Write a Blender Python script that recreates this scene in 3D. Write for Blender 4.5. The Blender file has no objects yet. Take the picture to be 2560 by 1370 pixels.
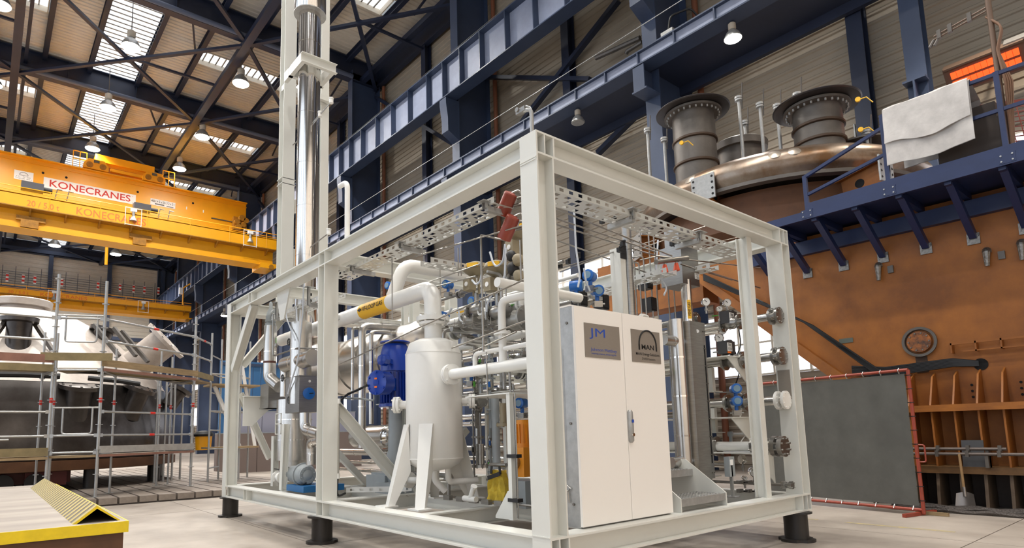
import bpy, math, random
from mathutils import Vector, Matrix
random.seed(7)
scene = bpy.context.scene
COL = scene.collection
V = Vector

# ------------------------------------------------------------------ camera
FPX, PPX, PPY = 1535.08, 1201.74, 887.67
RV = V((1.37555945, -0.505517998, 0.538180840))
CAM = V((-3.12369776, -3.13021028, 0.919595108 + 0.316))
_t = RV.length
R3 = Matrix.Rotation(_t, 3, RV.normalized())          # rows: right, down, forward
RIGHT, DOWN, FWD = V(R3[0]), V(R3[1]), V(R3[2])
cam_data = bpy.data.cameras.new('camera')
cam = bpy.data.objects.new('camera', cam_data)
COL.objects.link(cam)
cam_data.sensor_fit = 'HORIZONTAL'
cam_data.sensor_width = 36.0
cam_data.lens = FPX / 2560 * 36.0
cam_data.shift_x = (1280 - PPX) / 2560
cam_data.shift_y = (PPY - 685) / 2560
cam_data.clip_end = 400
M = Matrix((( RIGHT.x, -DOWN.x, -FWD.x, CAM.x), (RIGHT.y, -DOWN.y, -FWD.y, CAM.y), (RIGHT.z, -DOWN.z, -FWD.z, CAM.z), (0, 0, 0, 1)))
cam.matrix_world = M
scene.camera = cam

# ------------------------------------------------------------------ world and exposure
w = bpy.data.worlds.new('hall_ambience')
scene.world = w
w.use_nodes = True
w.node_tree.nodes['Background'].inputs[0].default_value = (0.88, 0.94, 1.0, 1)
w.node_tree.nodes['Background'].inputs[1].default_value = 0.33
scene.view_settings.view_transform = 'Standard'
scene.view_settings.look = 'None'
scene.view_settings.gamma = 1.0
scene.view_settings.use_curve_mapping = False
scene.view_settings.exposure = 0.25

def lamp(kind, name, loc, energy, color, size=0.5, aim=None, spot=None):
    d = bpy.data.lights.new(name, kind)
    d.energy = energy
    d.color = color
    if kind == 'AREA':
        d.shape = 'DISK'; d.size = size
    else:
        d.shadow_soft_size = size
    if kind == 'SPOT':
        d.spot_size = spot or 2.0; d.spot_blend = 0.7
    o = bpy.data.objects.new(name, d)
    COL.objects.link(o)
    o.location = loc
    if aim is not None:
        o.rotation_euler = (V(aim) - V(loc)).to_track_quat('-Z', 'Y').to_euler()
    return o

# ------------------------------------------------------------------ helpers
def at(u, v, X=None, Y=None, Z=None):
    """point of the place seen at photo position (u, v) on a plane X, Y or Z = const"""
    d = RIGHT * ((u - PPX) / FPX) + DOWN * ((v - PPY) / FPX) + FWD
    if X is not None: t = (X - CAM.x) / d.x
    elif Y is not None: t = (Y - CAM.y) / d.y
    else: t = (Z - CAM.z) / d.z
    return CAM + d * t

def srgb(h):
    if isinstance(h, str):
        c = [int(h[i:i + 2], 16) / 255 for i in (0, 2, 4)]
    else:
        c = [x / 255 for x in h]
    return tuple((x / 12.92 if x <= 0.04045 else ((x + 0.055) / 1.055) ** 2.4) for x in c)

MATS = {}
def mat(name, col, rough=0.5, metal=0.0, var=0.0, vscale=3.0, bump=0.0, bscale=40.0, col2=None, stretch=None, spec=None, emit=0.0, alpha=None):
    if name in MATS: return MATS[name]
    m = bpy.data.materials.new(name)
    m.use_nodes = True
    nt = m.node_tree
    b = nt.nodes['Principled BSDF']
    c = srgb(col)
    b.inputs['Base Color'].default_value = (*c, 1)
    b.inputs['Roughness'].default_value = rough
    b.inputs['Metallic'].default_value = metal
    if spec is not None: b.inputs['Specular IOR Level'].default_value = spec
    if emit:
        b.inputs['Emission Color'].default_value = (*c, 1)
        b.inputs['Emission Strength'].default_value = emit
    if alpha is not None: b.inputs['Alpha'].default_value = alpha
    if var or bump or col2:
        tc = nt.nodes.new('ShaderNodeTexCoord')
        mp = nt.nodes.new('ShaderNodeMapping')
        nt.links.new(tc.outputs['Object'], mp.inputs['Vector'])
        if stretch: mp.inputs['Scale'].default_value = stretch
    if var or col2:
        n = nt.nodes.new('ShaderNodeTexNoise')
        n.inputs['Scale'].default_value = vscale
        n.inputs['Detail'].default_value = 6
        n.inputs['Roughness'].default_value = 0.65
        nt.links.new(mp.outputs[0], n.inputs['Vector'])
        r = nt.nodes.new('ShaderNodeValToRGB')
        r.color_ramp.elements[0].position = 0.35
        r.color_ramp.elements[1].position = 0.68
        c2 = srgb(col2) if col2 else tuple(x * (1 - var) for x in c)
        r.color_ramp.elements[0].color = (*c2, 1)
        r.color_ramp.elements[1].color = (*c, 1)
        nt.links.new(n.outputs['Fac'], r.inputs['Fac'])
        nt.links.new(r.outputs['Color'], b.inputs['Base Color'])
    if bump:
        n2 = nt.nodes.new('ShaderNodeTexNoise')
        n2.inputs['Scale'].default_value = bscale
        n2.inputs['Detail'].default_value = 4
        nt.links.new(mp.outputs[0], n2.inputs['Vector'])
        bn = nt.nodes.new('ShaderNodeBump')
        bn.inputs['Strength'].default_value = bump
        bn.inputs['Distance'].default_value = 0.02
        nt.links.new(n2.outputs['Fac'], bn.inputs['Height'])
        nt.links.new(bn.outputs[0], b.inputs['Normal'])
    MATS[name] = m
    return m

WORLD = {}        # object name -> world position of its origin
def frame_of(d, up=None):
    d = V(d).normalized()
    up = V(up) if up is not None else (V((0, 0, 1)) if abs(d.z) < 0.95 else V((1, 0, 0)))
    s = d.cross(up)
    if s.length < 1e-6: s = d.cross(V((0, 1, 0)))
    s.normalize()
    return d, s, s.cross(d).normalized()

class MB:
    def __init__(self): self.v = []; self.f = []
    def add(self, vs, fs):
        k = len(self.v)
        self.v += [tuple(x) for x in vs]
        self.f += [tuple(i + k for i in q) for q in fs]
        return self
    def box(self, x0, x1, y0, y1, z0, z1):
        vs = [(x0, y0, z0), (x1, y0, z0), (x1, y1, z0), (x0, y1, z0), (x0, y0, z1), (x1, y0, z1), (x1, y1, z1), (x0, y1, z1)]
        return self.add(vs, [(0, 3, 2, 1), (4, 5, 6, 7), (0, 1, 5, 4), (1, 2, 6, 5), (2, 3, 7, 6), (3, 0, 4, 7)])
    def obox(self, c, ax, ay, az, sx, sy, sz):
        c = V(c); ax = V(ax).normalized() * sx / 2; ay = V(ay).normalized() * sy / 2; az = V(az).normalized() * sz / 2
        vs = [c - ax - ay - az, c + ax - ay - az, c + ax + ay - az, c - ax + ay - az, c - ax - ay + az, c + ax - ay + az, c + ax + ay + az, c - ax + ay + az]
        return self.add(vs, [(0, 3, 2, 1), (4, 5, 6, 7), (0, 1, 5, 4), (1, 2, 6, 5), (2, 3, 7, 6), (3, 0, 4, 7)])
    def bar(self, p0, p1, w, h, up=None):
        p0 = V(p0); p1 = V(p1); d, s, u = frame_of(p1 - p0, up)
        return self.obox((p0 + p1) / 2, d, s, u, (p1 - p0).length, w, h)
    def ring(self, c, s, u, r, n): 
        return [c + s * (math.cos(2 * math.pi * i / n) * r) + u * (math.sin(2 * math.pi * i / n) * r) for i in range(n)]
    def cyl(self, p0, p1, r0, r1=None, n=14, cap=True):
        p0 = V(p0); p1 = V(p1); r1 = r0 if r1 is None else r1
        d, s, u = frame_of(p1 - p0)
        vs = self.ring(p0, s, u, r0, n) + self.ring(p1, s, u, r1, n)
        fs = [(i, (i + 1) % n, n + (i + 1) % n, n + i) for i in range(n)]
        if cap: fs += [tuple(range(n - 1, -1, -1)), tuple(range(n, 2 * n))]
        return self.add(vs, fs)
    def path(self, pts, bend, seg=5):
        pts = [V(p) for p in pts]
        out = [pts[0]]
        for i in range(1, len(pts) - 1):
            a = pts[i - 1] - pts[i]; b = pts[i + 1] - pts[i]
            la, lb = a.length, b.length
            a.normalize(); b.normalize()
            ang = a.angle(b)
            if bend <= 0 or ang > 3.1: out.append(pts[i]); continue
            t = min(bend / math.tan(ang / 2), la * 0.49, lb * 0.49)
            p, q = pts[i] + a * t, pts[i] + b * t
            for k in range(seg + 1):
                s = k / seg
                out.append(p * (1 - s) ** 2 + pts[i] * 2 * s * (1 - s) + q * s ** 2)
        out.append(pts[-1])
        return out
    def tube(self, pts, r, n=10, bend=0.0, seg=5, cap=True):
        P = self.path(pts, bend, seg)
        d, s, u = frame_of(P[1] - P[0])
        vs = []; m = len(P)
        for i, p in enumerate(P):
            if i == 0: t = P[1] - P[0]
            elif i == m - 1: t = P[-1] - P[-2]
            else: t = (P[i] - P[i - 1]).normalized() + (P[i + 1] - P[i]).normalized()
            t.normalize()
            s = (s - t * s.dot(t))
            if s.length < 1e-6: s = frame_of(t)[1]
            s.normalize(); u = t.cross(s)
            rr = r[i] if isinstance(r, (list, tuple)) else r
            k = 1.0
            if 0 < i < m - 1:
                c = (P[i] - P[i - 1]).normalized().dot((P[i + 1] - P[i]).normalized())
                k = 1 / max(0.7, math.sqrt(max(0.0, (1 + c) / 2)))
            vs += self.ring(p, s, u, rr * k, n)
        fs = [(j * n + i, j * n + (i + 1) % n, (j + 1) * n + (i + 1) % n, (j + 1) * n + i) for j in range(m - 1) for i in range(n)]
        if cap: fs += [tuple(range(n - 1, -1, -1)), tuple(range((m - 1) * n, m * n))]
        return self.add(vs, fs)
    def lathe(self, prof, o=(0, 0, 0), axis=(0, 0, 1), n=24, up=None):
        o = V(o); d, s, u = frame_of(axis, up)
        vs = []; fs = []; m = len(prof)
        for (r, z) in prof: vs += self.ring(o + d * z, s, u, max(r, 1e-4), n)
        fs = [(j * n + i, j * n + (i + 1) % n, (j + 1) * n + (i + 1) % n, (j + 1) * n + i) for j in range(m - 1) for i in range(n)]
        if prof[0][0] > 1e-3 and False: pass
        fs += [tuple(range(n - 1, -1, -1)), tuple(range((m - 1) * n, m * n))]
        return self.add(vs, fs)
    def shell(self, prof, o, axis=(0, 0, 1), n=24):          # open lathe, no caps
        o = V(o); d, s, u = frame_of(axis); m = len(prof); vs = []
        for (r, z) in prof: vs += self.ring(o + d * z, s, u, max(r, 1e-4), n)
        return self.add(vs, [(j * n + i, j * n + (i + 1) % n, (j + 1) * n + (i + 1) % n, (j + 1) * n + i) for j in range(m - 1) for i in range(n)])
    def prism(self, poly, o, u, v, depth):
        o = V(o); u = V(u); v = V(v); w_ = V(depth); n = len(poly)
        a = [o + u * x + v * y for x, y in poly]
        return self.add(a + [p + w_ for p in a], [tuple(range(n - 1, -1, -1)), tuple(range(n, 2 * n))] + [(i, (i + 1) % n, n + (i + 1) % n, n + i) for i in range(n)])
    def poly(self, pts, thick):
        pts = [V(p) for p in pts]
        nrm = (pts[1] - pts[0]).cross(pts[2] - pts[0]).normalized() * thick
        n = len(pts)
        return self.add(pts + [p + nrm for p in pts], [tuple(range(n - 1, -1, -1)), tuple(range(n, 2 * n))] + [(i, (i + 1) % n, n + (i + 1) % n, n + i) for i in range(n)])
    def ibeam(self, p0, p1, h, b, tw, tf, up=(0, 0, 1)):
        p0 = V(p0); p1 = V(p1); d, s, u = frame_of(p1 - p0, up)
        H, B, T = h / 2, b / 2, tw / 2
        poly = [(-B, -H), (B, -H), (B, -H + tf), (T, -H + tf), (T, H - tf), (B, H - tf), (B, H), (-B, H), (-B, H - tf), (-T, H - tf), (-T, -H + tf), (-B, -H + tf)]
        return self.prism(poly, p0, s, u, p1 - p0)
    def channel(self, p0, p1, h, b, t, up=(0, 0, 1)):
        p0 = V(p0); p1 = V(p1); d, s, u = frame_of(p1 - p0, up); H = h / 2
        poly = [(0, -H), (b, -H), (b, -H + t), (t, -H + t), (t, H - t), (b, H - t), (b, H), (0, H)]
        return self.prism(poly, p0, s, u, p1 - p0)
    def angle(self, p0, p1, b, t, up=(0, 0, 1)):
        p0 = V(p0); p1 = V(p1); d, s, u = frame_of(p1 - p0, up)
        return self.prism([(0, 0), (b, 0), (b, t), (t, t), (t, b), (0, b)], p0, s, u, p1 - p0)
    def flange(self, c, axis, r, t, nb=8, rb=None, bolt=0.012, hub=None):
        """disc with bolts, centred at c"""
        c = V(c); d, s, u = frame_of(axis)
        self.cyl(c - d * t / 2, c + d * t / 2, r, n=20)
        rb = rb or r * 0.8
        for i in range(nb):
            a = 2 * math.pi * (i + .5) / nb
            q = c + (s * math.cos(a) + u * math.sin(a)) * rb
            self.cyl(q - d * (t / 2 + bolt * 1.6), q + d * (t / 2 + bolt * 1.6), bolt, n=6)
        return self
    def mesh(self, name, off=(0, 0, 0), ang=38):
        off = V(off)
        me = bpy.data.meshes.new(name)
        me.from_pydata([(x - off.x, y - off.y, z - off.z) for x, y, z in self.v], [], self.f)
        me.polygons.foreach_set('use_smooth', [True] * len(me.polygons))
        me.update()
        try: me.set_sharp_from_angle(angle=math.radians(ang))
        except Exception: pass
        return me
    def base(self):
        xs = [p[0] for p in self.v]; ys = [p[1] for p in self.v]; zs = [p[2] for p in self.v]
        return V(((min(xs) + max(xs)) / 2, (min(ys) + max(ys)) / 2, min(zs)))
    def build(self, name, m, parent=None, label=None):
        org = WORLD[parent.name] if parent is not None else self.base()
        own = self.base() if parent is not None else org
        me = self.mesh(name, own)
        me.materials.append(m)
        o = bpy.data.objects.new(name, me)
        COL.objects.link(o)
        if parent is not None:
            o.parent = parent
            o.location = own - org
        else:
            o.location = org
        WORLD[o.name] = own
        if label: o['label'] = label
        return o

def thing(name, label, cat, loc=(0, 0, 0), group=None):
    o = bpy.data.objects.new(name, None)
    COL.objects.link(o)
    o.location = loc; o.empty_display_size = 0.1
    o['label'] = label; o['category'] = cat
    if group: o['group'] = group
    WORLD[o.name] = V(loc)
    return o
def tag(o, label, cat, group=None):
    o['label'] = label; o['category'] = cat
    if group: o['group'] = group
    return o
def struct(name, loc=(0, 0, 0), label=None):
    o = bpy.data.objects.new(name, None)
    COL.objects.link(o); o.location = loc
    o['kind'] = 'structure'
    if label: o['label'] = label
    WORLD[o.name] = V(loc)
    return o
def inst(src, parent, delta, rot=None):
    """copy of one part, sharing its mesh, moved by delta (world) under parent"""
    o = src.copy(); COL.objects.link(o)
    wpos = WORLD[src.name] + V(delta)
    if parent is not None:
        o.parent = parent; o.location = wpos - WORLD[parent.name]
    else:
        o.parent = None; o.location = wpos
    WORLD[o.name] = wpos
    if rot is not None: o.rotation_euler = rot
    return o
def dup(root, delta, label=None, group=None, rotz=None):
    r = root.copy(); COL.objects.link(r)
    r.location = root.location + V(delta); WORLD[r.name] = WORLD[root.name] + V(delta)
    if rotz is not None: r.rotation_euler.z = rotz
    if label: r['label'] = label
    if group: r['group'] = group
    for ch in list(root.children):
        c = ch.copy(); COL.objects.link(c); c.parent = r; WORLD[c.name] = WORLD[ch.name] + V(delta)
        for g in list(ch.children):
            d = g.copy(); COL.objects.link(d); d.parent = c; WORLD[d.name] = WORLD[g.name] + V(delta)
    return r
def text(s, o, u, v, height, m, parent, name='lettering', width=None, thick=0.002, bold=0.0):
    """flat lettering: lower-left corner o, along u, up v; cap height given"""
    cu = bpy.data.curves.new('tmp_text', 'FONT')
    cu.body = s; cu.extrude = 0.0; cu.offset = bold; cu.resolution_u = 3
    t = bpy.data.objects.new('tmp_text', cu)
    COL.objects.link(t)
    dg = bpy.context.evaluated_depsgraph_get()
    me = bpy.data.meshes.new_from_object(t.evaluated_get(dg))
    bpy.data.objects.remove(t); bpy.data.curves.remove(cu)
    xs = [p.co.x for p in me.vertices]; ys = [p.co.y for p in me.vertices]
    k = height / 0.70
    x0 = min(xs); wd = max(xs) - x0
    kx = k if width is None else width / wd
    u = V(u).normalized(); v = V(v).normalized(); nn = u.cross(v)
    org = WORLD[parent.name]; o = V(o)
    for p in me.vertices:
        q = o + u * ((p.co.x - x0) * kx) + v * (p.co.y * k) + nn * thick
        p.co = q - o
    me.materials.clear(); me.materials.append(m)
    ob = bpy.data.objects.new(name, me); COL.objects.link(ob)
    ob.parent = parent; ob.location = o - org
    WORLD[ob.name] = o
    return ob
X_, Y_, Z_ = V((1, 0, 0)), V((0, 1, 0)), V((0, 0, 1))

# ------------------------------------------------------------------ materials
BLUE = mat('navy_steel_paint', (38, 46, 68), 0.45, var=0.25, vscale=0.7)
BLUEL = mat('blue_grey_web_paint', (150, 158, 180), 0.5, var=0.2, vscale=1.2)
BLUEM = mat('mid_blue_paint', (58, 71, 97), 0.42, var=0.2, vscale=1.0)
PLATB = mat('platform_blue_paint', (30, 44, 84), 0.4, var=0.2, vscale=3)
SIDING = mat('cream_siding', (156, 144, 127), 0.6, var=0.14, vscale=0.6)
ROOF = mat('roof_deck', (220, 212, 198), 0.65, var=0.1, vscale=0.8)
CREAM = mat('cream_trim', (222, 214, 198), 0.6)
YEL = mat('crane_yellow', (244, 170, 16), 0.38, var=0.1, vscale=0.8)
YEL2 = mat('hazard_yellow', (238, 206, 22), 0.5, var=0.15, vscale=9)
SKID = mat('skid_offwhite_paint', (219, 219, 212), 0.33, var=0.04, vscale=2)
WHITE = mat('white_pipe_paint', (232, 231, 226), 0.30, var=0.04, vscale=3)
CAB = mat('cabinet_cream_powdercoat', (243, 239, 233), 0.42)
STEEL = mat('polished_cladding', (224, 221, 217), 0.13, metal=1.0, var=0.06, vscale=4)
STEELR = mat('brushed_stainless', (170, 168, 164), 0.34, metal=1.0, var=0.18, vscale=6, stretch=(1, 1, 12))
GALV = mat('galvanised_steel', (178, 178, 176), 0.38, metal=0.55, var=0.2, vscale=14)
TRAYM = mat('perforated_tray_zinc', (206, 206, 202), 0.4, metal=0.35)
DARKST = mat('dark_mill_steel', (112, 106, 100), 0.42, metal=0.35, var=0.4, vscale=1.6)
HOLE = mat('dark_opening', (14, 14, 16), 0.9)
BLACK = mat('black_rubber', (22, 22, 24), 0.5)
BOLT = mat('zinc_bolt', (128, 124, 118), 0.35, metal=0.9)
ORANGE = mat('ochre_machine_paint', (160, 97, 30), 0.55, col2=(122, 70, 20), vscale=1.3)
RED = mat('red_oxide_paint', (146, 60, 42), 0.42, var=0.2, vscale=5)
REDT = mat('signal_red', (206, 40, 28), 0.5)
MBLUE = mat('motor_blue_enamel', (22, 62, 164), 0.26, var=0.1, vscale=4)
TBLUE = mat('transmitter_blue', (24, 96, 176), 0.3)
WOOD = mat('scaffold_board', (160, 136, 100), 0.75, var=0.35, vscale=3, stretch=(1, 1, 6))
WOODR = mat('reddish_board', (146, 104, 88), 0.75, var=0.3, vscale=3)
GLOW = mat('lamp_glow', (255, 247, 232), 0.5, emit=26.0)
SKYL = mat('skylight_panel', (244, 248, 255), 0.6, emit=1.15)
CLAD = mat('brushed_cladding', (206, 203, 198), 0.27, metal=1.0, var=0.08, vscale=5)
WINL = mat('window_daylight', (236, 242, 255), 0.6, emit=1.5)
WINF = mat('added_near_window_fill', (255, 240, 222), 0.6, emit=1.0)  # warm glow of the added panes behind the viewer
WINC = mat('added_left_window_fill', (228, 240, 255), 0.6, emit=1.45)  # cool glow of the added panes on the unseen left wall
OWHITE = mat('sign_white', (236, 236, 234), 0.5)
TAG = mat('print_red', (196, 52, 40), 0.6)
PBLACK = mat('print_black', (20, 20, 20), 0.6)
PBLUE = mat('print_blue', (36, 74, 168), 0.6)
GREEN = mat('lever_green', (88, 168, 60), 0.5)
LABY = mat('label_yellow', (240, 186, 40), 0.5)
OLIVE = mat('actuator_beige', (150, 138, 112), 0.5, var=0.15)
ORP = mat('pump_orange', (232, 146, 28), 0.4, var=0.1)
GREYP = mat('grey_casing_paint', (152, 158, 160), 0.4, var=0.1)
# ================================================================== the hall
COLY = [7.27 + 10.15 * k for k in range(-3, 8)]            # column lines along the hall
XWALL, ZDECK = 14.6, 23.4
# --- floor
fm = mat('concrete_floor', (176, 166, 155), 0.45, col2=(138, 128, 118), vscale=0.55, bump=0.04, bscale=30)
fl = struct('floor')
m = MB()
SL = 5.0
slab = MB().box(0.006, SL - 0.006, 0.006, SL - 0.006, -0.2, 0.0)
first = None
for i in range(-5, 3):
    for j in range(-5, 16):
        if first is None:
            first = slab.build('floor_slab', fm, fl)
            first.location = V((i * SL + SL / 2, j * SL - 1.2 + SL / 2, -0.2)); WORLD[first.name] = first.location.copy(); base_ij = first.location.copy()
        else:
            o = inst(first, fl, V((i * SL + SL / 2, j * SL - 1.2 + SL / 2, -0.2)) - base_ij)
MB().box(-25, 15, -27, 79, -0.3, -0.201).build('floor_bed', mat('joint_dark', (70, 66, 62), 0.9), fl)
# the slab texture must not repeat: world-space noise
for n in fm.node_tree.nodes:
    if n.type == 'TEX_COORD':
        gm = fm.node_tree.nodes.new('ShaderNodeNewGeometry')
        for l in list(fm.node_tree.links):
            if l.from_node == n:
                fm.node_tree.links.new(gm.outputs['Position'], l.to_socket)
        break
# worn yellow floor line on the right
for k, (y0, y1) in enumerate(((-0.9, 0.25), (0.6, 1.0), (-2.2, -1.5))):
    o = MB().box(5.55, 5.63, y0, y1, 0.0, 0.002).build('floor_marking', mat('worn_yellow_line', (188, 168, 110), 0.7, col2=(150, 144, 130), vscale=9), fl)

# --- corrugated sheets
def corrugated(x0, x1, length, pitch, depth, axis):
    """sheet with ribs; profile runs along axis over length, ribs extend from x0 to x1"""
    mb = MB(); pts = []; t = 0.0
    while t < length - 1e-6:
        for f, d in ((0.0, 0), (0.55, 0), (0.66, 1), (0.89, 1)):
            if t + f * pitch <= length: pts.append((t + f * pitch, d * depth))
        t += pitch
    pts.append((length, 0))
    vs = []; fs = []
    for i, (s, d) in enumerate(pts):
        vs += [(x0, s, -d), (x1, s, -d)] if axis == 'y' else [(-d, x0, s), (-d, x1, s)]
        if i: fs.append((2 * i - 2, 2 * i - 1, 2 * i + 1, 2 * i))
    mb.add(vs, fs)
    return mb
ceil = struct('ceiling')
XG = [-22, -19, -16.5, -14, -11.5, -9.0, -6.4, -4.1, -1.65, 0.5, 3.0, 5.2, 7.3, 9.85, 12.2, 14.6]
BAY = 10.15
S0, S1 = 4.45, 5.8
def panel(x0, x1, y0, y1, m_, nm):
    mb = corrugated(x0, x1, y1 - y0, 0.30, -0.05, 'y')
    mb.v = [(x, y + y0, z + ZDECK) for x, y, z in mb.v]
    return mb.build(nm, m_, ceil)
proto = []
ky = COLY[0]
for a, b in zip(XG[:-1], XG[1:]):
    if abs(a - 0.5) < .01: proto.append(panel(a, b, ky, ky + BAY, SKYL, 'skylight_sheet'))
    elif a >= 5.0 and b < 12.5 or b < -1.6:
        proto.append(panel(a, b, ky, ky + S0, ROOF, 'roof_panel')); proto.append(panel(a, b, ky + S1, ky + BAY, ROOF, 'roof_panel'))
    else: proto.append(panel(a, b, ky, ky + BAY, ROOF, 'roof_panel'))
def strip_light(x0, x1):
    y0, y1 = ky + S0, ky + S1
    mb = MB()
    mb.box(x0, x1, y0 - .06, y0, ZDECK - .05, ZDECK + .26).box(x0, x1, y1, y1 + .06, ZDECK - .05, ZDECK + .26)
    mb.box(x0 - .06, x0, y0, y1, ZDECK - .05, ZDECK + .4).box(x1, x1 + .06, y0, y1, ZDECK - .05, ZDECK + .4)
    proto.append(mb.build('rooflight_upstand', CREAM, ceil))
    proto.append(MB().box(x0, x1, y0, y1, ZDECK + .26, ZDECK + .28).build('rooflight_pane', SKYL, ceil))
    n = int((x1 - x0) / 0.36)
    bar = None
    for i in range(1, n):
        x = x0 + (x1 - x0) * i / n
        if bar is None: bar = MB().box(x - .03, x + .03, y0, y1, ZDECK + .2, ZDECK + .26).build('glazing_bar', mat('grey_bar', (150, 146, 138), 0.6), ceil); proto.append(bar); bx = x
        else: proto.append(inst(bar, ceil, (x - bx, 0, 0)))
gb = None
for i in range(24):
    y = ky + .3 + i * .41
    if gb is None: gb = MB().box(.55, 2.95, y - .035, y + .035, ZDECK - .09, ZDECK - .055).build('glazing_rib', mat('grey_bar', (150, 146, 138), 0.6), ceil); gy = y; proto.append(gb)
    else: proto.append(inst(gb, ceil, (0, y - gy, 0)))
strip_light(5.35, 11.9); strip_light(-21.5, -1.85)
for k in range(1, 10):
    for p in proto: inst(p, ceil, (0, BAY * k, 0))
# rafters, purlins, struts
rf = None
for y in COLY:
    if rf is None:
        rf = MB().ibeam((-22, y, 22.62), (14.4, y, 22.62), 1.36, 0.42, 0.03, 0.05).build('rafter', BLUE, ceil); ry = y
        st = []
        for x in (-12, -8.5, -5.2, -0.5, 3.0, 9.4): st.append(MB().box(x - .015, x + .015, y - .2, y + .2, 21.99, 23.25).build('rafter_stiffener', BLUE, ceil))
    else:
        inst(rf, ceil, (0, y - ry, 0))
        for s in st: inst(s, ceil, (0, y - ry, 0))
for x in XG[1:-1]:
    pu = MB().ibeam((x, COLY[0], 23.2), (x, COLY[-1], 23.2), 0.38, 0.24, 0.02, 0.03).build('purlin', BLUE, ceil)
for x in (-2.95, 6.4):
    MB().box(x - .19, x + .19, COLY[0], COLY[-1], 21.62, 21.92).build('longitudinal_strut', BLUE, ceil)
    MB().box(x + .36, x + .52, COLY[0], COLY[-1], 22.5, 22.75).build('longitudinal_strut', BLUE, ceil)
MB().ibeam((14.2, COLY[0], 22.7), (14.2, COLY[-1], 22.7), 1.25, 0.3, 0.03, 0.05).build('eave_beam', BLUE, ceil)
MB().box(13.0, 13.3, COLY[0], COLY[-1], 22.0, 22.3).build('eave_beam', BLUE, ceil)
bp = []
y0, y1 = COLY[0], COLY[1]
for xa, xb in ((-21.6, -12.3), (-12.3, -2.95), (-2.95, 6.4), (6.4, 14.1)):
    bp.append(MB().bar((xa, y0, 21.86), (xb, y1, 21.86), .2, .14).build('roof_brace', BLUE, ceil))
    bp.append(MB().bar((xa, y1, 21.72), (xb, y0, 21.72), .2, .14).build('roof_brace', BLUE, ceil))
    bp.append(MB().bar(((xa + xb) / 2, (y0 + y1) / 2, 21.9), (xb, (y0 + y1) / 2, 21.9), .14, .12).build('roof_tie', BLUE, ceil))
    for f in (.72,):
        xx = xa + (xb - xa) * f
        bp.append(MB().bar((xx, y0, 22.0), (xx + 1.2, (y0 + y1) / 2 + (.28 - .5) * 3, 23.1), .09, .09).build('sway_rod', BLUE, ceil))
bp.append(MB().cyl((-22, y0 - .3, 22.05), (12.4, y0 - .3, 22.05), 0.13, n=10).build('conduit', mat('conduit_blue_grey', (84, 92, 112), .45), ceil))
for k in range(1, 10):
    for p in bp: inst(p, ceil, (0, BAY * k, 0))

# --- right wall: siding, windows, columns
wr = struct('wall_right')
def siding(y0, y1, z0, z1, x=XWALL, nm='siding_sheet'):
    mb = corrugated(y0, y1, z1 - z0, 0.26, 0.035, 'z')
    mb.v = [(xx + x, y, z + z0) for xx, y, z in mb.v]
    return mb.build(nm, SIDING, wr)
YA, YB = -23.18, COLY[-1]
ZW = ((2.75, 4.7), (6.6, 7.7))
zz = 0.0
for z0, z1 in ZW:
    if zz == 0.0: siding(YA, YB, 0, z0)
    else: siding(YA, YB, zz, z0)
    zz = z1
siding(YA, YB, zz, ZDECK)
k = 0
for z0, z1 in ZW:
    k += 1
    wn = struct('window_%d' % k)
    MB().box(XWALL + .02, XWALL + .05, YA, YB, z0, z1).build('pane', WINL, wn)
    y = YA; mb0 = None
    while y < YB:
        if mb0 is None: mb0 = MB().box(XWALL - .06, XWALL + .02, y - .03, y + .03, z0, z1).build('mullion', CREAM, wn); yy = y
        else: inst(mb0, wn, (0, y - yy, 0))
        y += 1.015
    for zf in ((z0 + z1) / 2, z0 + .03, z1 - .03): MB().box(XWALL - .05, XWALL + .02, YA, YB, zf - .025, zf + .025).build('transom', CREAM, wn)
c0 = None
for y in COLY[2:]:
    if c0 is None:
        c0 = MB().box(12.40, 12.44, y - .26, y + .26, 0, 22.5).box(12.44, 14.2, y - .015, y + .015, 0, 22.5).box(14.2, 14.24, y - .26, y + .26, 0, 22.5).build('column', BLUEM, wr); cy = y
        b1 = MB().prism([(12.4, 15.86), (11.72, 15.86), (11.72, 15.6), (11.82, 14.9), (11.82, 14.35), (12.4, 14.05)], (0, y - .24, 0), X_, Z_, (0, .48, 0)).build('bracket', BLUEM, c0)
        b2 = MB().box(11.75, 12.4, y - .015, y + .015, 11.5, 12.22).box(11.72, 12.4, y - .26, y + .26, 11.42, 11.47).box(11.72, 11.76, y - .2, y + .2, 11.47, 12.22).build('bracket', BLUEM, c0)
        ld = MB().box(13.3, 13.36, y - .3, y - .24, 0, 11.6).box(13.7, 13.76, y - .3, y - .24, 0, 11.6)
        for i in range(38): ld.box(13.36, 13.7, y - .28, y - .26, .3 + i * .3, .325 + i * .3)
        if True: ladder = ld
        rb = MB().cyl((14.35, y - .5, 0), (14.35, y - .5, 22), .1, n=10).build('downpipe', mat('rusty_pipe', (128, 78, 54), .6), wr)
    else:
        c = inst(c0, wr, (0, y - cy, 0))
        for b in (b1, b2):
            o = b.copy(); COL.objects.link(o); o.parent = c; WORLD[o.name] = WORLD[b.name] + V((0, y - cy, 0))
        inst(rb, wr, (0, y - cy, 0))
wp = None
for y in COLY[2:]:
    ym = y + 5.075
    if ym > YB: break
    if wp is None: wp = MB().ibeam((14.32, ym, 0), (14.32, ym, 22.3), .4, .38, .03, .03, up=(1, 0, 0)).build('wall_post', BLUE, wr); wy = ym
    else: inst(wp, wr, (0, ym - wy, 0))
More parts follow.
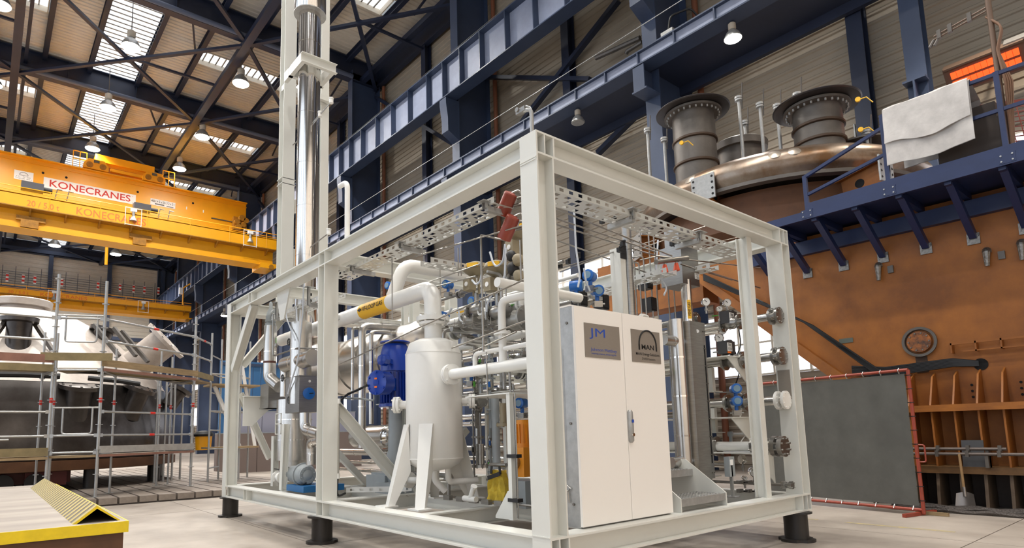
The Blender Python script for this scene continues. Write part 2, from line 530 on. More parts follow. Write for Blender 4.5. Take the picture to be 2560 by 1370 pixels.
# wall X-bracing, in the bays the skid looks at
def wbar(p, q, x, wd=.22):
    a, b = at(*p, X=x), at(*q, X=x)
    return MB().bar(a, b, wd, wd * .8).build('wall_brace', BLUE, wr)
wbar((1546, 0), (1316, 292), 14.1); wbar((1210, 193), (1475, 198), 14.1, .2); wbar((1616, 262), (1495, 383), 14.1)
wbar((1316, 292), (1230, 420), 14.1)
for y in (17.42, 37.72): MB().bar((14.1, y, 13.5), (14.1, y + 10.15, 21.5), .22, .18).build('wall_brace', BLUE, wr)
# walkway behind the lower runway: dark deck, posts and rails
MB().box(12.32, 14.0, YA, YB, 12.28, 12.36).build('walkway_deck', BLUE, wr)
MB().box(13.9, 14.05, YA, YB, 12.0, 12.5).build('walkway_edge_beam', BLUE, wr)
mb0 = None; y = 4.6
while y < 76:
    if mb0 is None: mb0 = MB().box(13.86, 13.9, y - .02, y + .02, 12.4, 13.75).build('walkway_post', mat('brown_rail', (96, 84, 76), .6), wr); yy = y
    else: inst(mb0, wr, (0, y - yy, 0))
    y += 2.03
for z in (12.95, 13.6): MB().cyl((13.84, YA, z), (13.84, YB, z), .022, n=6).build('walkway_rail', MATS['brown_rail'], wr)
MB().cyl((11.62, YA, 13.35), (11.62, YB, 13.35), .012, n=5).build('rope', GALV, wr)
MB().cyl((12.36, YA, 18.4), (12.36, YB, 18.4), .012, n=5).build('rope', GALV, wr)
# separate jib post on the right with a bolted bracket
MB().ibeam((13.5, .78, 0), (13.5, .78, 11.8), .42, .40, .025, .03, up=(1, 0, 0)).box(13.0, 13.3, .55, 1.0, 9.05, 9.10).box(13.0, 13.3, .55, 1.0, 8.35, 8.40).box(13.0, 13.3, .76, .80, 8.4, 9.05).build('wall_post', BLUEM, wr)
for yy in (2.55, 1.55): MB().cyl((14.5, yy, 2), (14.5, yy, 9.2), .03, n=6).build('conduit', GALV, wr)
# pipe run and brackets on the wall above the lower runway
MB().tube([at(1490, 145, X=14.0), at(1600, 95, X=14.0)], .09, n=8).build('wall_pipe', DARKST, wr)
MB().tube([at(1565, 135, X=13.8), at(1568, 128, X=13.8), at(1605, 105, X=13.8)], .07, n=8).build('wall_pipe', DARKST, wr)
for i in range(6):
    a = at(1525 + i * 13, 247 - i * 1.5, X=13.2)
    MB().tube([a + V((0, -1.9, .0)), a, a + V((1.0, 0, 0))], .018, n=5, bend=.06).build('cable_pipe', mat('bare_pipe', (150, 140, 126), .4, metal=.6), wr)

# --- left wall and wall behind the viewer; lit window bands added for light
wl = struct('wall_left')
def sheet_y(z0, z1):
    mb = corrugated(YA, YB, z1 - z0, 0.26, 0.035, 'z'); mb.v = [(-22 - xx, y, z + z0) for xx, y, z in mb.v]
    return mb.build('siding_sheet', SIDING, wl)
sheet_y(0, 1.2); sheet_y(8.2, 11.5); sheet_y(20.0, 23.4)
k3 = struct('window_3')  # unseen glowing panes, added for fill light and reflections in the steel
for z0, z1 in ((1.2, 8.2), (11.5, 20.0)):
    MB().box(-22.05, -22.02, YA, YB, z0, z1).build('pane', WINC, k3)
    m0 = None; y = YA + 1
    while y < YB:
        if m0 is None: m0 = MB().box(-22.02, -21.94, y - .05, y + .05, z0, z1).build('mullion', CREAM, k3); yy = y
        else: inst(m0, k3, (0, y - yy, 0))
        y += 2.03
cl0 = None
for y in COLY:
    if cl0 is None: cl0 = MB().box(-21.9, -20.4, y - .3, y + .3, 0, 22.5).build('column', BLUEM, wl); yy = y
    else: inst(cl0, wl, (0, y - yy, 0))
wn_ = struct('wall_near')
def sheet_x(x0, x1, z0, z1):
    mb = corrugated(x0, x1, z1 - z0, 0.26, 0.035, 'z'); mb.v = [(y, YA + xx, z + z0) for xx, y, z in mb.v]
    return mb.build('siding_sheet', SIDING, wn_)
sheet_x(-22, 14.6, 0, 1.5); sheet_x(-22, 14.6, 9.0, 12.0); sheet_x(-22, 14.6, 20.0, 23.4)
k4 = struct('window_4')  # unseen glowing panes, added to light the faces turned to the viewer
for za, zb in ((1.5, 9.0), (12.0, 20.0)): MB().box(-22, 14.6, YA - .05, YA - .02, za, zb).build('pane', WINF, k4)
m0 = None; x = -21.0
while x < 14.5:
    if m0 is None: m0 = MB().box(x - .06, x + .06, YA - .02, YA + .06, 1.5, 20).build('mullion', CREAM, k4); xx = x
    else: inst(m0, k4, (x - xx, 0, 0))
    x += 1.8
for x in (-15, -8.5, -2, 4.5, 11): MB().box(x - .3, x + .3, YA + .1, YA + .7, 0, 22).build('gable_post', BLUEM, wn_)

# --- far gable wall
wf = struct('wall_far')
mb = corrugated(-22, XWALL, 23.4, 0.45, 0.05, 'z')
mb.v = [(y, COLY[-1] + 0.3 + x, z) for x, y, z in mb.v]
mb.build('siding_sheet', mat('gable_siding', (214, 206, 192), .6, var=.08), wf)
for x in (-9.6, -3.9, 1.7, 7.35, 13.0):
    MB().box(x - .2, x + .2, COLY[-1] - .3, COLY[-1] + .2, 0, 22).build('gable_post', BLUEM, wf)
for z in (10.3, 13.2, 22.3): MB().box(-14, 14, COLY[-1] - .25, COLY[-1] + .2, z - .2, z + .2).build('gable_beam', BLUEM, wf)
for x in (-3.9, 1.7, 7.35): MB().bar((x, COLY[-1] - .1, 13), (x + 5.6, COLY[-1] - .1, 7.6), .4, .3).build('gable_brace', BLUEM, wf)
# walkway with railing across the gable
wk = thing('gable_walkway', 'blue walkway beam with grey railing across the far wall', 'walkway', (4, 76.5, 17.2))
MB().box(-14, 11.6, 76.4, 77.9, 17.2, 17.75).build('walkway_beam', BLUEM, wk)
pr = None
for i in range(24):
    x = -13.5 + i * 1.1
    if pr is None: pr = MB().box(x - .03, x + .03, 76.4, 76.46, 17.75, 19.9).build('rail_post', mat('rail_grey', (94, 92, 96), .5), wk); px = x
    else: inst(pr, wk, (x - px, 0, 0))
for i, z in enumerate((18.0, 18.25, 18.5, 18.75, 19.0, 19.25)): MB().box(-14, 11.6, 76.36, 76.4, z, z + .05).build('rail', MATS['rail_grey'], wk)
for i, px_ in enumerate((18, 58, 87, 155, 245, 300, 334, 361, 396, 422)):
    p = at(px_, 690 + px_ * .09 + 2, Y=76.34)
    sgn = thing('warning_sign', 'red and white warning strip hung on the gable railing' if True else '', 'sign', (p.x, 76.34, p.z - .3), 'red and white strips on the gable railing')
    MB().box(p.x - .12, p.x + .12, 76.33, 76.36, p.z - .45, p.z + .45).build('board', OWHITE, sgn)
    for q in (-.3, .12): MB().box(p.x - .12, p.x + .12, 76.31, 76.33, p.z + q, p.z + q + .22).build('stripe', REDT, sgn)

# ------------------------------------------------------------------ crane runways
def runway(label, z0, z1, stiff, x0=11.7, x1=12.3, xw=12.0):
    r = thing('crane_runway', label, 'runway girder', (12.0, 7.27, z0))
    MB().box(x0, x1, YA, YB, z0, z0 + .045).build('bottom_flange', BLUEM, r)
    MB().box(x0, x1, YA, YB, z1 - .045, z1).build('top_flange', BLUEM, r)
    MB().box(xw - .015, xw + .015, YA, YB, z0 + .045, z1 - .045).build('web', BLUEL, r, 'pale grey-blue web plate')
    MB().box(11.95, 12.05, YA, YB, z1, z1 + .1).build('rail', DARKST, r)
    s0 = None
    for y in stiff:
        if s0 is None: s0 = MB().box(x0 + .01, xw - .015, y - .02, y + .02, z0 + .045, z1 - .045).build('stiffener', BLUEM, r); y0_ = y
        else: inst(s0, r, (0, y - y0_, 0))
    return r
up = []; lo = []
for y in COLY[:-1]:
    up += [y + d for d in (0, 1.25, 2.82, 4.39, 5.96, 7.53, 8.9)]
    lo += [y + i * 10.15 / 8 for i in range(8)]
runway('upper deep blue runway girder with tall pale panels and stiffeners', 15.88, 17.63, [y for y in up if 2 < y < 78])
runway('lower shallow blue runway girder running above the torus vessel', 12.24, 12.69, [y for y in lo if -4 < y < 78], xw=11.83)
cb = thing('junction_box', 'small grey electrical box beside column on the lower runway', 'electrical box', at(1668, 78, X=12.2))
p = at(1670, 70, X=12.25)
MB().box(p.x - .1, p.x + .15, p.y - .2, p.y + .2, 12.7, 13.15).build('housing', GALV, cb)
MB().tube([(p.x, p.y, 13.15), (p.x, p.y - .1, 13.6), (p.x + .3, p.y - .6, 13.7), (p.x + .8, p.y - .8, 13.2)], .03, n=6, bend=.2).build('cable', BLACK, cb)

# ------------------------------------------------------------------ high bay lamps
def highbay(loc, label, group, lit=True, s=1.0, rod=1.6, energy=900, col=(1, .965, .915), cone=2.05):
    x, y, z = loc
    t = thing('high_bay_lamp', label, 'lamp', loc, group)
    MB().lathe([(.30 * s, 0), (.29 * s, .05 * s), (.22 * s, .2 * s), (.13 * s, .30 * s), (.09 * s, .33 * s), (.09 * s, .34 * s)], loc, n=20).build('reflector', GALV, t)
    MB().lathe([(.10 * s, .34 * s), (.13 * s, .37 * s), (.13 * s, .55 * s), (.08 * s, .6 * s)], loc, n=16).build('gear_housing', mat('lamp_housing', (190, 180, 164), .5), t)
    MB().cyl((x, y, z + .6 * s), (x, y, 23.38 if z > 15 else z + .6 * s + rod), .025, n=6).build('hanger', DARKST, t)
    MB().lathe([(.27 * s, -.03 * s), (.285 * s, -.01 * s)], loc, n=20).build('lens', GLOW if lit else GALV, t)
    if lit and energy: 
        lamp('SPOT', 'lamp_light', (x, y, z - .1), energy, col, .3, aim=(x, y, 0), spot=cone)
    return t
LP = [(1.5, 29.9), (1.5, 37.1), (1.5, 43.6), (6.9, 29.9), (6.9, 37.6), (6.9, 43.6), (-3.7, 30.0)]
where = ['in the large skylight bay', 'under the second skylight panel', 'just above the yellow crane trolley', 'beside the mast, below the slotted rooflight', 'left of the mast, under the second slotted rooflight', 'right of the crane trolley, near the girder end', 'at the upper left corner of the photo']
for (x, y), wd in zip(LP, where): highbay((x, y, 20.9), 'lit high bay lamp hanging ' + wd, 'high bay lamps under the roof', energy=3400, s=1.5, cone=2.75)
for (x, y) in ((-3.7, 20), (1.5, 20), (6.9, 20), (-3.7, 10), (1.5, 10), (6.9, 10), (-3.7, 1), (1.5, 1), (6.9, 1), (-3.7, 38), (-9, 12), (-9, 26), (-9, 2), (-9, -8), (-3.7, -8), (1.5, -8), (6.9, -8), (-3.7, -15), (6.9, -15)):  # unseen lamps added to light skid and floor from above
    highbay((x, y, 20.9), 'lit high bay lamp added above the skid for light, out of view', 'added high bay lamps under the roof, out of view', energy=3600 if y > 15 else (2500 if y > -5 else 1500), cone=2.6 if y > 15 else 2.05)
for x, wd in ((1.15, 'left'), (6.2, 'right')): highbay((x, 66, 19.9), 'distant lit high bay lamp under the crane girder, the %s one of two' % wd, 'high bay lamps under the roof', energy=9000, s=1.7, cone=2.85)
p = at(1832, 92, X=12.15); highbay((p.x, p.y, 11.76), 'brightly lit lamp under the lower runway near column', 'lamps under the lower runway', s=.78, rod=.0, energy=500)
p = at(1445, 305, X=12.15); highbay((p.x, p.y, 11.76), 'unlit bell lamp under the lower runway', 'lamps under the lower runway', lit=False, s=.78, rod=.0)
p = at(562, 790, X=12.2); highbay((p.x, p.y, 11.6), 'small lit lamp under the far end of the lower runway', 'lamps under the lower runway', s=1.1, rod=.3, energy=800)

for k, y in enumerate((-1.2, -6.9, -12.6)): highbay((11.95, y, 11.76), 'lit lamp under the lower runway right of view, %s' % ('nearest', 'second', 'third')[k], 'lamps under the lower runway', s=.78, rod=.0, energy=1000, col=(1, .86, .70))
# ================================================================== overhead cranes
YG = 43.6
GRIMY = mat('grimy_yellow', (176, 120, 26), .5, var=.4, vscale=6)
g = thing('bridge_crane', 'huge yellow overhead crane girder with white KONECRANES sign', 'crane', (0, YG + 1, 16.9))
MB().box(-14, 11.72, YG, YG + 1.9, 16.9, 19.28).build('box_girder', YEL, g)
MB().box(-14, 11.75, YG - .18, YG + 2.05, 19.28, 19.36).build('top_flange', YEL, g)
MB().box(-14, 11.75, YG - .06, YG, 18.98, 19.03).build('rib', YEL, g)
MB().box(9.2, 11.0, YG - .1, YG, 17.62, 17.68).build('rod_rack', DARKST, g)
for x in (-1.1, .15, 4.3, 7.9): MB().cyl((x, YG - .02, 18.52), (x, YG + .02, 18.52), .075, n=12).build('port', HOLE, g)
MB().box(10.7, 11.68, YG - .4, YG + 2.2, 17.0, 18.0).build('end_carriage', GRIMY, g)
for i, (dx, dz) in enumerate(((10.9, 17.55), (11.25, 17.9), (11.35, 17.4), (11.0, 17.15), (11.55, 17.75))):
    MB().cyl((dx, YG - .7, dz), (dx, YG - .38, dz), .2 + .03 * (i % 2), n=14).build('wheel', GRIMY, g)
nb = MB().box(-1.04, 4.2, YG - .03, YG - .001, 17.56, 18.26).build('name_board', OWHITE, g)
text('KONECRANES', (-.72, YG - .03, 17.70), X_, Z_, .45, TAG, nb, width=4.6, thick=.004, bold=.012)
text('R', (3.98, YG - .03, 18.08), X_, Z_, .06, TAG, nb, thick=.004)
text('CE', (3.98, YG - .03, 17.59), X_, Z_, .08, PBLACK, nb, thick=.004)
lb = MB().box(5.11, 6.72, YG - .03, YG - .001, 17.8, 18.26).build('load_board', OWHITE, g)
text('400 t + 2 x 50 t / 2 x 5 t', (5.16, YG - .03, 18.02), X_, Z_, .17, PBLACK, lb, width=1.5, thick=.004, bold=.01)
MB().box(5.4, 6.0, YG - .036, YG - .03, 17.87, 17.95).build('print', mat('print_grey', (90, 90, 92), .6), lb)
MB().box(6.15, 6.6, YG - .036, YG - .03, 17.85, 17.9).build('print', MATS['print_grey'], lb)
ib = MB().box(-2.56, -1.58, YG - .03, YG - .001, 17.77, 18.36).build('id_board', OWHITE, g)
arc = [(-2.07 + .22 * math.cos(a), YG - .034, 18.1 + .17 * math.sin(a)) for a in [math.pi * i / 12 for i in range(13)]]
MB().tube(arc, .012, n=5).build('arc_mark', PBLACK, ib)
MB().box(-2.29, -1.85, YG - .036, YG - .03, 18.07, 18.09).build('arc_mark', PBLACK, ib)
text('K 21    Nr. 2087', (-2.45, YG - .03, 17.95), X_, Z_, .06, PBLACK, ib, width=.75, thick=.004)
text('Tragkraft  400 t', (-2.5, YG - .03, 17.84), X_, Z_, .06, PBLACK, ib, width=.85, thick=.004)
for x in (7.45, 8.6): MB().box(x, x + .06, YG - .02, YG - .001, 17.95, 18.15).build('sticker', OWHITE, g)
# trolley standing on the girder rail
t = thing('crane_trolley', 'yellow crane trolley with two wheel bogies on the big girder', 'crane trolley', (3.3, YG + .8, 19.36))
MB().box(1.7, 5.3, YG + .1, YG + 2.6, 20.15, 20.66).build('deck_beam', YEL, t)
MB().box(1.2, 5.5, YG + .3, YG + 2.4, 19.95, 20.15).build('sill', YEL, t)
for x in (1.75, 5.25):
    b = MB().prism([(-.72, 19.42), (.72, 19.42), (.72, 19.75), (.45, 20.1), (-.45, 20.1), (-.72, 19.75)], (x, YG - .25, 0), X_, Z_, (0, .6, 0)).build('bogie', YEL, t)
    for d in (-.38, .38): MB().cyl((x + d, YG - .3, 19.66), (x + d, YG - .24, 19.66), .2, n=16).build('wheel', GRIMY, b)
    MB().box(x - .16, x + .16, YG - .32, YG - .24, 19.86, 20.02).build('bearing_cap', DARKST, b)
for x in (.82, 6.2):
    for z in (19.9, 20.45): MB().box(x - .4, x + .4, YG - .1, YG - .05, z, z + .05).build('guard_rail', YEL, t)
    for d in (-.38, 0, .38): MB().box(x + d - .025, x + d + .025, YG - .1, YG - .05, 19.4, 20.5).build('guard_post', YEL, t)
MB().box(2.6, 4.6, YG - .12, YG + .2, 19.55, 19.75).build('drive_shaft_housing', YEL, t)

def light_crane(label, y, xr, z0, z1, cargo, txt_s, far=False):
    c = thing('bridge_crane', label, 'crane', (0, y + 1, z0))
    zl = z0 + (z1 - z0) * .52
    MB().box(-14, xr, y + .55, y + 1.7, z0, z1).build('box_girder', YEL, c)
    MB().box(-14, xr, y + .45, y + 1.8, z0 - .03, z0).build('bottom_flange', YEL, c)
    MB().box(-14, xr, y - .1, y + .55, zl, zl + .05).build('walkway', GRIMY, c)
    MB().box(-14, xr, y - .1, y - .07, zl + .05, zl + (.68 if not far else .5)).build('walkway_side_panel', YEL, c)
    MB().box(-14, xr, y - .12, y + .55, z1 - .16, z1 - .12).build('upper_ledge', YEL, c)
    k0 = None; x = -13.2
    while x < xr:
        if k0 is None: k0 = MB().prism([(0, 0), (.6, 0), (.6, -.32)], (x, y - .05, zl), Y_, Z_, (.08, 0, 0)).build('knee_bracket', GRIMY, c); kx = x
        else: inst(k0, c, (x - kx, 0, 0))
        x += 1.62
    MB().cyl((-14, y - .1, z1 + .2), (xr, y - .1, z1 + .2), .022, n=6).build('hand_rail', YEL, c)
    MB().cyl((-14, y - .1, z1 - .02), (xr, y - .1, z1 - .02), .018, n=6).build('hand_rail', YEL, c)
    p0 = None; x = -13.0
    while x < xr:
        if p0 is None: p0 = MB().cyl((x, y - .1, zl + .05), (x, y - .1, z1 + .2), .02, n=6).build('rail_post', YEL, c); px = x
        else: inst(p0, c, (x - px, 0, 0))
        x += 2.4
    MB().box(xr - .9, xr + .25, y + .3, y + 2.0, max(z0 - .25, 12.7), z0 + .1).build('end_carriage', YEL, c)
    MB().cyl((xr - .2, y + .2, z0 - .15), (xr - .2, y + .5, z0 - .15), .16, n=12).build('wheel', GRIMY, c)
    for (x0_, w_, h_, s_) in txt_s:
        text(s_, (x0_, y - .1, zl + .12 if not far else zl + .08), X_, Z_, h_, mat('faded_red_print', (226, 108, 44), .6), c, width=w_, thick=.004, bold=.008)
    return c
lc = light_crane('yellow light overhead crane with walkway, in front of the huge girder', 37.0, 11.68, 12.95, 14.80, None, [(-2.0, 1.45, .33, '20 / 5.0 t'), (.25, 3.5, .42, 'KONECRANES')])
fc = light_crane('distant yellow light overhead crane seen above the domed vessel', 58.8, 11.66, 12.75, 13.98, None, [(-2.18, 1.35, .24, '20 / 5.0 t'), (-.04, 3.3, .3, 'KONECRANES')], far=True)
# hoist motors on the light crane and its lamps
for (x0, x1, nm) in ((-2.3, -1.3, 'left'), (3.1, 4.0, 'right')):
    h = thing('hoist_unit', 'dark grey hoist motor on the light crane, the %s one' % nm, 'hoist', ((x0 + x1) / 2, 37.2, 14.85), 'hoist units on the light crane')
    MB().box(x0, x1, 36.95, 37.5, 15.02, 15.42).build('housing', mat('hoist_grey', (66, 66, 72), .5), h)
    MB().cyl((x1, 37.2, 15.18), (x1 + .4, 37.2, 15.18), .15, n=14).build('motor', BLACK, h)
    for d in (.55, 1.1): MB().tube([(x1 + d, 37.9, 14.8), (x1 + d + .12, 37.9, 15.6), (x1 + d + .35, 37.9, 15.6)], .03, n=6).build('hook_bracket', DARKST, h)
    sh = thing('hook_block', 'ochre hook block frame under the light crane, %s of the two' % nm, 'hook block', (x0 + .5, 37.3, 12.9))
    MB().box(x0 - .1, x1 + .2, 37.4, 37.54, 13.35, 13.6).build('cross_head', GRIMY, sh)
    MB().box(x0 + .1, x1 - .1, 37.4, 37.54, 12.98, 13.35).build('sheave_case', GRIMY, sh)
for x, zt, yy, nm in ((3.07, 14.95, 36.85, 'beside the faded lettering'), (9.9, 14.9, 36.85, 'near its right end'), (.9, 14.0, 58.65, 'on the distant crane, left'), (7.6, 13.9, 58.65, 'on the distant crane, right')):
    f = thing('crane_lamp', 'bell lamp in a white frame hung on light crane ' + nm, 'lamp', (x, yy, zt - 1.1), 'lamps on the light cranes')
    for d in (-.42, .42): MB().cyl((x + d, yy, zt - 1.05), (x + d, yy, zt + .05), .02, n=6).build('frame_post', OWHITE, f)
    for z in (zt - 1.0, zt + .02): MB().cyl((x - .42, yy, z), (x + .42, yy, z), .02, n=6).build('frame_bar', OWHITE, f)
    MB().box(x - .16, x + .16, yy - .1, yy + .1, zt - .2, zt).build('ballast_box', OWHITE, f)
    MB().lathe([(.2, 0), (.19, .04), (.1, .25), (.07, .3)], (x, yy, zt - .75), n=16).build('reflector', GALV, f)
    MB().cyl((x, yy, zt - .45), (x, yy, zt - .2), .08, n=10).build('socket', GALV, f)
t = thing('signal_post', 'yellow post with white box on the end of distant crane', 'signal post', (11.0, 58.7, 13.98))
MB().tube([(10.9, 58.7, 13.98), (10.9, 58.7, 15.6), (11.5, 58.7, 16.1)], .06, n=8).build('post', YEL, t)
MB().box(10.55, 10.85, 58.6, 58.8, 15.0, 15.6).build('signal_box', OWHITE, t)
t = thing('hanging_pendant', 'long yellow crane pendant hanging below the light crane', 'pendant', at(265, 690, Y=45))
a = at(266, 618, Y=45); b = at(265, 662, Y=45)
MB().cyl((a.x, a.y, 16.9), b, .1, n=8).build('pendant_body', YEL, t)
# ================================================================== process skid: frame
SW, SL_, H0, H1, HB = 4.088, 7.547, 0.316, 3.516, 0.184
MY = 3.70
TW, TF = .012, .016
sk = thing('skid_frame', 'large off-white welded steel beam frame standing on stub legs', 'steel frame', (SW / 2, SL_ / 2, H0))
hb = HB / 2
for x in (hb, SW - hb):
    for z in (H0 + hb, H1 - hb): MB().ibeam((x, 0, z), (x, SL_, z), HB, HB, TW, TF).build('long_beam', SKID, sk)
for y in (hb, SL_ - hb):
    for z in (H0 + hb, H1 - hb): MB().ibeam((HB, y, z), (SW - HB, y, z), HB, HB, TW, TF).build('cross_beam', SKID, sk)
for z in (H0 + hb, H1 - hb): MB().ibeam((HB, MY + hb, z), (SW - HB, MY + hb, z), HB * .98, HB, TW, TF).build('cross_beam', SKID, sk)
for y in (1.9, 5.6): MB().ibeam((HB, y, H0 + hb), (SW - HB, y, H0 + hb), HB * .9, .12, TW, TF).build('cross_beam', SKID, sk)
for y in (5.7,): MB().ibeam((HB, y, H1 - hb), (SW - HB, y, H1 - hb), HB * .9, .12, TW, TF).build('cross_beam', SKID, sk)
for x in (1.35, 2.7): MB().ibeam((x, HB, H0 + hb), (x, SL_ - HB, H0 + hb), HB * .85, .1, TW, TF).build('floor_joist', SKID, sk)
for x in (hb, SW - hb):
    for y in (hb, SL_ - hb): MB().ibeam((x, y, H0 + HB), (x, y, H1 - HB), HB, HB, TW, TF, up=(1, 0, 0)).build('corner_post', SKID, sk)
    MB().ibeam((x, MY + hb, H0 + HB), (x, MY + hb, H1 - HB), HB, HB, TW, TF, up=(0, 1, 0)).build('middle_post', SKID, sk)
# side cover plates at the corners and stiffeners inside the long beams
for x in (0, SW - TF):
    for y in (0, SL_ - HB):
        for z in (H0, H1 - HB): MB().box(x, x + TF, y + .001, y + HB - .001, z + TF, z + HB - TF).build('corner_plate', SKID, sk)
for z in (H0, H1 - HB):
    for y in (MY, MY + HB - TF, 6.35, 6.48): MB().box(.003, hb - TW / 2, y, y + TF * .8, z + TF, z + HB - TF).build('stiffener', SKID, sk)
    for x in (HB, SW - HB - TF): MB().box(x, x + TF, .003, HB, z + TF, z + HB - TF).build('stiffener', SKID, sk)
for z in (H0 + HB + .02, H1 - HB - .03, H1 - HB - .012): MB().box(-.006, .0, .004, HB - .004, z - .02, z - .012).build('weld_seam', SKID, sk)
# lifting lugs
for x, y in ((.12, .1), (SW - .2, .1), (.12, SL_ - .1), (SW - .2, SL_ - .1)):
    MB().prism([(-.045, 0), (.045, 0), (.045, .03), (.03, .065), (-.03, .065), (-.045, .03)], (x, y, H1), X_, Z_, (0, .02, 0)).build('lifting_lug', SKID, sk)
# braces: sloping beam at the far left corner with its bracket plate
a = at(636, 770, X=.09); b = at(590, 925, X=.09)
MB().ibeam((.09, a.y, H1 - HB - .01), (.09, SL_ - .2, b.z), .12, .12, .008, .01, up=(1, 0, 0)).build('brace', SKID, sk)
MB().ibeam((.25, SL_ - .09, b.z + .1), (.9, SL_ - .09, H1 - HB - .01), .12, .12, .008, .01).build('brace', SKID, sk)
MB().ibeam((.22, SL_ - .09, 2.0), (.75, SL_ - .09, .9), .1, .1, .008, .01).build('brace', SKID, sk)
MB().prism([(.15, 1.92), (.85, 1.92), (.85, 1.78), (.55, 1.7), (.3, 1.45), (.15, 1.45)], (0, SL_ - .5, 0), X_, Z_, (0, .02, 0)).build('bracket_plate', SKID, sk)
MB().box(.15, .85, SL_ - .56, SL_ - .44, 1.92, 1.935).build('bracket_plate', SKID, sk)
a = at(851, 1005, X=.16)
MB().ibeam((.16, MY + .1, a.z), (1.25, MY + .1, H0 + HB), .13, .12, .008, .01).build('brace', SKID, sk)
MB().bar((2.2, MY + .1, 1.3), (1.3, MY + .1, H0 + HB), .09, .09).build('brace', SKID, sk)
MB().bar((.9, 5.6, 1.2), (1.6, 5.6, H0 + HB), .09, .09).build('brace', SKID, sk)
a = at(745, 720, X=.3)
MB().prism([(0, 0), (.5, 0), (.34, -.42), (.2, -.42)], (.1, 5.05, H1 - HB), Y_, Z_, (.02, 0, 0)).build('gusset', SKID, sk)
# intermediate I-post near the right corner
MB().ibeam((3.36, .17, H0 + HB), (3.36, .17, H1 - HB), .13, .10, .008, .012, up=(0, 1, 0)).build('intermediate_post', SKID, sk)
MB().ibeam((2.6, 4.3, 2.1), (SW - HB, 4.3, 2.1), .1, .1, .008, .01).build('tie_beam', SKID, sk)
for z, y0 in ((2.05, .5), (1.35, .5), (.95, .3)):
    MB().box(3.45, 4.0, y0, y0 + 1.2, z, z + .012).build('pipe_shelf', SKID, sk)
    MB().prism([(0, 0), (.5, 0), (.5, -.35)], (3.46, y0 + .02, z), X_, Z_, (0, .012, 0)).build('shelf_gusset', SKID, sk)
# stub legs
LEG = mat('black_mill_tube', (66, 64, 62), .45, metal=.5, col2=(44, 40, 38), vscale=3, stretch=(1, 1, .2))
lw = ['under the near corner, out of view', 'under the middle post of the long side', 'under the far left corner', 'under the right corner', 'under the middle of the far side', 'under the hidden back corner']
for (x, y), wd in zip(((.1, .1), (.1, 3.92), (.1, 7.4), (SW - .2, .1), (SW - .1, 3.9), (SW - .1, 7.4)), lw):
    t = thing('stub_leg', 'dark steel pipe stub with notched base plate ' + wd, 'support leg', (x, y, 0), 'stub legs of the skid')
    MB().cyl((x, y, .03), (x, y, H0 - .02), .122, n=28).build('tube', LEG, t)
    oc = []
    for i in range(32):
        r = .185 if i % 8 not in (3, 4) else .16
        aa = 2 * math.pi * i / 32
        oc.append((r * math.cos(aa), r * math.sin(aa)))
    MB().prism(oc, (x, y, 0), X_, Y_, (0, 0, .03)).build('base_plate', LEG, t)
    MB().prism([(p * .92, q * .92) for p, q in oc], (x, y, H0 - .02), X_, Y_, (0, 0, .02)).build('top_plate', LEG, t)

# ------------------------------------------------------------------ generic equipment
def pipe_thing(name, label, cat, pts, r, m_, bend=None, flanges=(), bands=0, group=None, n=14, fm_=None, seams=None):
    """pipe run with flanges at fractions/points and cladding bands"""
    mb = MB()
    bend = r * 2.2 if bend is None else bend
    P = [V(p) for p in pts]
    lo = min(P, key=lambda p: p.z)
    t = thing(name, label, cat, (lo.x, lo.y, lo.z), group)
    mb.tube(P, r, n=n, bend=bend).build('pipe_run', m_, t)
    for (pos, ax) in flanges:
        MB().flange(pos, ax, r * 1.75 + .015, .05 if r > .05 else .03, nb=8 if r > .04 else 4, bolt=.012 if r > .05 else .007).build('flange', fm_ or m_, t)
    if bands:
        for a, b in zip(P[:-1], P[1:]):
            L = (b - a).length
            k = int(L / bands)
            d = (b - a).normalized()
            for i in range(1, k + 1):
                c = a + d * (L * i / (k + 1))
                MB().cyl(c - d * .009, c + d * .009, r * 1.035 + .002, n=n).build('cladding_band', STEEL, t)
    return t
def tubing(pts, r=.008, m_=None, label='thin steel instrument tube', group='instrument tubes on the skid', bend=.05):
    mb = MB().tube(pts, r, n=6, bend=bend, seg=4)
    o = mb.build('instrument_tube', m_ or STEELR)
    return tag(o, label, 'tube', group)
def gauge(p, face, r, label):
    p = V(p); f = V(face).normalized()
    t = thing('pressure_gauge', label, 'gauge', p - Z_ * (r + .09), 'pressure gauges')
    MB().lathe([(r * .9, -.03), (r, -.02), (r, .02), (r * .9, .025), (r * .86, .018)], p, f, n=20).build('case', STEEL, t)
    d = MB().cyl(p + f * .016, p + f * .02, r * .86, n=20).build('dial', OWHITE, t)
    s, u = frame_of(f)[1:]
    MB().bar(p + f * .022 - s * r * .1, p + f * .022 + s * r * .45 + u * r * .45, .006, .003, up=f).build('needle', PBLACK, d)
    MB().cyl(p - Z_ * r, p - Z_ * (r + .09), .012, n=8).build('stem', STEELR, t)
    MB().cyl(p - Z_ * (r + .055), p - Z_ * (r + .03), .02, n=6).build('nut', STEELR, t)
    return t
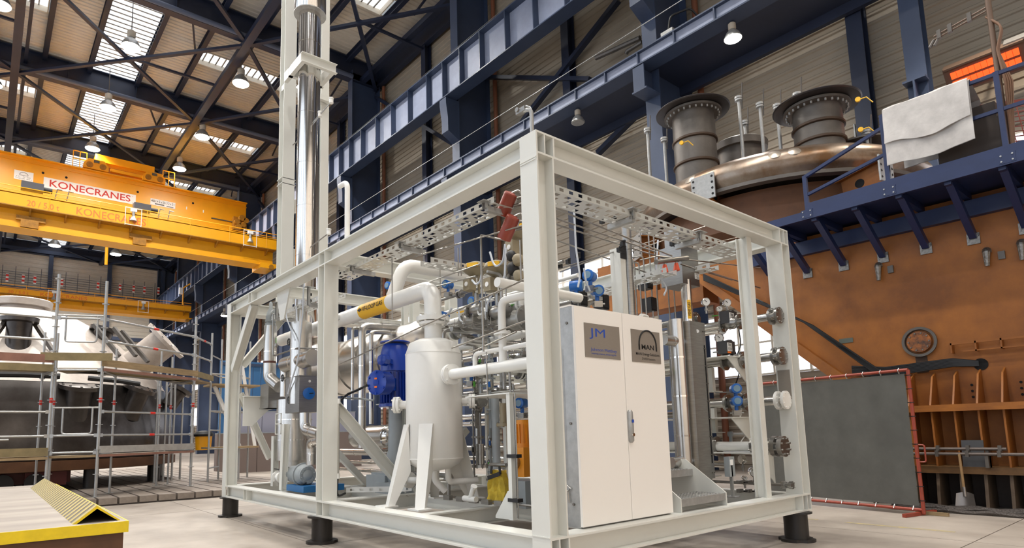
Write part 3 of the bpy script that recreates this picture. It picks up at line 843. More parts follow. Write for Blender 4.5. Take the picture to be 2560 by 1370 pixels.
def transmitter(p, face, label, s=1.0):
    p = V(p); f = V(face).normalized()
    t = thing('pressure_transmitter', label, 'transmitter', p - Z_ * .16 * s, 'blue process transmitters')
    h = MB().lathe([(.045 * s, -.075 * s), (.062 * s, -.07 * s), (.066 * s, .04 * s), (.07 * s, .045 * s), (.07 * s, .07 * s), (.055 * s, .078 * s)], p, f, n=20).build('head', TBLUE, t)
    MB().cyl(p + f * .078 * s, p + f * .083 * s, .045 * s, n=18).build('display', mat('lcd_grey', (120, 150, 170), .3), h)
    MB().cyl(p - Z_ * .06 * s, p - Z_ * .13 * s, .025 * s, n=10).build('neck', TBLUE, t)
    MB().obox(p - Z_ * .16 * s, f, frame_of(f)[1], Z_, .09 * s, .1 * s, .07 * s).build('manifold', STEELR, t)
    for d in (-1, 1): MB().cyl(p - Z_ * .16 * s + frame_of(f)[1] * d * .05 * s, p - Z_ * .16 * s + frame_of(f)[1] * d * .09 * s, .012 * s, n=8).build('port', STEELR, t)
    return t
def ball_valve(p, axis, r, label, lever=GREEN, group='ball valves', up=Z_, fl=True, body=None):
    p = V(p); a = V(axis).normalized(); up = V(up)
    t = thing('ball_valve', label, 'valve', p - Z_ * r * 1.4, group)
    MB().lathe([(r, -r * 1.7), (r * 1.1, -r * 1.1), (r * 1.45, -r * .5), (r * 1.45, r * .5), (r * 1.1, r * 1.1), (r, r * 1.7)], p, a, n=16).build('body', body or STEELR, t)
    if fl:
        for d in (-1, 1): MB().flange(p + a * d * r * 2.0, a, r * 1.8, r * .45, nb=4, bolt=r * .18).build('flange', body or STEELR, t)
    MB().cyl(p + up * r * 1.2, p + up * (r * 2.2), r * .35, n=8).build('stem', STEELR, t)
    MB().bar(p + up * (r * 2.25), p + up * (r * 2.35) + a * r * 4.5, r * .5, r * .22, up=up).build('lever', lever, t)
    return t
def needle_valve(p, axis, label, s=1.0, knob=BLACK):
    p = V(p); a = V(axis).normalized()
    t = thing('needle_valve', label, 'valve', p - Z_ * .03 * s, 'small instrument valves')
    MB().obox(p, a, frame_of(a)[1], frame_of(a)[2], .08 * s, .035 * s, .035 * s).build('block', STEELR, t)
    q = frame_of(a)[1]
    MB().cyl(p + q * .017 * s, p + q * .06 * s, .009 * s, n=8).build('stem', STEELR, t)
    MB().cyl(p + q * .06 * s - a * .03 * s, p + q * .06 * s + a * .03 * s, .008 * s, n=6).build('handle', knob, t)
    return t
def control_valve(p, label, s=1.0, m_=None):
    """p = centre of the pipe body; actuator above"""
    p = V(p)
    t = thing('control_valve', label, 'control valve', p - Z_ * .08 * s, 'control valves with diaphragm actuators')
    MB().lathe([(.05 * s, -.12 * s), (.075 * s, -.06 * s), (.085 * s, 0), (.075 * s, .06 * s), (.05 * s, .12 * s)], p, Y_, n=14).build('valve_body', STEELR, t)
    for d in (-1, 1): MB().flange(p + Y_ * d * .14 * s, Y_, .09 * s, .03 * s, nb=4, bolt=.01 * s).build('flange', STEELR, t)
    MB().cyl(p + Z_ * .06 * s, p + Z_ * .22 * s, .035 * s, n=10).build('bonnet', STEELR, t)
    for d in (-1, 1): MB().box(p.x - .012 * s, p.x + .012 * s, p.y + d * .055 * s - .012 * s, p.y + d * .055 * s + .012 * s, p.z + .2 * s, p.z + .46 * s).build('yoke', m_ or OLIVE, t)
    MB().lathe([(.07 * s, .44 * s), (.15 * s, .50 * s), (.17 * s, .52 * s), (.17 * s, .54 * s), (.14 * s, .60 * s), (.06 * s, .63 * s)], p, Z_, n=22).build('diaphragm_actuator', m_ or OLIVE, t)
    MB().cyl(p + Z_ * .52 * s, p + Z_ * .54 * s, .178 * s, n=22).build('clamp_rim', mat('dark_beige', (112, 102, 82), .5), t)
    MB().obox(p + V((-.13 * s, -.1 * s, .55 * s)), V((1, .7, 0)), V((-.7, 1, 0)), Z_, .06 * s, .14 * s, .05 * s).build('warning_label', LABY, t)
    MB().box(p.x - .16 * s, p.x - .05 * s, p.y - .06 * s, p.y + .07 * s, p.z + .24 * s, p.z + .4 * s).build('positioner', m_ or OLIVE, t)
    MB().cyl(p + V((-.17 * s, 0, .32 * s)), p + V((-.16 * s, 0, .32 * s)), .03 * s, n=14).build('dial', OWHITE, t)
    return t
def tray(p0, p1, width, label, side=.06, up=Z_, across=None):
    """perforated cable tray; p0-p1 is the near bottom edge, width goes along across"""
    p0, p1 = V(p0), V(p1)
    t = thing('cable_tray', label, 'cable tray', p0, 'perforated cable trays')
    d = (p1 - p0).normalized(); L = (p1 - p0).length
    ac = V(across).normalized() if across is not None else d.cross(Z_).normalized()
    def sheet(o, u, v, lu, lv, pat, nm):
        # grid of quads with slots left open
        mb = MB(); us = [0.0]; x = 0.0; k = 0
        while x < lu - .02:
            for stp in pat['u']:
                x = min(lu, x + stp); us.append(x)
        vs_ = pat['v'](lv)
        nu, nv = len(us), len(vs_)
        verts = [o + u * a + v * b for a in us for b in vs_]
        fs = []
        for i in range(nu - 1):
            for j in range(nv - 1):
                if pat['hole'](i, j): continue
                fs.append((i * nv + j, (i + 1) * nv + j, (i + 1) * nv + j + 1, i * nv + j + 1))
        mb.add(verts, fs); mb.build(nm, TRAYM, t)
    fl_ = {'u': (.03, .06, .02, .03), 'v': lambda lv: [0, lv * .1, lv * .26, lv * .38, lv * .62, lv * .74, lv * .9, lv],
           'hole': lambda i, j: (i % 4 == 1 and j in (1, 5)) or (i % 4 == 3 and j == 3) or (i % 8 == 1 and j == 3)}
    sd = {'u': (.05, .05, .02), 'v': lambda lv: [0, lv * .25, lv * .72, lv], 'hole': lambda i, j: i % 3 == 1 and j == 1}
    sheet(p0, d, ac, L, width, fl_, 'base_sheet')
    sheet(p0, d, up, L, side, sd, 'side_sheet')
    sheet(p0 + ac * width, d, up, L, side, sd, 'side_sheet')
    return t
def tray_hanger(top, bottom, label_par, arm):
    """slotted channel hung from a beam, with a cantilever arm"""
    top, bottom = V(top), V(bottom)
    MB().channel(bottom, top, .05, .03, .004, up=Y_).build('hanger', GALV, label_par)
    MB().box(top.x - .07, top.x + .07, top.y - .05, top.y + .05, top.z - .008, top.z).build('hanger_plate', GALV, label_par)
    MB().bar(bottom, bottom + V(arm), .045, .05).build('hanger_arm', GALV, label_par)
    z = bottom.z + .06
    while z < top.z - .05:
        MB().box(bottom.x - .004, bottom.x + .03, bottom.y - .006, bottom.y + .006, z, z + .035).build('slot', HOLE, label_par); z += .08
# ================================================================== skid: cabinet
cb = thing('control_cabinet', 'cream two-door control cabinet with two metal name plates', 'cabinet', (1.05, .3, .5))
CX0, CX1, CY0, CY1, CZ0, CZ1 = .466, 1.638, .135, .52, .505, 2.232
MB().box(CX0 + .004, CX1 - .004, CY0 + .001, CY1, CZ0, CZ1).build('body', GALV, cb, 'bare galvanised cabinet body')
MB().box(CX0, CX1, CY0 + .02, CY1 + .01, CZ1, CZ1 + .012).build('roof_sheet', CAB, cb)
dm = (CX0 + CX1) / 2 + .01
for i, (a, b) in enumerate(((CX0, dm - .003), (dm + .003, CX1))):
    d = MB().box(a, b, CY0 - .022, CY0, CZ0 + .01, CZ1 - .003).build('door', CAB, cb)
    if i == 1:
        hd = MB().lathe([(.016, -.135), (.028, -.12), (.03, 0), (.028, .12), (.016, .135)], (a + .03, CY0 - .024, 1.27), Z_, n=12).build('handle', GALV, d, 'chrome swing handle')
        MB().cyl((a + .03, CY0 - .06, 1.2), (a + .03, CY0 - .05, 1.2), .014, n=12).build('lock', STEEL, d)
        MB().box(a + .018, a + .042, CY0 - .058, CY0 - .054, 1.3, 1.325).build('mark', PBLUE, d)
for z in (.68, 1.3, 2.1): MB().cyl((CX0 - .006, .2, z), (CX0 + .004, .2, z), .011, n=8).build('screw', BOLT, cb)
MB().tube([(CX0 - .004, .26, 1.9), (CX0 - .004, .26, .86)], .002, n=4).build('key_wire', STEELR, cb)
MB().tube([(CX0 - .01, .3, .80), (CX0 - .01, .28, .82), (CX0 - .01, .25, .82), (CX0 - .01, .22, .80), (CX0 - .01, .24, .78), (CX0 - .01, .28, .78), (CX0 - .01, .3, .80)], .004, n=5).build('key', STEELR, cb)
MB().cyl((CX0 - .01, .25, .78), (CX0 - .01, .24, .69), .006, n=6).build('key', STEELR, cb)
PLATE = mat('brushed_name_plate', (150, 142, 132), .45, metal=.25, var=.1, vscale=30, stretch=(1, 1, 20))
fy = CY0 - .023
def plate(p, q, wd, nm):
    a = at(*p, Y=fy); b = at(*q, Y=fy)
    return MB().box(a.x, b.x, fy - .004, fy, b.z, a.z).build('name_plate', PLATE, cb), a.x, b.x, b.z, a.z
pl, x0, x1, z0, z1 = plate((1459, 806), (1551, 900), 0, 'a')
wd, ht = x1 - x0, z1 - z0
text('JM', (x0 + wd * .13, fy - .004, z0 + ht * .62), X_, Z_, ht * .25, PBLUE, pl, width=wd * .44, thick=.001)
text('Johnson Matthey', (x0 + wd * .15, fy - .004, z0 + ht * .2), X_, Z_, ht * .09, PBLUE, pl, width=wd * .74, thick=.001)
text('Inspiring science, enhancing life', (x0 + wd * .17, fy - .004, z0 + ht * .1), X_, Z_, ht * .05, PBLUE, pl, width=wd * .7, thick=.001)
pl, x0, x1, z0, z1 = plate((1576, 822), (1652, 910), 0, 'b')
wd, ht = x1 - x0, z1 - z0
cx, cz, ra = x0 + wd * .55, z0 + ht * .55, wd * .3
MB().tube([(cx + ra * math.cos(a), fy - .005, cz + ra * 1.05 * math.sin(a)) for a in [math.pi * i / 16 for i in range(17)]], .008, n=6).build('arch_logo', PBLACK, pl)
for d in (-1, 1): MB().box(cx + d * ra - .008, cx + d * ra + .008, fy - .008, fy - .004, cz - ht * .17, cz).build('arch_logo', PBLACK, pl)
text('MAN', (cx - ra * .72, fy - .004, cz - ht * .14), X_, Z_, ht * .15, PBLACK, pl, width=ra * 1.44, thick=.001, bold=.02)
text('MAN Energy Solutions', (x0 + wd * .13, fy - .004, z0 + ht * .22), X_, Z_, ht * .085, PBLACK, pl, width=wd * .82, thick=.001, bold=.012)
text('DWE® Reactors', (x0 + wd * .33, fy - .004, z0 + ht * .08), X_, Z_, ht * .07, PBLACK, pl, width=wd * .46, thick=.001)

# ------------------------------------------------------------------ galvanised two-tread step
st = thing('service_step', 'small galvanised two-tread step beside the control cabinet', 'step', (2.1, .2, .5))
for x in (1.74, 2.5): MB().prism([(0, .5), (.75, .5), (.75, .93), (.42, .93), (0, .62)], (x, .1, 0), Y_, Z_, (.012, 0, 0)).build('side_plate', SKID, st)
for y0, y1, z in ((.11, .42, .6), (.45, .8, .82)):
    MB().box(1.752, 2.5, y0, y1, z, z + .012).build('tread', GALV, st)
    MB().box(1.752, 2.5, y0 - .004, y0, z - .05, z + .016).build('nosing', GALV, st)
    mb = MB()
    for i in range(14):
        for j in range(5): mb.cyl((1.79 + i * .052, y0 + .04 + j * .06, z + .012), (1.79 + i * .052, y0 + .04 + j * .06, z + .018), .012, n=6)
    o = mb.build('grip_studs', GALV, st); o['kind'] = 'stuff'

# ------------------------------------------------------------------ white vessel
vc = at(1085, 1000, X=.74); VX, VY, VR = vc.x, vc.y, .312
def vz(v): return at(1085, v, X=VX).z
zt, zb, z_w1, z_w2 = vz(845), vz(1178), vz(882), vz(1150)
ve = thing('separator_vessel', 'white upright pressure vessel on tapered plate legs', 'pressure vessel', (VX, VY, .5))
prof = [(.02, zb), (VR * .55, zb + .03), (VR * .85, zb + .08), (VR, z_w2 + .02), (VR, z_w1 - .02), (VR * .86, zt - .065), (VR * .55, zt - .02), (.02, zt)]
MB().lathe(prof, (VX, VY, 0), n=40).build('shell', WHITE, ve)
for z in (z_w1 - .02, z_w2 + .02): MB().lathe([(VR + .0015, z - .006), (VR + .003, z), (VR + .0015, z + .006)], (VX, VY, 0), n=40).build('weld_seam', WHITE, ve)
f1 = at(1050, 1276, Z=.5); f2 = at(990, 1268, Z=.5); f3 = at(1187, 1240, Z=.5)
zl = vz(1060)
for i, (fx, fy_, bw) in enumerate(((f1.x + .01, f1.y + .02, .1), (f2.x - .05, f2.y + .1, .12), (f3.x - .16, f3.y - .2, .14), (VX + .35, VY + .52, .1))):
    d = V((fx - VX, fy_ - VY, 0)); dl = d.length; d.normalize(); s = V((-d.y, d.x, 0))
    top = V((VX, VY, zl)) + d * (VR + .01)
    mb = MB()
    pts = [V((fx, fy_, .515)) - s * bw * .5 - d * .0, V((fx, fy_, .515)) + s * bw * .5, top + s * bw * .75, top - s * bw * .75]
    th = d * -.012
    mb.add([p for p in pts] + [p + th for p in pts], [(0, 1, 2, 3), (7, 6, 5, 4), (0, 4, 5, 1), (1, 5, 6, 2), (2, 6, 7, 3), (3, 7, 4, 0)])
    q0, q1, q2 = V((fx, fy_, .515)), top, V((fx, fy_, .515)) - d * .07
    q3 = top - d * .01 - Z_ * .5
    mb.add([q0 + s * bw * .5, q2 + s * bw * .5, q3 - d * .02 + s * bw * .6, q1 + s * bw * .75] , [(0, 1, 2, 3)])
    mb.build('leg', WHITE, ve)
    MB().box(fx - .08, fx + .08, fy_ - .1, fy_ + .1, .5, .515).build('foot_plate', WHITE, ve)
zn = vz(808)
MB().cyl((VX, VY, zt - .03), (VX, VY, zn - .02), .098, n=24).build('top_nozzle', WHITE, ve)
MB().flange((VX, VY, zn - .005), Z_, .158, .03, nb=8, rb=.128, bolt=.012).build('nozzle_flange', WHITE, ve)
MB().tube([(VX, VY, zb + .02), (VX, VY, zb - .1), (VX + .1, VY - .05, zb - .22)], .035, n=10, bend=.08).build('drain_pipe', WHITE, ve)
MB().tube([(VX - .05, VY + .12, zb + .04), (VX - .05, VY + .12, zb - .1), (VX - .12, VY + .33, zb - .1)], .04, n=10, bend=.06).build('outlet_pipe', WHITE, ve)
MB().flange((VX - .12, VY + .33, zb - .1), Y_, .09, .03, nb=4, bolt=.01).build('outlet_flange', WHITE, ve)
MB().tube([(VX + .12, VY - .08, zb + .05), (VX + .12, VY - .08, zb - .12), (VX + .5, VY - .1, zb - .12)], .035, n=10, bend=.06).build('outlet_pipe', WHITE, ve)
ns = vz(945)
for (ax, zz_, rr) in ((V((-.15, -1, 0)), ns, .055), (V((.75, -.66, 0)), vz(1005), .04), (V((-.7, .72, 0)), vz(1010), .045)):
    ax = ax.normalized(); a0 = V((VX, VY, zz_)) + ax * (VR - .03)
    MB().cyl(a0, a0 + ax * .12, rr, n=16).build('side_nozzle', WHITE, ve)
    MB().flange(a0 + ax * .12, ax, rr * 2, .03, nb=8 if rr > .05 else 4, bolt=.01).build('side_flange', WHITE, ve)
    MB().flange(a0 + ax * .155, ax, rr * 2, .03, nb=4, bolt=.01).build('side_flange', WHITE, ve)
# loop gas pipe rising from the vessel and running down the skid
pz = at(1000, 748, X=VX).z
lp = pipe_thing('loop_gas_pipe', 'thick white pipe from vessel top with yellow VF-LOOP GAS label', 'pipe', [(VX, VY, zn + .03), (VX, VY, pz), (VX, 7.0, pz)], .098, WHITE, bend=.26, n=24, flanges=[((VX, VY, zn + .045), Z_)])
l0 = at(893, 787, X=VX - .098); l1 = at(960, 762, X=VX - .098)
MB().cyl((VX, l1.y, pz), (VX, l0.y, pz), .0995, n=24).build('label_band', LABY, lp)
text('VF-LOOP GAS', (VX - .104, l0.y - .14, pz - .028), -Y_, Z_, .055, PBLACK, lp, width=(l0.y - l1.y) - .18, thick=.0, bold=.012)
MB().prism([(0, 0), (.06, .03), (.06, .012), (.1, .012), (.1, -.012), (.06, -.012), (.06, -.03)], (VX - .106, l0.y - .02, pz), -Y_, Z_, (-.001, 0, 0)).build('arrow', PBLACK, lp)
# side pipe from vessel towards the front post
a = V((VX, VY, ns)) + V((-.15, -1, 0)).normalized() * (VR + .12)
b = at(1320, 922, X=a.x - .1)
sp = pipe_thing('vessel_side_pipe', 'white pipe from vessel side flange running behind the front post', 'pipe', [a, (a.x, .45, ns), (a.x + .5, .45, ns)], .055, WHITE, n=18)
q = at(1258, 920, X=a.x)
pipe_thing('riser_pipe', 'white riser elbow joining the vessel side pipe near post', 'pipe', [(a.x, q.y, ns + .03), (a.x, q.y, at(1262, 748, X=a.x).z), (a.x + .1, q.y - .5, at(1262, 748, X=a.x).z)], .038, WHITE, n=14, bend=.09, flanges=[((a.x, q.y, ns + .32), Z_)])
q = at(1188, 935, X=a.x)
pipe_thing('bypass_pipe', 'thin white bypass bend with small yellow label above the side pipe', 'pipe', [(a.x, q.y, ns + .04), (a.x, q.y, at(1188, 885, X=a.x).z), (a.x, .5, at(1188, 885, X=a.x).z)], .024, WHITE, n=12, bend=.06)
# second large white pipe across the skid
y2 = 3.35
pts = [at(985, 740, Y=y2), at(1012, 668, Y=y2), at(1320, 716, Y=y2)]
zc = at(1100, 678, Y=y2).z
x2 = at(990, 740, Y=y2).x
pipe_thing('return_gas_pipe', 'thick white pipe crossing the skid behind the loop gas pipe', 'pipe', [(x2, y2 + .1, pz + .05), (x2 + .12, y2, zc), (3.2, y2, zc)], .085, WHITE, n=22, bend=.2)

# ------------------------------------------------------------------ blue pump motor
mx = 1.15
mc = at(988, 940, X=mx)
mo = thing('pump_motor', 'bright blue vertical electric motor behind the white vessel', 'electric motor', (mx, mc.y, .5))
zt_ = at(988, 858, X=mx).z; zm = at(988, 935, X=mx).z; zb_ = at(988, 1010, X=mx).z
MB().lathe([(.03, zt_ + .035), (.14, zt_ + .03), (.2, zt_ + .015), (.2, zt_)], (mx, mc.y, 0), n=32).build('rain_canopy', MBLUE, mo)
MB().lathe([(.15, zt_ - .02), (.17, zt_ - .05), (.195, zt_ - .14), (.2, zm + .03)], (mx, mc.y, 0), n=32).build('fan_cowl', MBLUE, mo)
MB().cyl((mx, mc.y, zb_), (mx, mc.y, zm + .04), .16, n=28).build('stator', MBLUE, mo)
fin = None
for i in range(28):
    aa = 2 * math.pi * i / 28
    MB().obox((mx + .18 * math.cos(aa), mc.y + .18 * math.sin(aa), (zb_ + zm) / 2 + .01), (math.cos(aa), math.sin(aa), 0), (-math.sin(aa), math.cos(aa), 0), Z_, .05, .007, zm - zb_).build('cooling_fin', MBLUE, mo)
MB().cyl((mx, mc.y, zb_ - .04), (mx, mc.y, zb_), .22, n=28).build('mounting_flange', MBLUE, mo)
bc = at(948, 957, X=mx - .42)
jb = MB().lathe([(.14, -.14), (.15, -.13), (.15, .02), (.158, .03), (.158, .05), (.12, .06)], bc, (-1, -.35, 0), n=24).build('terminal_box', MBLUE, mo)
fdir = V((-1, -.35, 0)).normalized(); sd_ = frame_of(fdir)[1]; ud_ = frame_of(fdir)[2]
for i in range(6):
    aa = 2 * math.pi * (i + .5) / 6
    c = bc + fdir * .05 + sd_ * .135 * math.cos(aa) + ud_ * .135 * math.sin(aa)
    MB().cyl(c, c + fdir * .02, .016, n=8).build('cover_bolt', MBLUE, jb)
for d in (.05, -.055): MB().obox(bc + fdir * .066 + Z_ * d, fdir, sd_, Z_, .004, .04, .022).build('warning_label', mat('label_orange', (244, 120, 40), .5), jb)
MB().obox(bc + fdir * .064, fdir, sd_, Z_, .006, .09, .05).build('raised_mark', MBLUE, jb)
b2 = at(957, 900, X=mx - .35)
j2 = MB().lathe([(.06, -.08), (.072, -.07), (.072, .03), (.05, .04)], b2, (-1, -.35, 0), n=8).build('terminal_box', MBLUE, mo)
MB().bar(bc - fdir * .1, (mx, mc.y, bc.z), .14, .16).build('box_neck', MBLUE, mo)
MB().bar(b2 - fdir * .06, (mx, mc.y, b2.z), .06, .06).build('box_neck', MBLUE, mo)
c0_ = at(915, 972, X=mx - .5)
MB().tube([bc + V((-.12, .1, -.03)), at(905, 970, X=mx - .45), at(870, 985, X=.45), at(853, 1000, X=.3)], .016, n=8, bend=.12).build('power_cable', BLACK, mo)
MB().tube([bc + V((-.05, .05, -.14)), at(935, 1002, X=mx - .45), at(900, 996, X=.6), at(862, 996, X=.3)], .012, n=8, bend=.1).build('signal_cable', GREYP, mo)
# pump below
MB().lathe([(.1, .62), (.13, .75), (.13, .95), (.1, 1.05), (.09, zb_ - .04)], (mx, mc.y, 0), n=22).build('pump_casing', GREYP, mo)
MB().box(mx - .2, mx + .2, mc.y - .2, mc.y + .2, .5, .64).build('pump_base', GREYP, mo)
# conduit on the middle post
c = thing('cable_conduit', 'clear cable conduit with white end caps on the middle post', 'conduit', (.24, 3.6, .62))
a = at(845, 1003, X=.2); b = at(845, 1190, X=.2)
MB().cyl((a.x, a.y, b.z), (a.x, a.y, a.z), .022, n=14).build('tube', mat('clear_conduit', (190, 188, 180), .15, metal=.4), c)
for z in (a.z, b.z): MB().cyl((a.x, a.y, z - .03), (a.x, a.y, z + .03), .03, n=14).build('end_cap', WHITE, c)
MB().tube([(a.x, a.y, b.z), (a.x, a.y + .02, b.z - .25), (a.x + .15, a.y + .1, .56)], .014, n=8, bend=.1).build('cable', BLACK, c)
# ================================================================== flue stack with its mast
sx, sy = .95, at(767, 640, X=.95).y
stk = thing('exhaust_stack', 'tall polished steel stack pipe rising from the skid', 'stack', (sx, sy, 2.0))
zc_ = at(772, 178, X=sx).z; zu_ = at(772, 42, X=sx).z
MB().cyl((sx, sy, 2.9), (sx, sy, zu_ + .1), .188, n=40).build('flue_pipe', STEEL, stk)
MB().lathe([(.27, zu_), (.275, zu_ + .01), (.275, zu_ + 2.4), (.2, zu_ + 2.5)], (sx, sy, 0), n=40).build('outer_jacket', STEEL, stk)
MB().lathe([(.19, zu_ - .012), (.278, zu_ - .012), (.278, zu_)], (sx, sy, 0), n=40).build('rain_collar', GALV, stk)
for v in (118, 205, 290, 413, 518, 640): 
    z = at(770, v, X=sx).z
    MB().cyl((sx, sy, z - .008), (sx, sy, z + .008), .192, n=40).build('joint_band', STEEL, stk)
ms = thing('stack_mast', 'off-white twin steel posts carrying the polished stack', 'mast', (sx, sy + .1, H1))
lx, ly = .88, at(713, 600, X=.88).y
rx, ry = 1.6, at(807, 400, X=1.6).y
for x, y, b_ in ((lx, ly, .22), (rx, ry, .16)):
    MB().ibeam((x, y, H1 - HB), (x, y, 11.6), b_, b_, .012, .016, up=(0, 1, 0)).build('post', SKID, ms)
MB().ibeam((HB, ly, H1 - .1), (SW - HB, ly, H1 - .1), .17, .16, .01, .014).build('sill_beam', SKID, ms)
cf = .27
for a, b in (((sx - cf, sy - cf), (sx + cf + .1, sy - cf)), ((sx - cf, sy - cf), (sx - cf, sy + cf + .2)), ((sx - cf, sy + cf), (sx + cf + .1, sy + cf)), ((sx + cf, sy - cf), (sx + cf, sy + cf))):
    MB().channel((a[0], a[1], zc_), (b[0], b[1], zc_), .17, .07, .01).build('collar_channel', SKID, ms)
MB().box(lx - .1, rx, ly - .06, ly + .06, zc_ - .05, zc_ + .05).build('collar_arm', SKID, ms)
MB().box(sx + .27, rx + .05, ry - .2, ry - .1, zc_ - .05, zc_ + .05).build('collar_arm', SKID, ms)
for v in (478,): 
    z = at(700, v, X=lx).z
    for dz in (0, .1): MB().box(lx - .13, lx + .13, ly - .11, ly + .11, z + dz - .006, z + dz + .006).build('splice_plate', SKID, ms)
z = at(735, 480, X=lx).z
MB().box(lx, sx + .1, ly - .05, ly + .05, z - .25, z).build('cross_arm', SKID, ms)
MB().box(lx, sx + .1, ly - .05, ly + .05, 3.6, 4.6).build('cross_plate', SKID, ms)
for i, (u_, v_, side) in enumerate(((800, 292, -1), (712, 382, 1), (828, 258, -1), (822, 586, -1))):
    p = at(u_, v_, X=sx)
    t = thing('temperature_probe', ['white probe on the front of the stack pipe', 'white probe with dark cable on the left stack post', 'white probe right of the stack near its collar', 'white probe right of the stack near skid top'][i], 'probe', p)
    MB().cyl(p, p + V((0, 0, .07)), .035, n=12).build('head', WHITE, t)
    MB().cyl(p + V((0, 0, .07)), p + V((0, 0, .09)), .04, n=12).build('cap', WHITE, t)
    tgt = V((sx, sy, p.z - .03)); d = (tgt - p); 
    MB().cyl(p + V((0, 0, .02)), p + d * .8, .01, n=6).build('stem', STEELR, t)
    if i == 1: MB().tube([p, p + V((.02, -.1, -.25)), p + V((.2, -.35, -.55))], .008, n=5, bend=.1).build('cable', BLACK, t)

# goose-neck vent and sample pipe on the top beams
b0 = at(868, 580, X=.1); a0 = at(866, 460, X=.1)
pipe_thing('vent_gooseneck', 'white goose-neck vent pipe standing on the long top beam', 'vent pipe', [(.1, b0.y, H1), (.1, b0.y, a0.z + .02), (.1, b0.y + .2, a0.z + .03)], .032, WHITE, bend=.12, n=14)
b0 = at(1330, 318, X=.08)
sv = thing('sample_outlet', 'bent steel sample pipe with small valve on the near corner', 'outlet pipe', (.08, b0.y, H1))
MB().tube([(.08, b0.y, H1), (.08, b0.y, H1 + .24), (.08, b0.y + .09, H1 + .27)], .016, n=10, bend=.06).build('pipe', GALV, sv)
MB().tube([(.06, b0.y - .02, H1), (.06, b0.y - .02, H1 + .24), (.06, b0.y + .04, H1 + .28)], .006, n=6, bend=.06).build('pipe', GALV, sv)
MB().obox((.08, b0.y + .11, H1 + .275), Y_, X_, Z_, .1, .04, .04).build('valve_block', STEELR, sv)
MB().cyl((.05, b0.y + .14, H1 + .29), (.12, b0.y + .14, H1 + .29), .02, n=8).build('valve_nut', STEELR, sv)

# ================================================================== insulated equipment at the far left bay
def clad(label, pts, r, name='insulated_pipe', bands=.3, bend=None, n=22, m_=None):
    return pipe_thing(name, label, 'insulated pipe', pts, r, m_ or CLAD, bend=r * 1.5 if bend is None else bend, bands=bands, n=n, group='polished insulated pipes')
XL = .42
def L(u, v, X=XL): return at(u, v, X=X)
p = L(676, 820)
c1 = clad('polished insulated riser with brown band at the far left', [(XL, p.y, L(0 + 676, 815).z), (XL, p.y, L(676, 945).z), (XL + .05, p.y - .32, L(676, 970).z)], .098, bend=.16, bands=.45)
MB().cyl((XL, p.y, L(676, 908).z), (XL, p.y, L(676, 903).z), .102, n=22).build('brown_band', mat('band_brown', (92, 52, 40), .5), c1)
t = thing('relief_valve', 'grey relief valve with side flange above the far left riser', 'relief valve', (XL, p.y, L(676, 815).z))
for k, (r, v) in enumerate(((.085, 812), (.085, 803), (.06, 806), (.075, 793))):
    z = L(676, v).z; MB().cyl((XL, p.y, z - .018), (XL, p.y, z + .018), r, n=18).build('flange_ring', GREYP, t)
MB().lathe([(.06, L(676, 815).z), (.075, L(676, 795).z), (.06, L(676, 782).z), (.03, L(676, 772).z), (.03, L(676, 760).z), (.012, L(676, 755).z)], (XL, p.y, 0), n=18).build('body', GREYP, t)
MB().cyl((XL, p.y, L(676, 790).z), (XL + .02, p.y - .2, L(676, 790).z), .04, n=12).build('outlet', GREYP, t)
for d in (.17, .21): MB().flange((XL + .02, p.y - d, L(676, 790).z), Y_, .085, .025, nb=6, bolt=.01).build('outlet_flange', GREYP, t)
p = L(752, 900)
clad('wide polished insulated column beside the middle post', [(XL, p.y, L(752, 1010).z), (XL, p.y, L(752, 808).z)], .152, bands=.55)
clad('narrow polished insulated neck on the wide column', [(XL, p.y, L(752, 812).z), (XL, p.y, L(752, 770).z)], .085, bands=.3)
q = at(766, 893, X=.3)
clad('polished insulated capped pipe lying crosswise at the left bay', [(q.x + .1, q.y, q.z), (q.x + .1, q.y + 1.0, q.z)], .118, bands=.5)
p = L(712, 950)
clad('slim polished insulated drop leg at the left bay', [(XL, p.y, L(722, 905).z), (XL, p.y, L(722, 990).z)], .07, bands=.4)
xb = .3
c = at(748, 985, X=xb); zt1 = at(748, 940, X=xb).z; zb1 = at(748, 1030, X=xb).z
yb2 = at(714, 985, X=xb).y; xb2 = at(803, 985, Y=c.y).x
bx_ = thing('insulation_box', 'stainless insulation box with round blue gauge', 'insulation box', ((xb + xb2) / 2, (c.y + yb2) / 2, zb1))
MB().box(xb, xb2, c.y, yb2, zb1, zt1).build('casing', STEELR, bx_)
MB().box(xb - .01, xb2 + .01, c.y - .01, yb2 + .01, zt1, zt1 + .012).build('lid', STEELR, bx_)
gc = at(771, 984, Y=c.y)
gg = MB().lathe([(.075, 0), (.085, .005), (.085, .03), (.07, .035)], gc, (0, -1, 0), n=24).build('gauge_rim', TBLUE, bx_)
MB().cyl(gc + V((0, -.03, 0)), gc + V((0, -.034, 0)), .07, n=24).build('gauge_dial', OWHITE, gg)
MB().bar(gc + V((0, -.037, 0)), gc + V((.06, -.037, .005)), .012, .004, up=Y_).build('gauge_pointer', PBLACK, gg)
MB().cyl(at(774, 953, Y=c.y), at(774, 953, Y=c.y) + V((0, -.006, 0)), .018, n=12).build('rivet_plate', OWHITE, bx_)
c = at(671, 990, X=.38); y2_ = at(651, 990, X=.38).y; x2_ = at(712, 990, Y=c.y).x
za, zb2 = at(671, 1020, X=.38).z, at(671, 958, X=.38).z
tag(MB().box(.38, x2_, c.y, y2_, za, zb2).box(.37, x2_ + .01, c.y - .01, y2_ + .01, za, za + .02).build('insulation_box', STEELR), 'dark stainless insulation box under the far left elbow', 'insulation box')
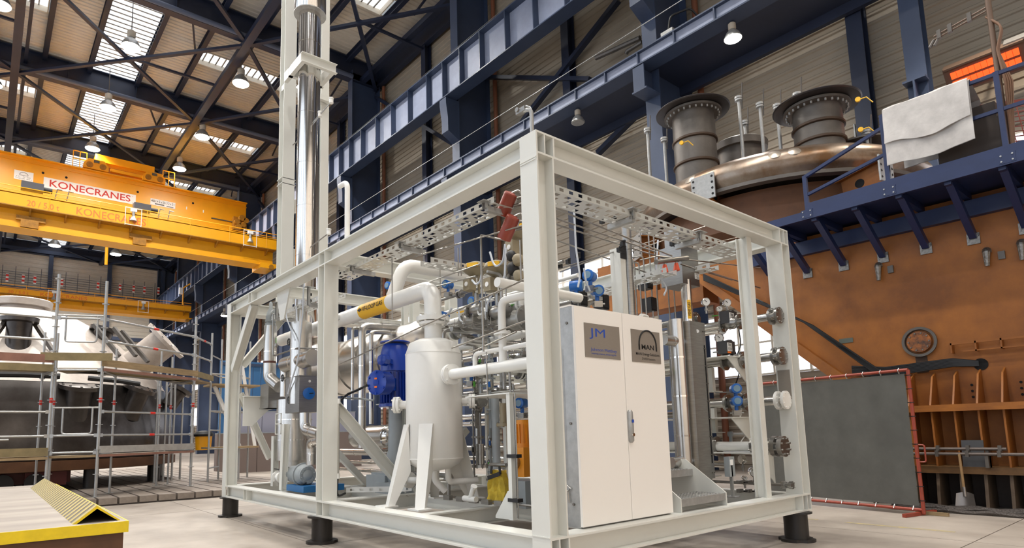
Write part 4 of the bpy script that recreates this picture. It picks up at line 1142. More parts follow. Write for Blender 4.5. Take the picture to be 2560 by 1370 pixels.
clad('broad polished insulated vessel low in the left bay', [(.75, at(735, 1060, X=.75).y, at(735, 1150, X=.75).z), (.75, at(735, 1060, X=.75).y, at(735, 1000, X=.75).z)], .27, bands=.35, n=30)
clad('lower narrower polished insulated vessel section near pump', [(.75, at(735, 1060, X=.75).y, at(735, 1195, X=.75).z), (.75, at(735, 1060, X=.75).y, at(735, 1150, X=.75).z)], .2, bands=0, n=30)
clad('polished insulated elbow below the gauge box', [L(762, 1032, .4), L(762, 1075, .4), L(800, 1085, .4)], .075, bands=.3, bend=.14)
c2 = clad('polished insulated drop into the grey pump with white arrow', [L(800, 1100, .4), L(778, 1105, .4), L(778, 1162, .4)], .068, bands=.25, bend=.1)
z = L(775, 1142, .33)
MB().prism([(-.018, -.06), (.018, -.06), (.018, .02), (.04, .02), (0, .07), (-.04, .02), (-.018, .02)], z, -Y_, Z_, (-.004, 0, 0)).build('arrow', OWHITE, c2)
for u0, u1, v0, v1, X in ((715, 722, 1060, 1200, .3), (688, 700, 1090, 1215, .5)):
    a = at(u0, v0, X=X); b = at(u1 - 14, v1, X=X)
    tag(MB().ibeam(a, (X, b.y, .5), .09, .09, .008, .01, up=X_).build('support_strut', SKID), 'sloping white strut in the far left bay, %s of two' % ('nearer' if X < .4 else 'farther'), 'strut')
t = thing('slotted_bracket', 'pale slotted upright bracket at the far left bay', 'bracket', at(693, 1080, X=.3))
a = at(688, 1035, X=.3); b = at(701, 1085, X=.3)
MB().box(.3, .315, a.y - .01, a.y, b.z, a.z).box(.3, .315, b.y, b.y + .01, b.z, a.z).build('frame', SKID, t)
for zf in (0, .5, 1): MB().box(.3, .315, b.y, a.y, a.z + (b.z - a.z) * zf - .006, a.z + (b.z - a.z) * zf + .006).build('rung', SKID, t)
# pump set
pc = at(768, 1190, X=.5)
t = thing('circulation_pump', 'grey centrifugal pump on a blue base plate', 'pump', (.5, pc.y, .5))
MB().box(.3, .9, pc.y - .35, pc.y + .25, .5, .585).build('base_plate', mat('base_blue', (34, 104, 160), .4), t)
MB().lathe([(.05, -.16), (.11, -.12), (.15, -.06), (.15, .06), (.11, .1), (.06, .12)], (.45, pc.y, pc.z + .02), Y_, n=24).build('casing', GREYP, t)
for d in (-.13, .0, .13): MB().flange((.45, pc.y + d, pc.z + .02), Y_, .17 if d == 0 else .12, .03, nb=10, bolt=.01).build('flange', GREYP, t)
MB().cyl((.45, pc.y + .1, pc.z + .02), (.45, pc.y + .36, pc.z + .02), .12, n=20).build('lantern', GREYP, t)
MB().tube([(.4, pc.y - .2, .62), (.36, pc.y - .1, .58), (.38, pc.y, .60), (.4, pc.y + .1, .6)], .012, n=6).build('cable', BLACK, t)
for u_, v_ in ((700, 1193), (722, 1188)):
    p = at(u_, v_, X=.42); ball_valve(p, Y_, .05, 'white flanged valve low in the far left bay, %s' % ('left one' if u_ < 710 else 'right one'), lever=BLACK, group='white flanged valves', body=WHITE)
for u_, v_ in ((722, 855), (706, 945), (722, 1000)):
    p = at(u_, v_, X=.3)
    t = thing('hand_wheel_valve', 'small valve with black hand wheel, %s of three in left bay' % {855: 'topmost', 945: 'middle', 1000: 'lowest'}[v_], 'valve', p)
    MB().tube([p + V((0, .05 * math.cos(a), .05 * math.sin(a))) for a in [2 * math.pi * i / 12 for i in range(13)]], .007, n=6).build('hand_wheel', BLACK, t)
    MB().bar(p - Y_ * .05, p + Y_ * .05, .008, .008).bar(p - Z_ * .05, p + Z_ * .05, .008, .008, up=Y_).build('spokes', BLACK, t)
    MB().cyl(p, p + X_ * .12, .012, n=8).build('stem', STEELR, t)
    MB().lathe([(.03, -.06), (.04, 0), (.03, .06)], p + X_ * .14, Z_, n=12).build('body', STEELR, t)
ball_valve(at(690, 864, X=.3), Z_, .018, 'tiny valve with green lever beside the far left riser', fl=False)
tubing([at(680, 785, X=.3), at(683, 783, X=.3), at(683, 890, X=.3), at(700, 885, X=.3), at(745, 870, X=.3), at(800, 872, X=.3)], .012, label='bent steel tube across the far left bay', group=None)
# clear hoses hanging in the left bay
for pts in ([(760, 690), (757, 780), (745, 900), (722, 975), (720, 985)], [(710, 760), (718, 800), (738, 850)]):
    tubing([at(u_, v_, X=.25) for u_, v_ in pts], .011, m_=mat('clear_hose', (196, 202, 210), .25), label='clear hose hanging in the left bay, the %s one' % ('longer' if len(pts) > 3 else 'shorter'), group=None, bend=.2)

# ------------------------------------------------------------------ middle bay: horizontal insulated reactor and polished risers
XR = 1.75
a = at(850, 900, X=XR)
rc = clad('large polished insulated horizontal vessel behind the middle post', [(XR, 4.1, 2.42), (XR, 7.3, 2.42)], .46, bands=.8, n=40, name='insulated_reactor')
MB().lathe([(.02, -.12), (.25, -.1), (.42, -.04), (.46, 0)], (XR, 4.1, 2.42), Y_, n=40).build('end_cap', CLAD, rc)
for (u0, rr, v0, v1, X, wd) in ((905, .055, 815, 1120, .95, 'thicker'), (881, .022, 820, 1000, .85, 'thinnest'), (928, .032, 830, 1060, 1.0, 'middle')):
    p = at(u0, 950, X=X)
    clad('polished vertical riser beside the middle post, the %s one' % wd, [(X, p.y, at(u0, v1, X=X).z), (X, p.y, at(u0, v0, X=X).z), (X + .6, p.y, at(u0, v0, X=X).z + .03)], rr, bands=.6, bend=rr * 2)
p = at(930, 1092, X=1.35)
cl = clad('polished insulated pipe elbow behind the sloping brace', [(1.35, 5.4, p.z), (1.35, at(965, 1092, X=1.35).y, p.z), (1.35, at(975, 1092, X=1.35).y, p.z)], .165, bands=.5, n=28)
MB().lathe([(.165, 0), (.15, .06), (.11, .1), (.02, .11)], (1.35, at(975, 1092, X=1.35).y, p.z), -Y_, n=28).build('elbow_cap', STEEL, cl)
for v_, r in ((1130, .05), (1155, .025), (1175, .03)):
    z = at(900, v_, X=1.5).z
    clad('polished low pipe behind the brace, at %s' % {1130: 'the upper level', 1155: 'the middle level', 1175: 'the lowest level'}[v_], [(1.5, 6.8, z), (1.5, 3.2, z)], r, bands=.6)
tag(MB().box(1.0, 1.5, 4.0, 4.5, .5, .72).box(1.05, 1.45, 4.05, 4.45, .72, .75).build('junction_box', GREYP), 'pale grey box on the skid floor behind the brace', 'box')
# white and grey structures in the middle bay, seen under the loop pipe
for i, (u_, v0, v1, X, wd) in enumerate(((1035, 690, 900, 1.9, .06), (1012, 770, 960, 1.6, .04), (1125, 620, 830, 2.3, .07))):
    p = at(u_, v0, X=X)
    tag(MB().ibeam((X, p.y, .5), (X, p.y, 3.33), wd * 2, wd * 2, .008, .01, up=Y_).build('pipe_support', SKID), 'off-white upright pipe support in the middle bay, number %s from the left' % ('two', 'one', 'three')[i], 'support post')
for i, (y, z, r) in enumerate(((2.2, 2.62, .05), (2.75, 2.5, .035), (2.5, 2.32, .06), (3.0, 2.05, .045), (2.05, 1.95, .03))):
    pipe_thing('process_pipe', 'mid-bay process pipe crossing behind the vessel, level %s from top' % ('one', 'two', 'three', 'four', 'five')[i], 'pipe', [(1.2, y, z), (3.4, y, z)], r, (WHITE, STEELR, STEEL, STEELR, WHITE)[i], flanges=[((1.6 + .3 * i, y, z), X_), ((1.66 + .3 * i, y, z), X_)], group='process pipes in the middle bay')
for i, (x, z, r, y0, y1) in enumerate(((1.35, 2.62, .045, 1.1, 3.0), (1.6, 2.35, .045, .95, 3.3), (1.9, 2.78, .04, 1.8, 6.8), (2.3, 2.5, .06, 1.9, 6.8), (2.7, 2.9, .03, 1.9, 7.0), (1.5, 2.0, .04, .7, 2.6), (3.0, 2.55, .05, 1.7, 7.0), (2.1, 3.02, .025, 1.5, 6.9), (1.75, 3.1, .022, 1.4, 4.0))):
    pipe_thing('process_pipe', 'long process pipe running down the skid, %s counted from the cabinet side' % ('first', 'second', 'third', 'fourth', 'fifth', 'sixth', 'seventh', 'eighth', 'ninth')[i], 'pipe', [(x, y0, z), (x, y1, z)], r, (WHITE, WHITE, STEELR, STEEL, STEELR, WHITE, STEEL, WHITE, STEELR)[i], flanges=[((x, y0 + .5 + .17 * i, z), Y_), ((x, y0 + .56 + .17 * i, z), Y_)], group='long process pipes', n=16)
# flanged valves between vessel and front post
for i, (u_, v_, X, r) in enumerate(((1180, 802, 1.35, .062), (1228, 805, 1.5, .05), (1290, 800, 1.3, .075), (1150, 830, 1.6, .05), (1205, 930, 1.5, .05), (1300, 905, 1.7, .055), (1245, 990, 1.6, .045), (1195, 1003, 1.2, .04))):
    p = at(u_, v_, X=X)
    ball_valve(p, Y_, r, 'grey flanged valve %s' % ('right of the vessel top flange', 'below the diaphragm actuators', 'behind the white riser elbow', 'close behind the vessel dome', 'behind the bypass pipe', 'at the post, above the side pipe', 'on the white support table', 'right of the vessel side nozzle')[i], lever=(LABY, STEELR, GREEN, LABY, BLACK, STEELR, STEELR, BLACK)[i], group='flanged valves near the vessel', body=mat('valve_grey', (168, 166, 160), .35, metal=.5, var=.2, vscale=12))
for i, (u_, v_, X) in enumerate(((1192, 775, 1.25), (1245, 780, 1.15), (1300, 690, 1.2))):
    p = at(u_, v_, X=X)
    t = control_valve(p, ('beige diaphragm control valve left of the pair near post', 'beige diaphragm control valve right of the pair near post', 'beige and black control valve tucked behind the front post')[i], s=.9)
# support table of white square tube with flat top
tb = thing('pipe_table', 'white square-tube pipe table between vessel and front post', 'support table', at(1240, 1240, Z=.5))
tz = at(1260, 975, X=1.1).z
for u_, v_ in ((1221, 1200), (1270, 1255)):
    p = at(u_, v_, Z=.5)
    MB().box(p.x - .025, p.x + .025, p.y - .025, p.y + .025, .5, tz).build('leg', SKID, tb)
p = at(1221, 1200, Z=.5); q = at(1270, 1255, Z=.5)
MB().box(min(p.x, q.x) - .05, max(p.x, q.x) + .5, q.y - .3, p.y + .15, tz, tz + .012).build('top_plate', SKID, tb)
MB().prism([(0, 0), (.16, 0), (.16, .26)], (q.x, q.y + .05, .5), Y_, Z_, (.012, 0, 0)).build('gusset', SKID, tb)
# orange pump and yellow bag
p = at(1306, 1110, X=1.15)
t = thing('dosing_pump', 'orange dosing pump on a grey pedestal by the front post', 'pump', (1.15, p.y, .5))
MB().box(1.05, 1.3, p.y - .13, p.y + .13, .5, at(1306, 1200, X=1.15).z).build('pedestal', GREYP, t)
zA, zB, zC = at(1306, 1190, X=1.15).z, at(1306, 1118, X=1.15).z, at(1306, 1050, X=1.15).z
MB().box(1.05, 1.3, p.y - .12, p.y + .1, zA, zB).build('gear_case', ORP, t)
MB().cyl((1.17, p.y, zB), (1.17, p.y, zC), .085, n=20).build('motor', ORP, t)
for i in range(16):
    aa = 2 * math.pi * i / 16
    MB().obox((1.17 + .09 * math.cos(aa), p.y + .09 * math.sin(aa), (zB + zC) / 2), (math.cos(aa), math.sin(aa), 0), (-math.sin(aa), math.cos(aa), 0), Z_, .025, .006, (zC - zB) * .7).build('cooling_fin', ORP, t)
MB().cyl((1.0, p.y, (zA + zB) / 2), (1.05, p.y, (zA + zB) / 2), .07, n=18).build('pump_head', STEELR, t)
p = at(1243, 1180, X=.95)
t = thing('tool_bag', 'yellow cloth bag with black straps hanging in the skid', 'bag', (.95, p.y, p.z - .35))
w0, h0 = .10, .30
mb = MB(); n_ = 7
vs = []
for j in range(6):
    for i in range(n_ + 1):
        s_ = i / n_ - .5; tt = j / 5
        vs.append((.95 - .025 * math.sin(i * 2.1 + j) - .05 * tt, p.y - s_ * (.18 + .1 * tt), p.z - h0 * tt + .02 * math.sin(i * 1.7)))
fs = [(j * (n_ + 1) + i, j * (n_ + 1) + i + 1, (j + 1) * (n_ + 1) + i + 1, (j + 1) * (n_ + 1) + i) for j in range(5) for i in range(n_)]
k = len(vs)
vs += [(x + .07, y, z) for x, y, z in vs]
fs += [tuple(reversed([q_ + k for q_ in f])) for f in fs]
rim = [i for i in range(n_ + 1)] + [j * (n_ + 1) + n_ for j in range(1, 6)] + [5 * (n_ + 1) + i for i in range(n_ - 1, -1, -1)] + [j * (n_ + 1) for j in range(4, 0, -1)]
fs += [(rim[i], rim[(i + 1) % len(rim)], rim[(i + 1) % len(rim)] + k, rim[i] + k) for i in range(len(rim))]
mb.add(vs, fs).build('bag_body', mat('yellow_cloth', (206, 176, 56), .85, var=.3, vscale=14), t)
MB().bar((.9, p.y + .09, p.z - .06), (.9, p.y - .1, p.z - .01), .01, .04).build('strap', BLACK, t)
for d in (-.06, .06): MB().bar((.93, p.y + d, p.z + .06), (.93, p.y + d * 1.2, p.z - .02), .03, .006).build('handle', BLACK, t)
MB().cyl((.97, p.y + .13, p.z + .07), (.97, p.y - .12, p.z + .07), .02, n=10).build('rod', STEELR, t)
# small valves along the floor by the vessel
for i in range(6):
    p = at(1120 + i * 32, 1246 - (i % 2) * 4, X=.85)
    needle_valve((p.x, p.y, .56), Y_, 'small steel drain valve on the skid floor, %s from the vessel' % ('first', 'second', 'third', 'fourth', 'fifth', 'sixth')[i], s=1.4)
tubing([(.9, 2.4, .56), (.9, .7, .56)], .012, label='steel drain line along the skid floor', group=None)
p = at(1175, 1238, X=.8)
t = thing('y_strainer', 'white Y-strainer on the drain line at the vessel foot', 'strainer', (p.x, p.y, .52))
MB().cyl((p.x, p.y + .1, .58), (p.x, p.y - .1, .58), .03, n=12).build('body', WHITE, t)
MB().cyl((p.x, p.y, .58), (p.x - .02, p.y - .09, .70), .026, n=12).build('branch', WHITE, t)
MB().cyl((p.x - .02, p.y - .09, .70), (p.x - .022, p.y - .1, .715), .035, n=8).build('cap', WHITE, t)
# diaphragm level instruments, grey-olive columns, black boxes
for i, (u_, v0, v1, X, r) in enumerate(((1237, 985, 1168, 1.25, .045), (1257, 1008, 1062, 1.2, .035), (1200, 1110, 1165, 1.4, .05))):
    p = at(u_, v0, X=X)
    pipe_thing('instrument_column', ('grey upright pipe standing behind the pipe table', 'olive capped cylinder hanging by the pipe table', 'short stainless cylinder behind the vessel leg')[i], 'pipe', [(X, p.y, at(u_, v1, X=X).z), (X, p.y, p.z)], r, (GREYP, OLIVE, STEELR)[i], flanges=[((X, p.y, at(u_, v1, X=X).z), Z_)])

# ------------------------------------------------------------------ small-bore risers with fittings amid the pipework
random.seed(21)
lab = 'upright small-bore riser with fittings amid the pipework'
for i in range(34):
    x = random.uniform(1.1, 2.6); y = random.uniform(.95, 3.2)
    z0 = random.choice((.5, .9, 1.3, 1.7)); z1 = z0 + random.uniform(.7, 1.5)
    z1 = min(z1, 3.05)
    t = thing('small_bore_riser', lab, 'pipe', (x, y, z0), 'small-bore risers')
    r = random.choice((.012, .016, .022, .03))
    m_ = random.choice((STEELR, GALV, WHITE, STEELR, GREYP))
    MB().tube([(x, y, z0), (x, y, z1), (x + random.choice((-.2, .2)), y + random.uniform(-.1, .1), z1)], r, n=8, bend=r * 3).build('tube', m_, t)
    for k in range(3):
        z = z0 + (z1 - z0) * (.2 + .27 * k)
        if k == 1: MB().lathe([(r * 1.2, -.06), (r * 2.2, -.04), (r * 2.4, 0), (r * 2.2, .04), (r * 1.2, .06)], (x, y, z), n=12).build('valve_body', STEELR, t); MB().cyl((x, y, z), (x - r * 4, y - r * 4, z), r * .7, n=8).build('valve_stem', STEELR, t); MB().cyl((x - r * 4, y - r * 4, z - .03), (x - r * 4, y - r * 4, z + .03), r * .9, n=8).build('handle', random.choice((BLACK, GREEN, LABY, TBLUE, REDT)), t)
        else: MB().flange((x, y, z), Z_, r * 2.4 + .01, .018, nb=4, bolt=.005).build('flange', m_, t)
for i in range(14):
    x = random.uniform(1.2, 2.8); y = random.uniform(1.0, 3.0); z = random.uniform(2.1, 3.0)
    t = thing('tubing_manifold', 'small steel tubing manifold clipped amid the pipework', 'manifold', (x, y, z), 'tubing manifolds')
    MB().obox((x, y, z), X_, Y_, Z_, .2, .035, .035).build('block', STEELR, t)
    for k in range(4):
        xx = x - .075 + .05 * k
        MB().cyl((xx, y, z + .015), (xx, y, z + .07), .008, n=6).build('stub', STEELR, t); MB().cyl((xx, y, z + .07), (xx, y, z + .085), .016, n=6).build('knob', random.choice((BLACK, STEELR, BLACK)), t)
    MB().tube([(x - .1, y, z), (x - .3, y, z), (x - .3, y, z - .4)], .006, n=5, bend=.04).build('line', STEELR, t)
# ================================================================== trays, cylinders, instruments, right-hand pipe bank
zt0 = 3.30
t1 = tray((.34, .9, zt0), (.34, 4.15, zt0), .24, 'perforated cable tray under the long top beam', across=X_)
for y in (1.0, 2.45, 3.6): tray_hanger((.33, y, H1 - HB), (.33, y, zt0 - .03), t1, (.3, 0, 0))
t1b = tray((.34, 4.3, 3.1), (.34, 6.4, 3.1), .24, 'perforated cable tray in the far left bay', across=X_)
for y in (4.9, 6.1): tray_hanger((.33, y, H1 - HB), (.33, y, 3.07), t1b, (.3, 0, 0))
t2 = tray((.55, .34, 3.27), (SW - .2, .34, 3.27), .26, 'perforated cable tray under the front cross beam', across=Y_)
for x in (1.6, 2.75): tray_hanger((x, .33, H1 - HB), (x, .33, 3.24), t2, (0, .3, 0))
tray((.6, 2.3, 3.12), (2.6, 2.3, 3.12), .2, 'perforated cable tray crossing towards the diaphragm valves', across=Y_)
tray((2.8, .8, 3.0), (2.8, 5.5, 3.0), .2, 'perforated cable tray along the cabinet bay', across=X_)
tray((.5, 4.6, 2.85), (3.0, 4.6, 2.85), .2, 'perforated cable tray crossing behind the middle post', across=Y_)
tray((3.55, .7, 3.15), (3.55, 3.4, 3.15), .2, 'perforated cable tray near the right corner post', across=X_)
tray((.4, 3.9, .56), (.95, 3.4, .56), .08, 'low perforated tray at the foot of the middle post', across=X_)
# red sample cylinders behind the front post
for i, (p0, p1) in enumerate((((1277, 480), (1250, 545)), ((1283, 538), (1254, 605)))):
    a = at(p0[0], p0[1] + 6, X=.55); b = at(p1[0] + 6, p1[1] - 8, X=.55)
    d = (a - b).normalized()
    t = thing('red_cylinder', 'red oxide steel cylinder clamped at a slant, %s of two' % ('upper', 'lower')[i], 'cylinder', b)
    MB().cyl(b, a, .066, n=24).build('shell', RED, t)
    MB().lathe([(.066, 0), (.06, .012), (.02, .02)], a, d, n=24).build('end_cap', RED, t)
    sd = frame_of(d)[1]
    MB().obox((a + b) / 2 + V((.03, -.06, .02)), d, X_, Y_, (a - b).length * .55, .05, .05).build('clamp_bar', GALV, t)
    for f in (.35, .7): MB().cyl(b + (a - b) * f + V((.03, -.09, .0)), b + (a - b) * f + V((.08, -.2, .0)), .014, n=8).build('clamp_bolt', BOLT, t)
    MB().tube([a + d * .01, a + d * .05 + V((.05, -.02, 0)), a + V((.15, -.1, -.1))], .01, n=6, bend=.03).build('fitting', STEELR, t)
t = thing('pneumatic_actuator', 'dark pneumatic actuator hanging below the red cylinders', 'actuator', at(1290, 700, X=.9))
for k, (u_, v_, s_, m_) in enumerate(((1278, 640, .09, BLACK), (1283, 672, .11, BLACK), (1295, 650, .1, OLIVE), (1297, 690, .1, OLIVE))):
    p = at(u_, v_, X=.9); MB().lathe([(s_ * .4, -s_ * .5), (s_ * .55, -s_ * .3), (s_ * .55, s_ * .3), (s_ * .4, s_ * .5)], p, (0, 0.3, 1), n=14).build('chamber', m_, t)

# tubing: long straight runs under the trays
for i, (p, q, X) in enumerate((((840, 915), (1330, 690), .35), ((1040, 640), (1320, 560), .5), ((1130, 870), (1320, 800), .3), ((1000, 730), (1200, 660), .8), ((980, 745), (1190, 690), .9), ((1180, 880), (1290, 830), .6))):
    a = at(*p, X=X); b = at(*q, X=X)
    tubing([a, (X, b.y, a.z + (b.z - a.z) * .5), b] if False else [a, b], .008, label='thin straight tube strung across the long side')
for i, (p, q, Y) in enumerate((((1385, 520), (1680, 640), .75), ((1385, 545), (1640, 630), 1.0), ((1385, 560), (1900, 720), 1.1), ((1390, 600), (1640, 690), 1.5), ((1400, 680), (1560, 620), 1.2), ((1395, 672), (1640, 600), 1.8), ((1560, 635), (1780, 560), 1.4), ((1600, 650), (1860, 590), 1.6), ((1640, 640), (1900, 670), .9), ((1700, 660), (1830, 700), .9))):
    a = at(*p, Y=Y); b = at(*q, Y=Y)
    tubing([a, b], .009, label='thin straight tube strung above the cabinet')
for i in range(9):
    u_ = (1572, 1585, 1597, 1608, 1620, 1633, 1660, 1680, 1575)[i]; v0 = (640, 648, 655, 640, 570, 575, 560, 650, 600)[i]
    a = at(u_, v0, Y=1.3 + .08 * i)
    tubing([a + V((-.25, .1, -.05)), a, (a.x, a.y, 2.15)], .010, label='upright tube with bent top behind the cabinet')
for i, (u_, v0, v1, X) in enumerate(((980, 640, 800, .5), (1202, 590, 880, .6), (1216, 880, 1000, .6), (1275, 930, 1240, .75), (1283, 960, 1240, .8), (1145, 620, 690, .9), (1152, 615, 690, .95), (1300, 600, 700, .5), (1264, 700, 740, .5), (1100, 660, 800, 1.4), (1060, 640, 760, 1.8))):
    a = at(u_, v0, X=X); b = at(u_, v1, X=X)
    tubing([(X, a.y, a.z), (X, a.y, b.z)], .011 if i == 1 else .007, label='thin upright tube on the vessel side')
tubing([at(1202, 590, X=.6), at(1204, 588, X=.6), at(1240, 596, X=.6), at(1262, 600, X=.6)], .011, label='bent tube joining the red cylinders', group=None)
for pts in ([(1263, 610), (1258, 655), (1240, 668), (1232, 655), (1225, 630)], [(1205, 680), (1200, 705), (1190, 712), (1180, 700)], [(1265, 620), (1262, 690), (1255, 705)], [(1230, 735), (1218, 760), (1216, 780)], [(1130, 770), (1110, 800), (1100, 815)], [(1145, 770), (1150, 800), (1160, 810)]):
    tubing([at(u_, v_, X=1.0) for u_, v_ in pts], .012, m_=MATS['clear_hose'], label='grey flexible conduit looping to a control valve', group='flexible conduits', bend=.08)
for pts in ([(1435, 525), (1440, 620), (1450, 690), (1445, 718)], [(1460, 670), (1465, 705), (1475, 728)], [(1645, 600), (1640, 680), (1668, 720), (1660, 738)]):
    tubing([at(u_, v_, Y=1.0) for u_, v_ in pts], .011, m_=MATS['clear_hose'], label='pale flexible conduit hanging above the cabinet', group='pale conduits above the cabinet', bend=.1)
for i, (u_, v_, Y) in enumerate(((1350 + 155, 553, .8), (1535, 550, .8), (1557, 610, 1.0), (1548, 625, 1.0), (1680, 610, .9), (1690, 612, .9), (1445, 640, 1.5), (1420, 655, 1.5), (1400, 665, 1.5))):
    p = at(u_, v_, Y=Y)
    tag(MB().obox(p, X_, Y_, Z_, .045, .04, .05).obox(p + V((.0, -.02, .03)), X_, Y_, Z_, .02, .03, .02).build('tube_clamp', BLACK), 'black plastic tube clamp above the cabinet', 'clamp', 'black tube clamps')
# stainless square column and white I-post behind the cabinet
p = at(1555, 700, Y=1.15)
t = thing('duct_column', 'white and stainless upright column behind the cabinet', 'column', (p.x, 1.15, .5))
MB().box(p.x - .07, p.x + .02, 1.1, 1.25, .5, 3.3).build('white_post', SKID, t)
MB().cyl((p.x + .085, 1.12, .5), (p.x + .085, 1.12, at(1575, 560, Y=1.15).z), .055, n=20).build('steel_pipe', STEELR, t)
MB().box(p.x - .075, p.x + .025, 1.09, 1.1, at(1550, 645, Y=1.1).z, at(1550, 612, Y=1.1).z).build('black_pad', BLACK, t)
# transmitters above the cabinet
for i, (u_, v_, f) in enumerate(((1475, 690, (-1, -.3, 0)), (1440, 715, (.6, -1, 0)), (1492, 727, (-.6, -1, -.2)))):
    transmitter(at(u_, v_, Y=1.1), f, 'blue-headed transmitter above the cabinet, %s' % ('uppermost of three', 'leftmost of three', 'lowest of three')[i], .9)
for i, (u_, v_, X) in enumerate(((1120, 712, 1.6), (1185, 755, 1.5), (975, 715, 1.5), (1110, 790, 1.6), (1178, 930, 1.3), (1305, 1008, 1.5))):
    transmitter(at(u_, v_, X=X), (-1, -.2, 0), 'blue transmitter among the pipes %s' % ('left of the diaphragm valves', 'under the diaphragm valves', 'behind the return pipe bend', 'right of the vessel elbow', 'right of the vessel side flange', 'by the front post, above the orange pump')[i], .85)
pipe_thing('capped_header', 'white pipe stub with rounded end just above the cabinet', 'pipe', [(.35, .9, at(1420, 737, Y=.9).z), at(1450, 745, Y=.9)], .045, WHITE, n=18)
tag(MB().box(1.15, 1.4, 1.2, 1.4, 2.25, 2.5).box(1.16, 1.2, 1.18, 1.2, 2.3, 2.45).build('junction_box', mat('box_grey', (120, 120, 118), .5)), 'grey junction box behind the front post', 'box')
for i, (u_, v_) in enumerate(((1460, 745), (1515, 755), (1625, 705), (1635, 760))):
    p = at(u_, v_, Y=1.6)
    tag(MB().box(p.x - .06, p.x + .06, 1.6, 1.75, p.z - .09, p.z + .09).box(p.x - .05, p.x + .05, 1.59, 1.6, p.z - .07, p.z + .07).build('solenoid_box', BLACK), 'black solenoid box behind the cabinet top, %s from left' % ('first', 'second', 'third', 'fourth')[i], 'box', 'black solenoid boxes')
# frosted skid louvres: wire basket tray behind cabinet top
t = thing('wire_tray', 'wire cable basket behind the cabinet top', 'cable tray', (1.2, 1.8, 2.35))
for k in range(5): MB().cyl((.6, 1.75 + .08 * k, 2.38), (2.3, 1.75 + .08 * k, 2.38), .004, n=5).build('wire', STEELR, t)
for k in range(14): MB().tube([(.62 + .12 * k, 1.75, 2.46), (.62 + .12 * k, 1.75, 2.38), (.62 + .12 * k, 2.07, 2.38), (.62 + .12 * k, 2.07, 2.46)], .004, n=5).build('wire', STEELR, t)

# ------------------------------------------------------------------ right-hand bay
YR = .62
def Rr(u, v, Y=YR): return at(u, v, Y=Y)
p = Rr(1700, 960)
ip = clad('tall polished insulated pipe right of the cabinet', [(p.x, YR, Rr(1705, 1190).z), (p.x, YR, Rr(1695, 800).z)], .075, bands=.42)
for v_, wd in ((855, 'upper'), (1155, 'lower')):
    z = Rr(1700, v_).z
    clad('polished insulated branch tee of the tall pipe, %s one' % wd, [(p.x - .25, YR, z), (p.x + .36, YR, z)], .055, bands=.2)
a = Rr(1735, 803, .5); b = Rr(1787, 1205, .5)
lc_ = thing('level_gauge_casing', 'tall stainless level gauge casing with a dark slot', 'level gauge', ((a.x + b.x) / 2, .55, b.z))
x0, x1 = Rr(1737, 1000, .5).x, Rr(1767, 1000, .5).x
MB().box(x0, x1, .5, .78, b.z, a.z).build('casing', STEELR, lc_)
MB().box(x1, x1 + .06, .5, .62, b.z + .04, a.z).build('side_channel', STEELR, lc_)
MB().box(x1 + .018, x1 + .03, .495, .5, b.z + .2, a.z - .25).build('slot', HOLE, lc_)
for k in range(9):
    z = b.z + .1 + k * (a.z - b.z - .2) / 8
    for dx in (.01, .045): MB().cyl((x1 + dx, .49, z), (x1 + dx, .5, z), .006, n=6).build('screw', BOLT, lc_)
MB().cyl(at(1743, 828, Y=.5), at(1743, 828, Y=.495), .02, n=14).build('round_plate', OWHITE, lc_)
MB().cyl((x1, .56, b.z), (x1, .56, b.z - .1), .04, n=12).build('drain_stub', STEELR, lc_)
MB().flange((x1, .56, b.z - .08), Z_, .08, .025, nb=6, bolt=.008).build('drain_flange', STEELR, lc_)
# vent gas pipe with insulation box
Yv = .95
p = Rr(1715, 720, Yv)
vg = pipe_thing('vent_gas_pipe', 'polished vent pipe with vertical yellow VENT GAS label', 'pipe', [(p.x, Yv, Rr(1722, 830, Yv).z), (p.x, Yv, Rr(1712, 700, Yv).z)], .062, STEEL, n=20)
lz0, lz1 = Rr(1716, 798, Yv).z, Rr(1716, 752, Yv).z
lo_ = V((-.62, -.78, 0)).normalized()
mb = MB()
MB().obox(V((p.x, Yv, (lz0 + lz1) / 2)) + lo_ * .062, lo_, lo_.cross(Z_), Z_, .004, .045, lz1 - lz0).build('label', LABY, vg)
text('VENT GAS', V((p.x, Yv, lz0 + .03)) + lo_ * .066 + lo_.cross(Z_).normalized() * -.014, Z_, lo_.cross(Z_).normalized(), .03, PBLACK, vg, width=lz1 - lz0 - .06, thick=.0, bold=.012)
a = Rr(1692, 612, Yv); b = Rr(1744, 720, Yv)
t = thing('insulation_box', 'tall stainless insulation box with white tag near tray', 'insulation box', ((a.x + b.x) / 2, Yv, b.z))
xm = Rr(1712, 660, Yv).x
MB().box(a.x, b.x - .03, Yv - .05, Yv + .25, b.z, a.z).build('casing', STEELR, t)
tg = MB().box(xm + .12, xm + .21, Yv - .056, Yv - .05, Rr(1725, 698, Yv).z, Rr(1725, 684, Yv).z).build('tag_plate', OWHITE, t)
text('PSV', (xm + .13, Yv - .056, Rr(1725, 690, Yv).z), X_, Z_, .028, PBLACK, tg, width=.06, thick=.002)
text('1201', (xm + .13, Yv - .056, Rr(1725, 697, Yv).z), X_, Z_, .028, PBLACK, tg, width=.07, thick=.002)
MB().box(a.x + .05, b.x - .1, Yv, Yv + .2, a.z, a.z + .25).build('upper_casing', STEELR, t)
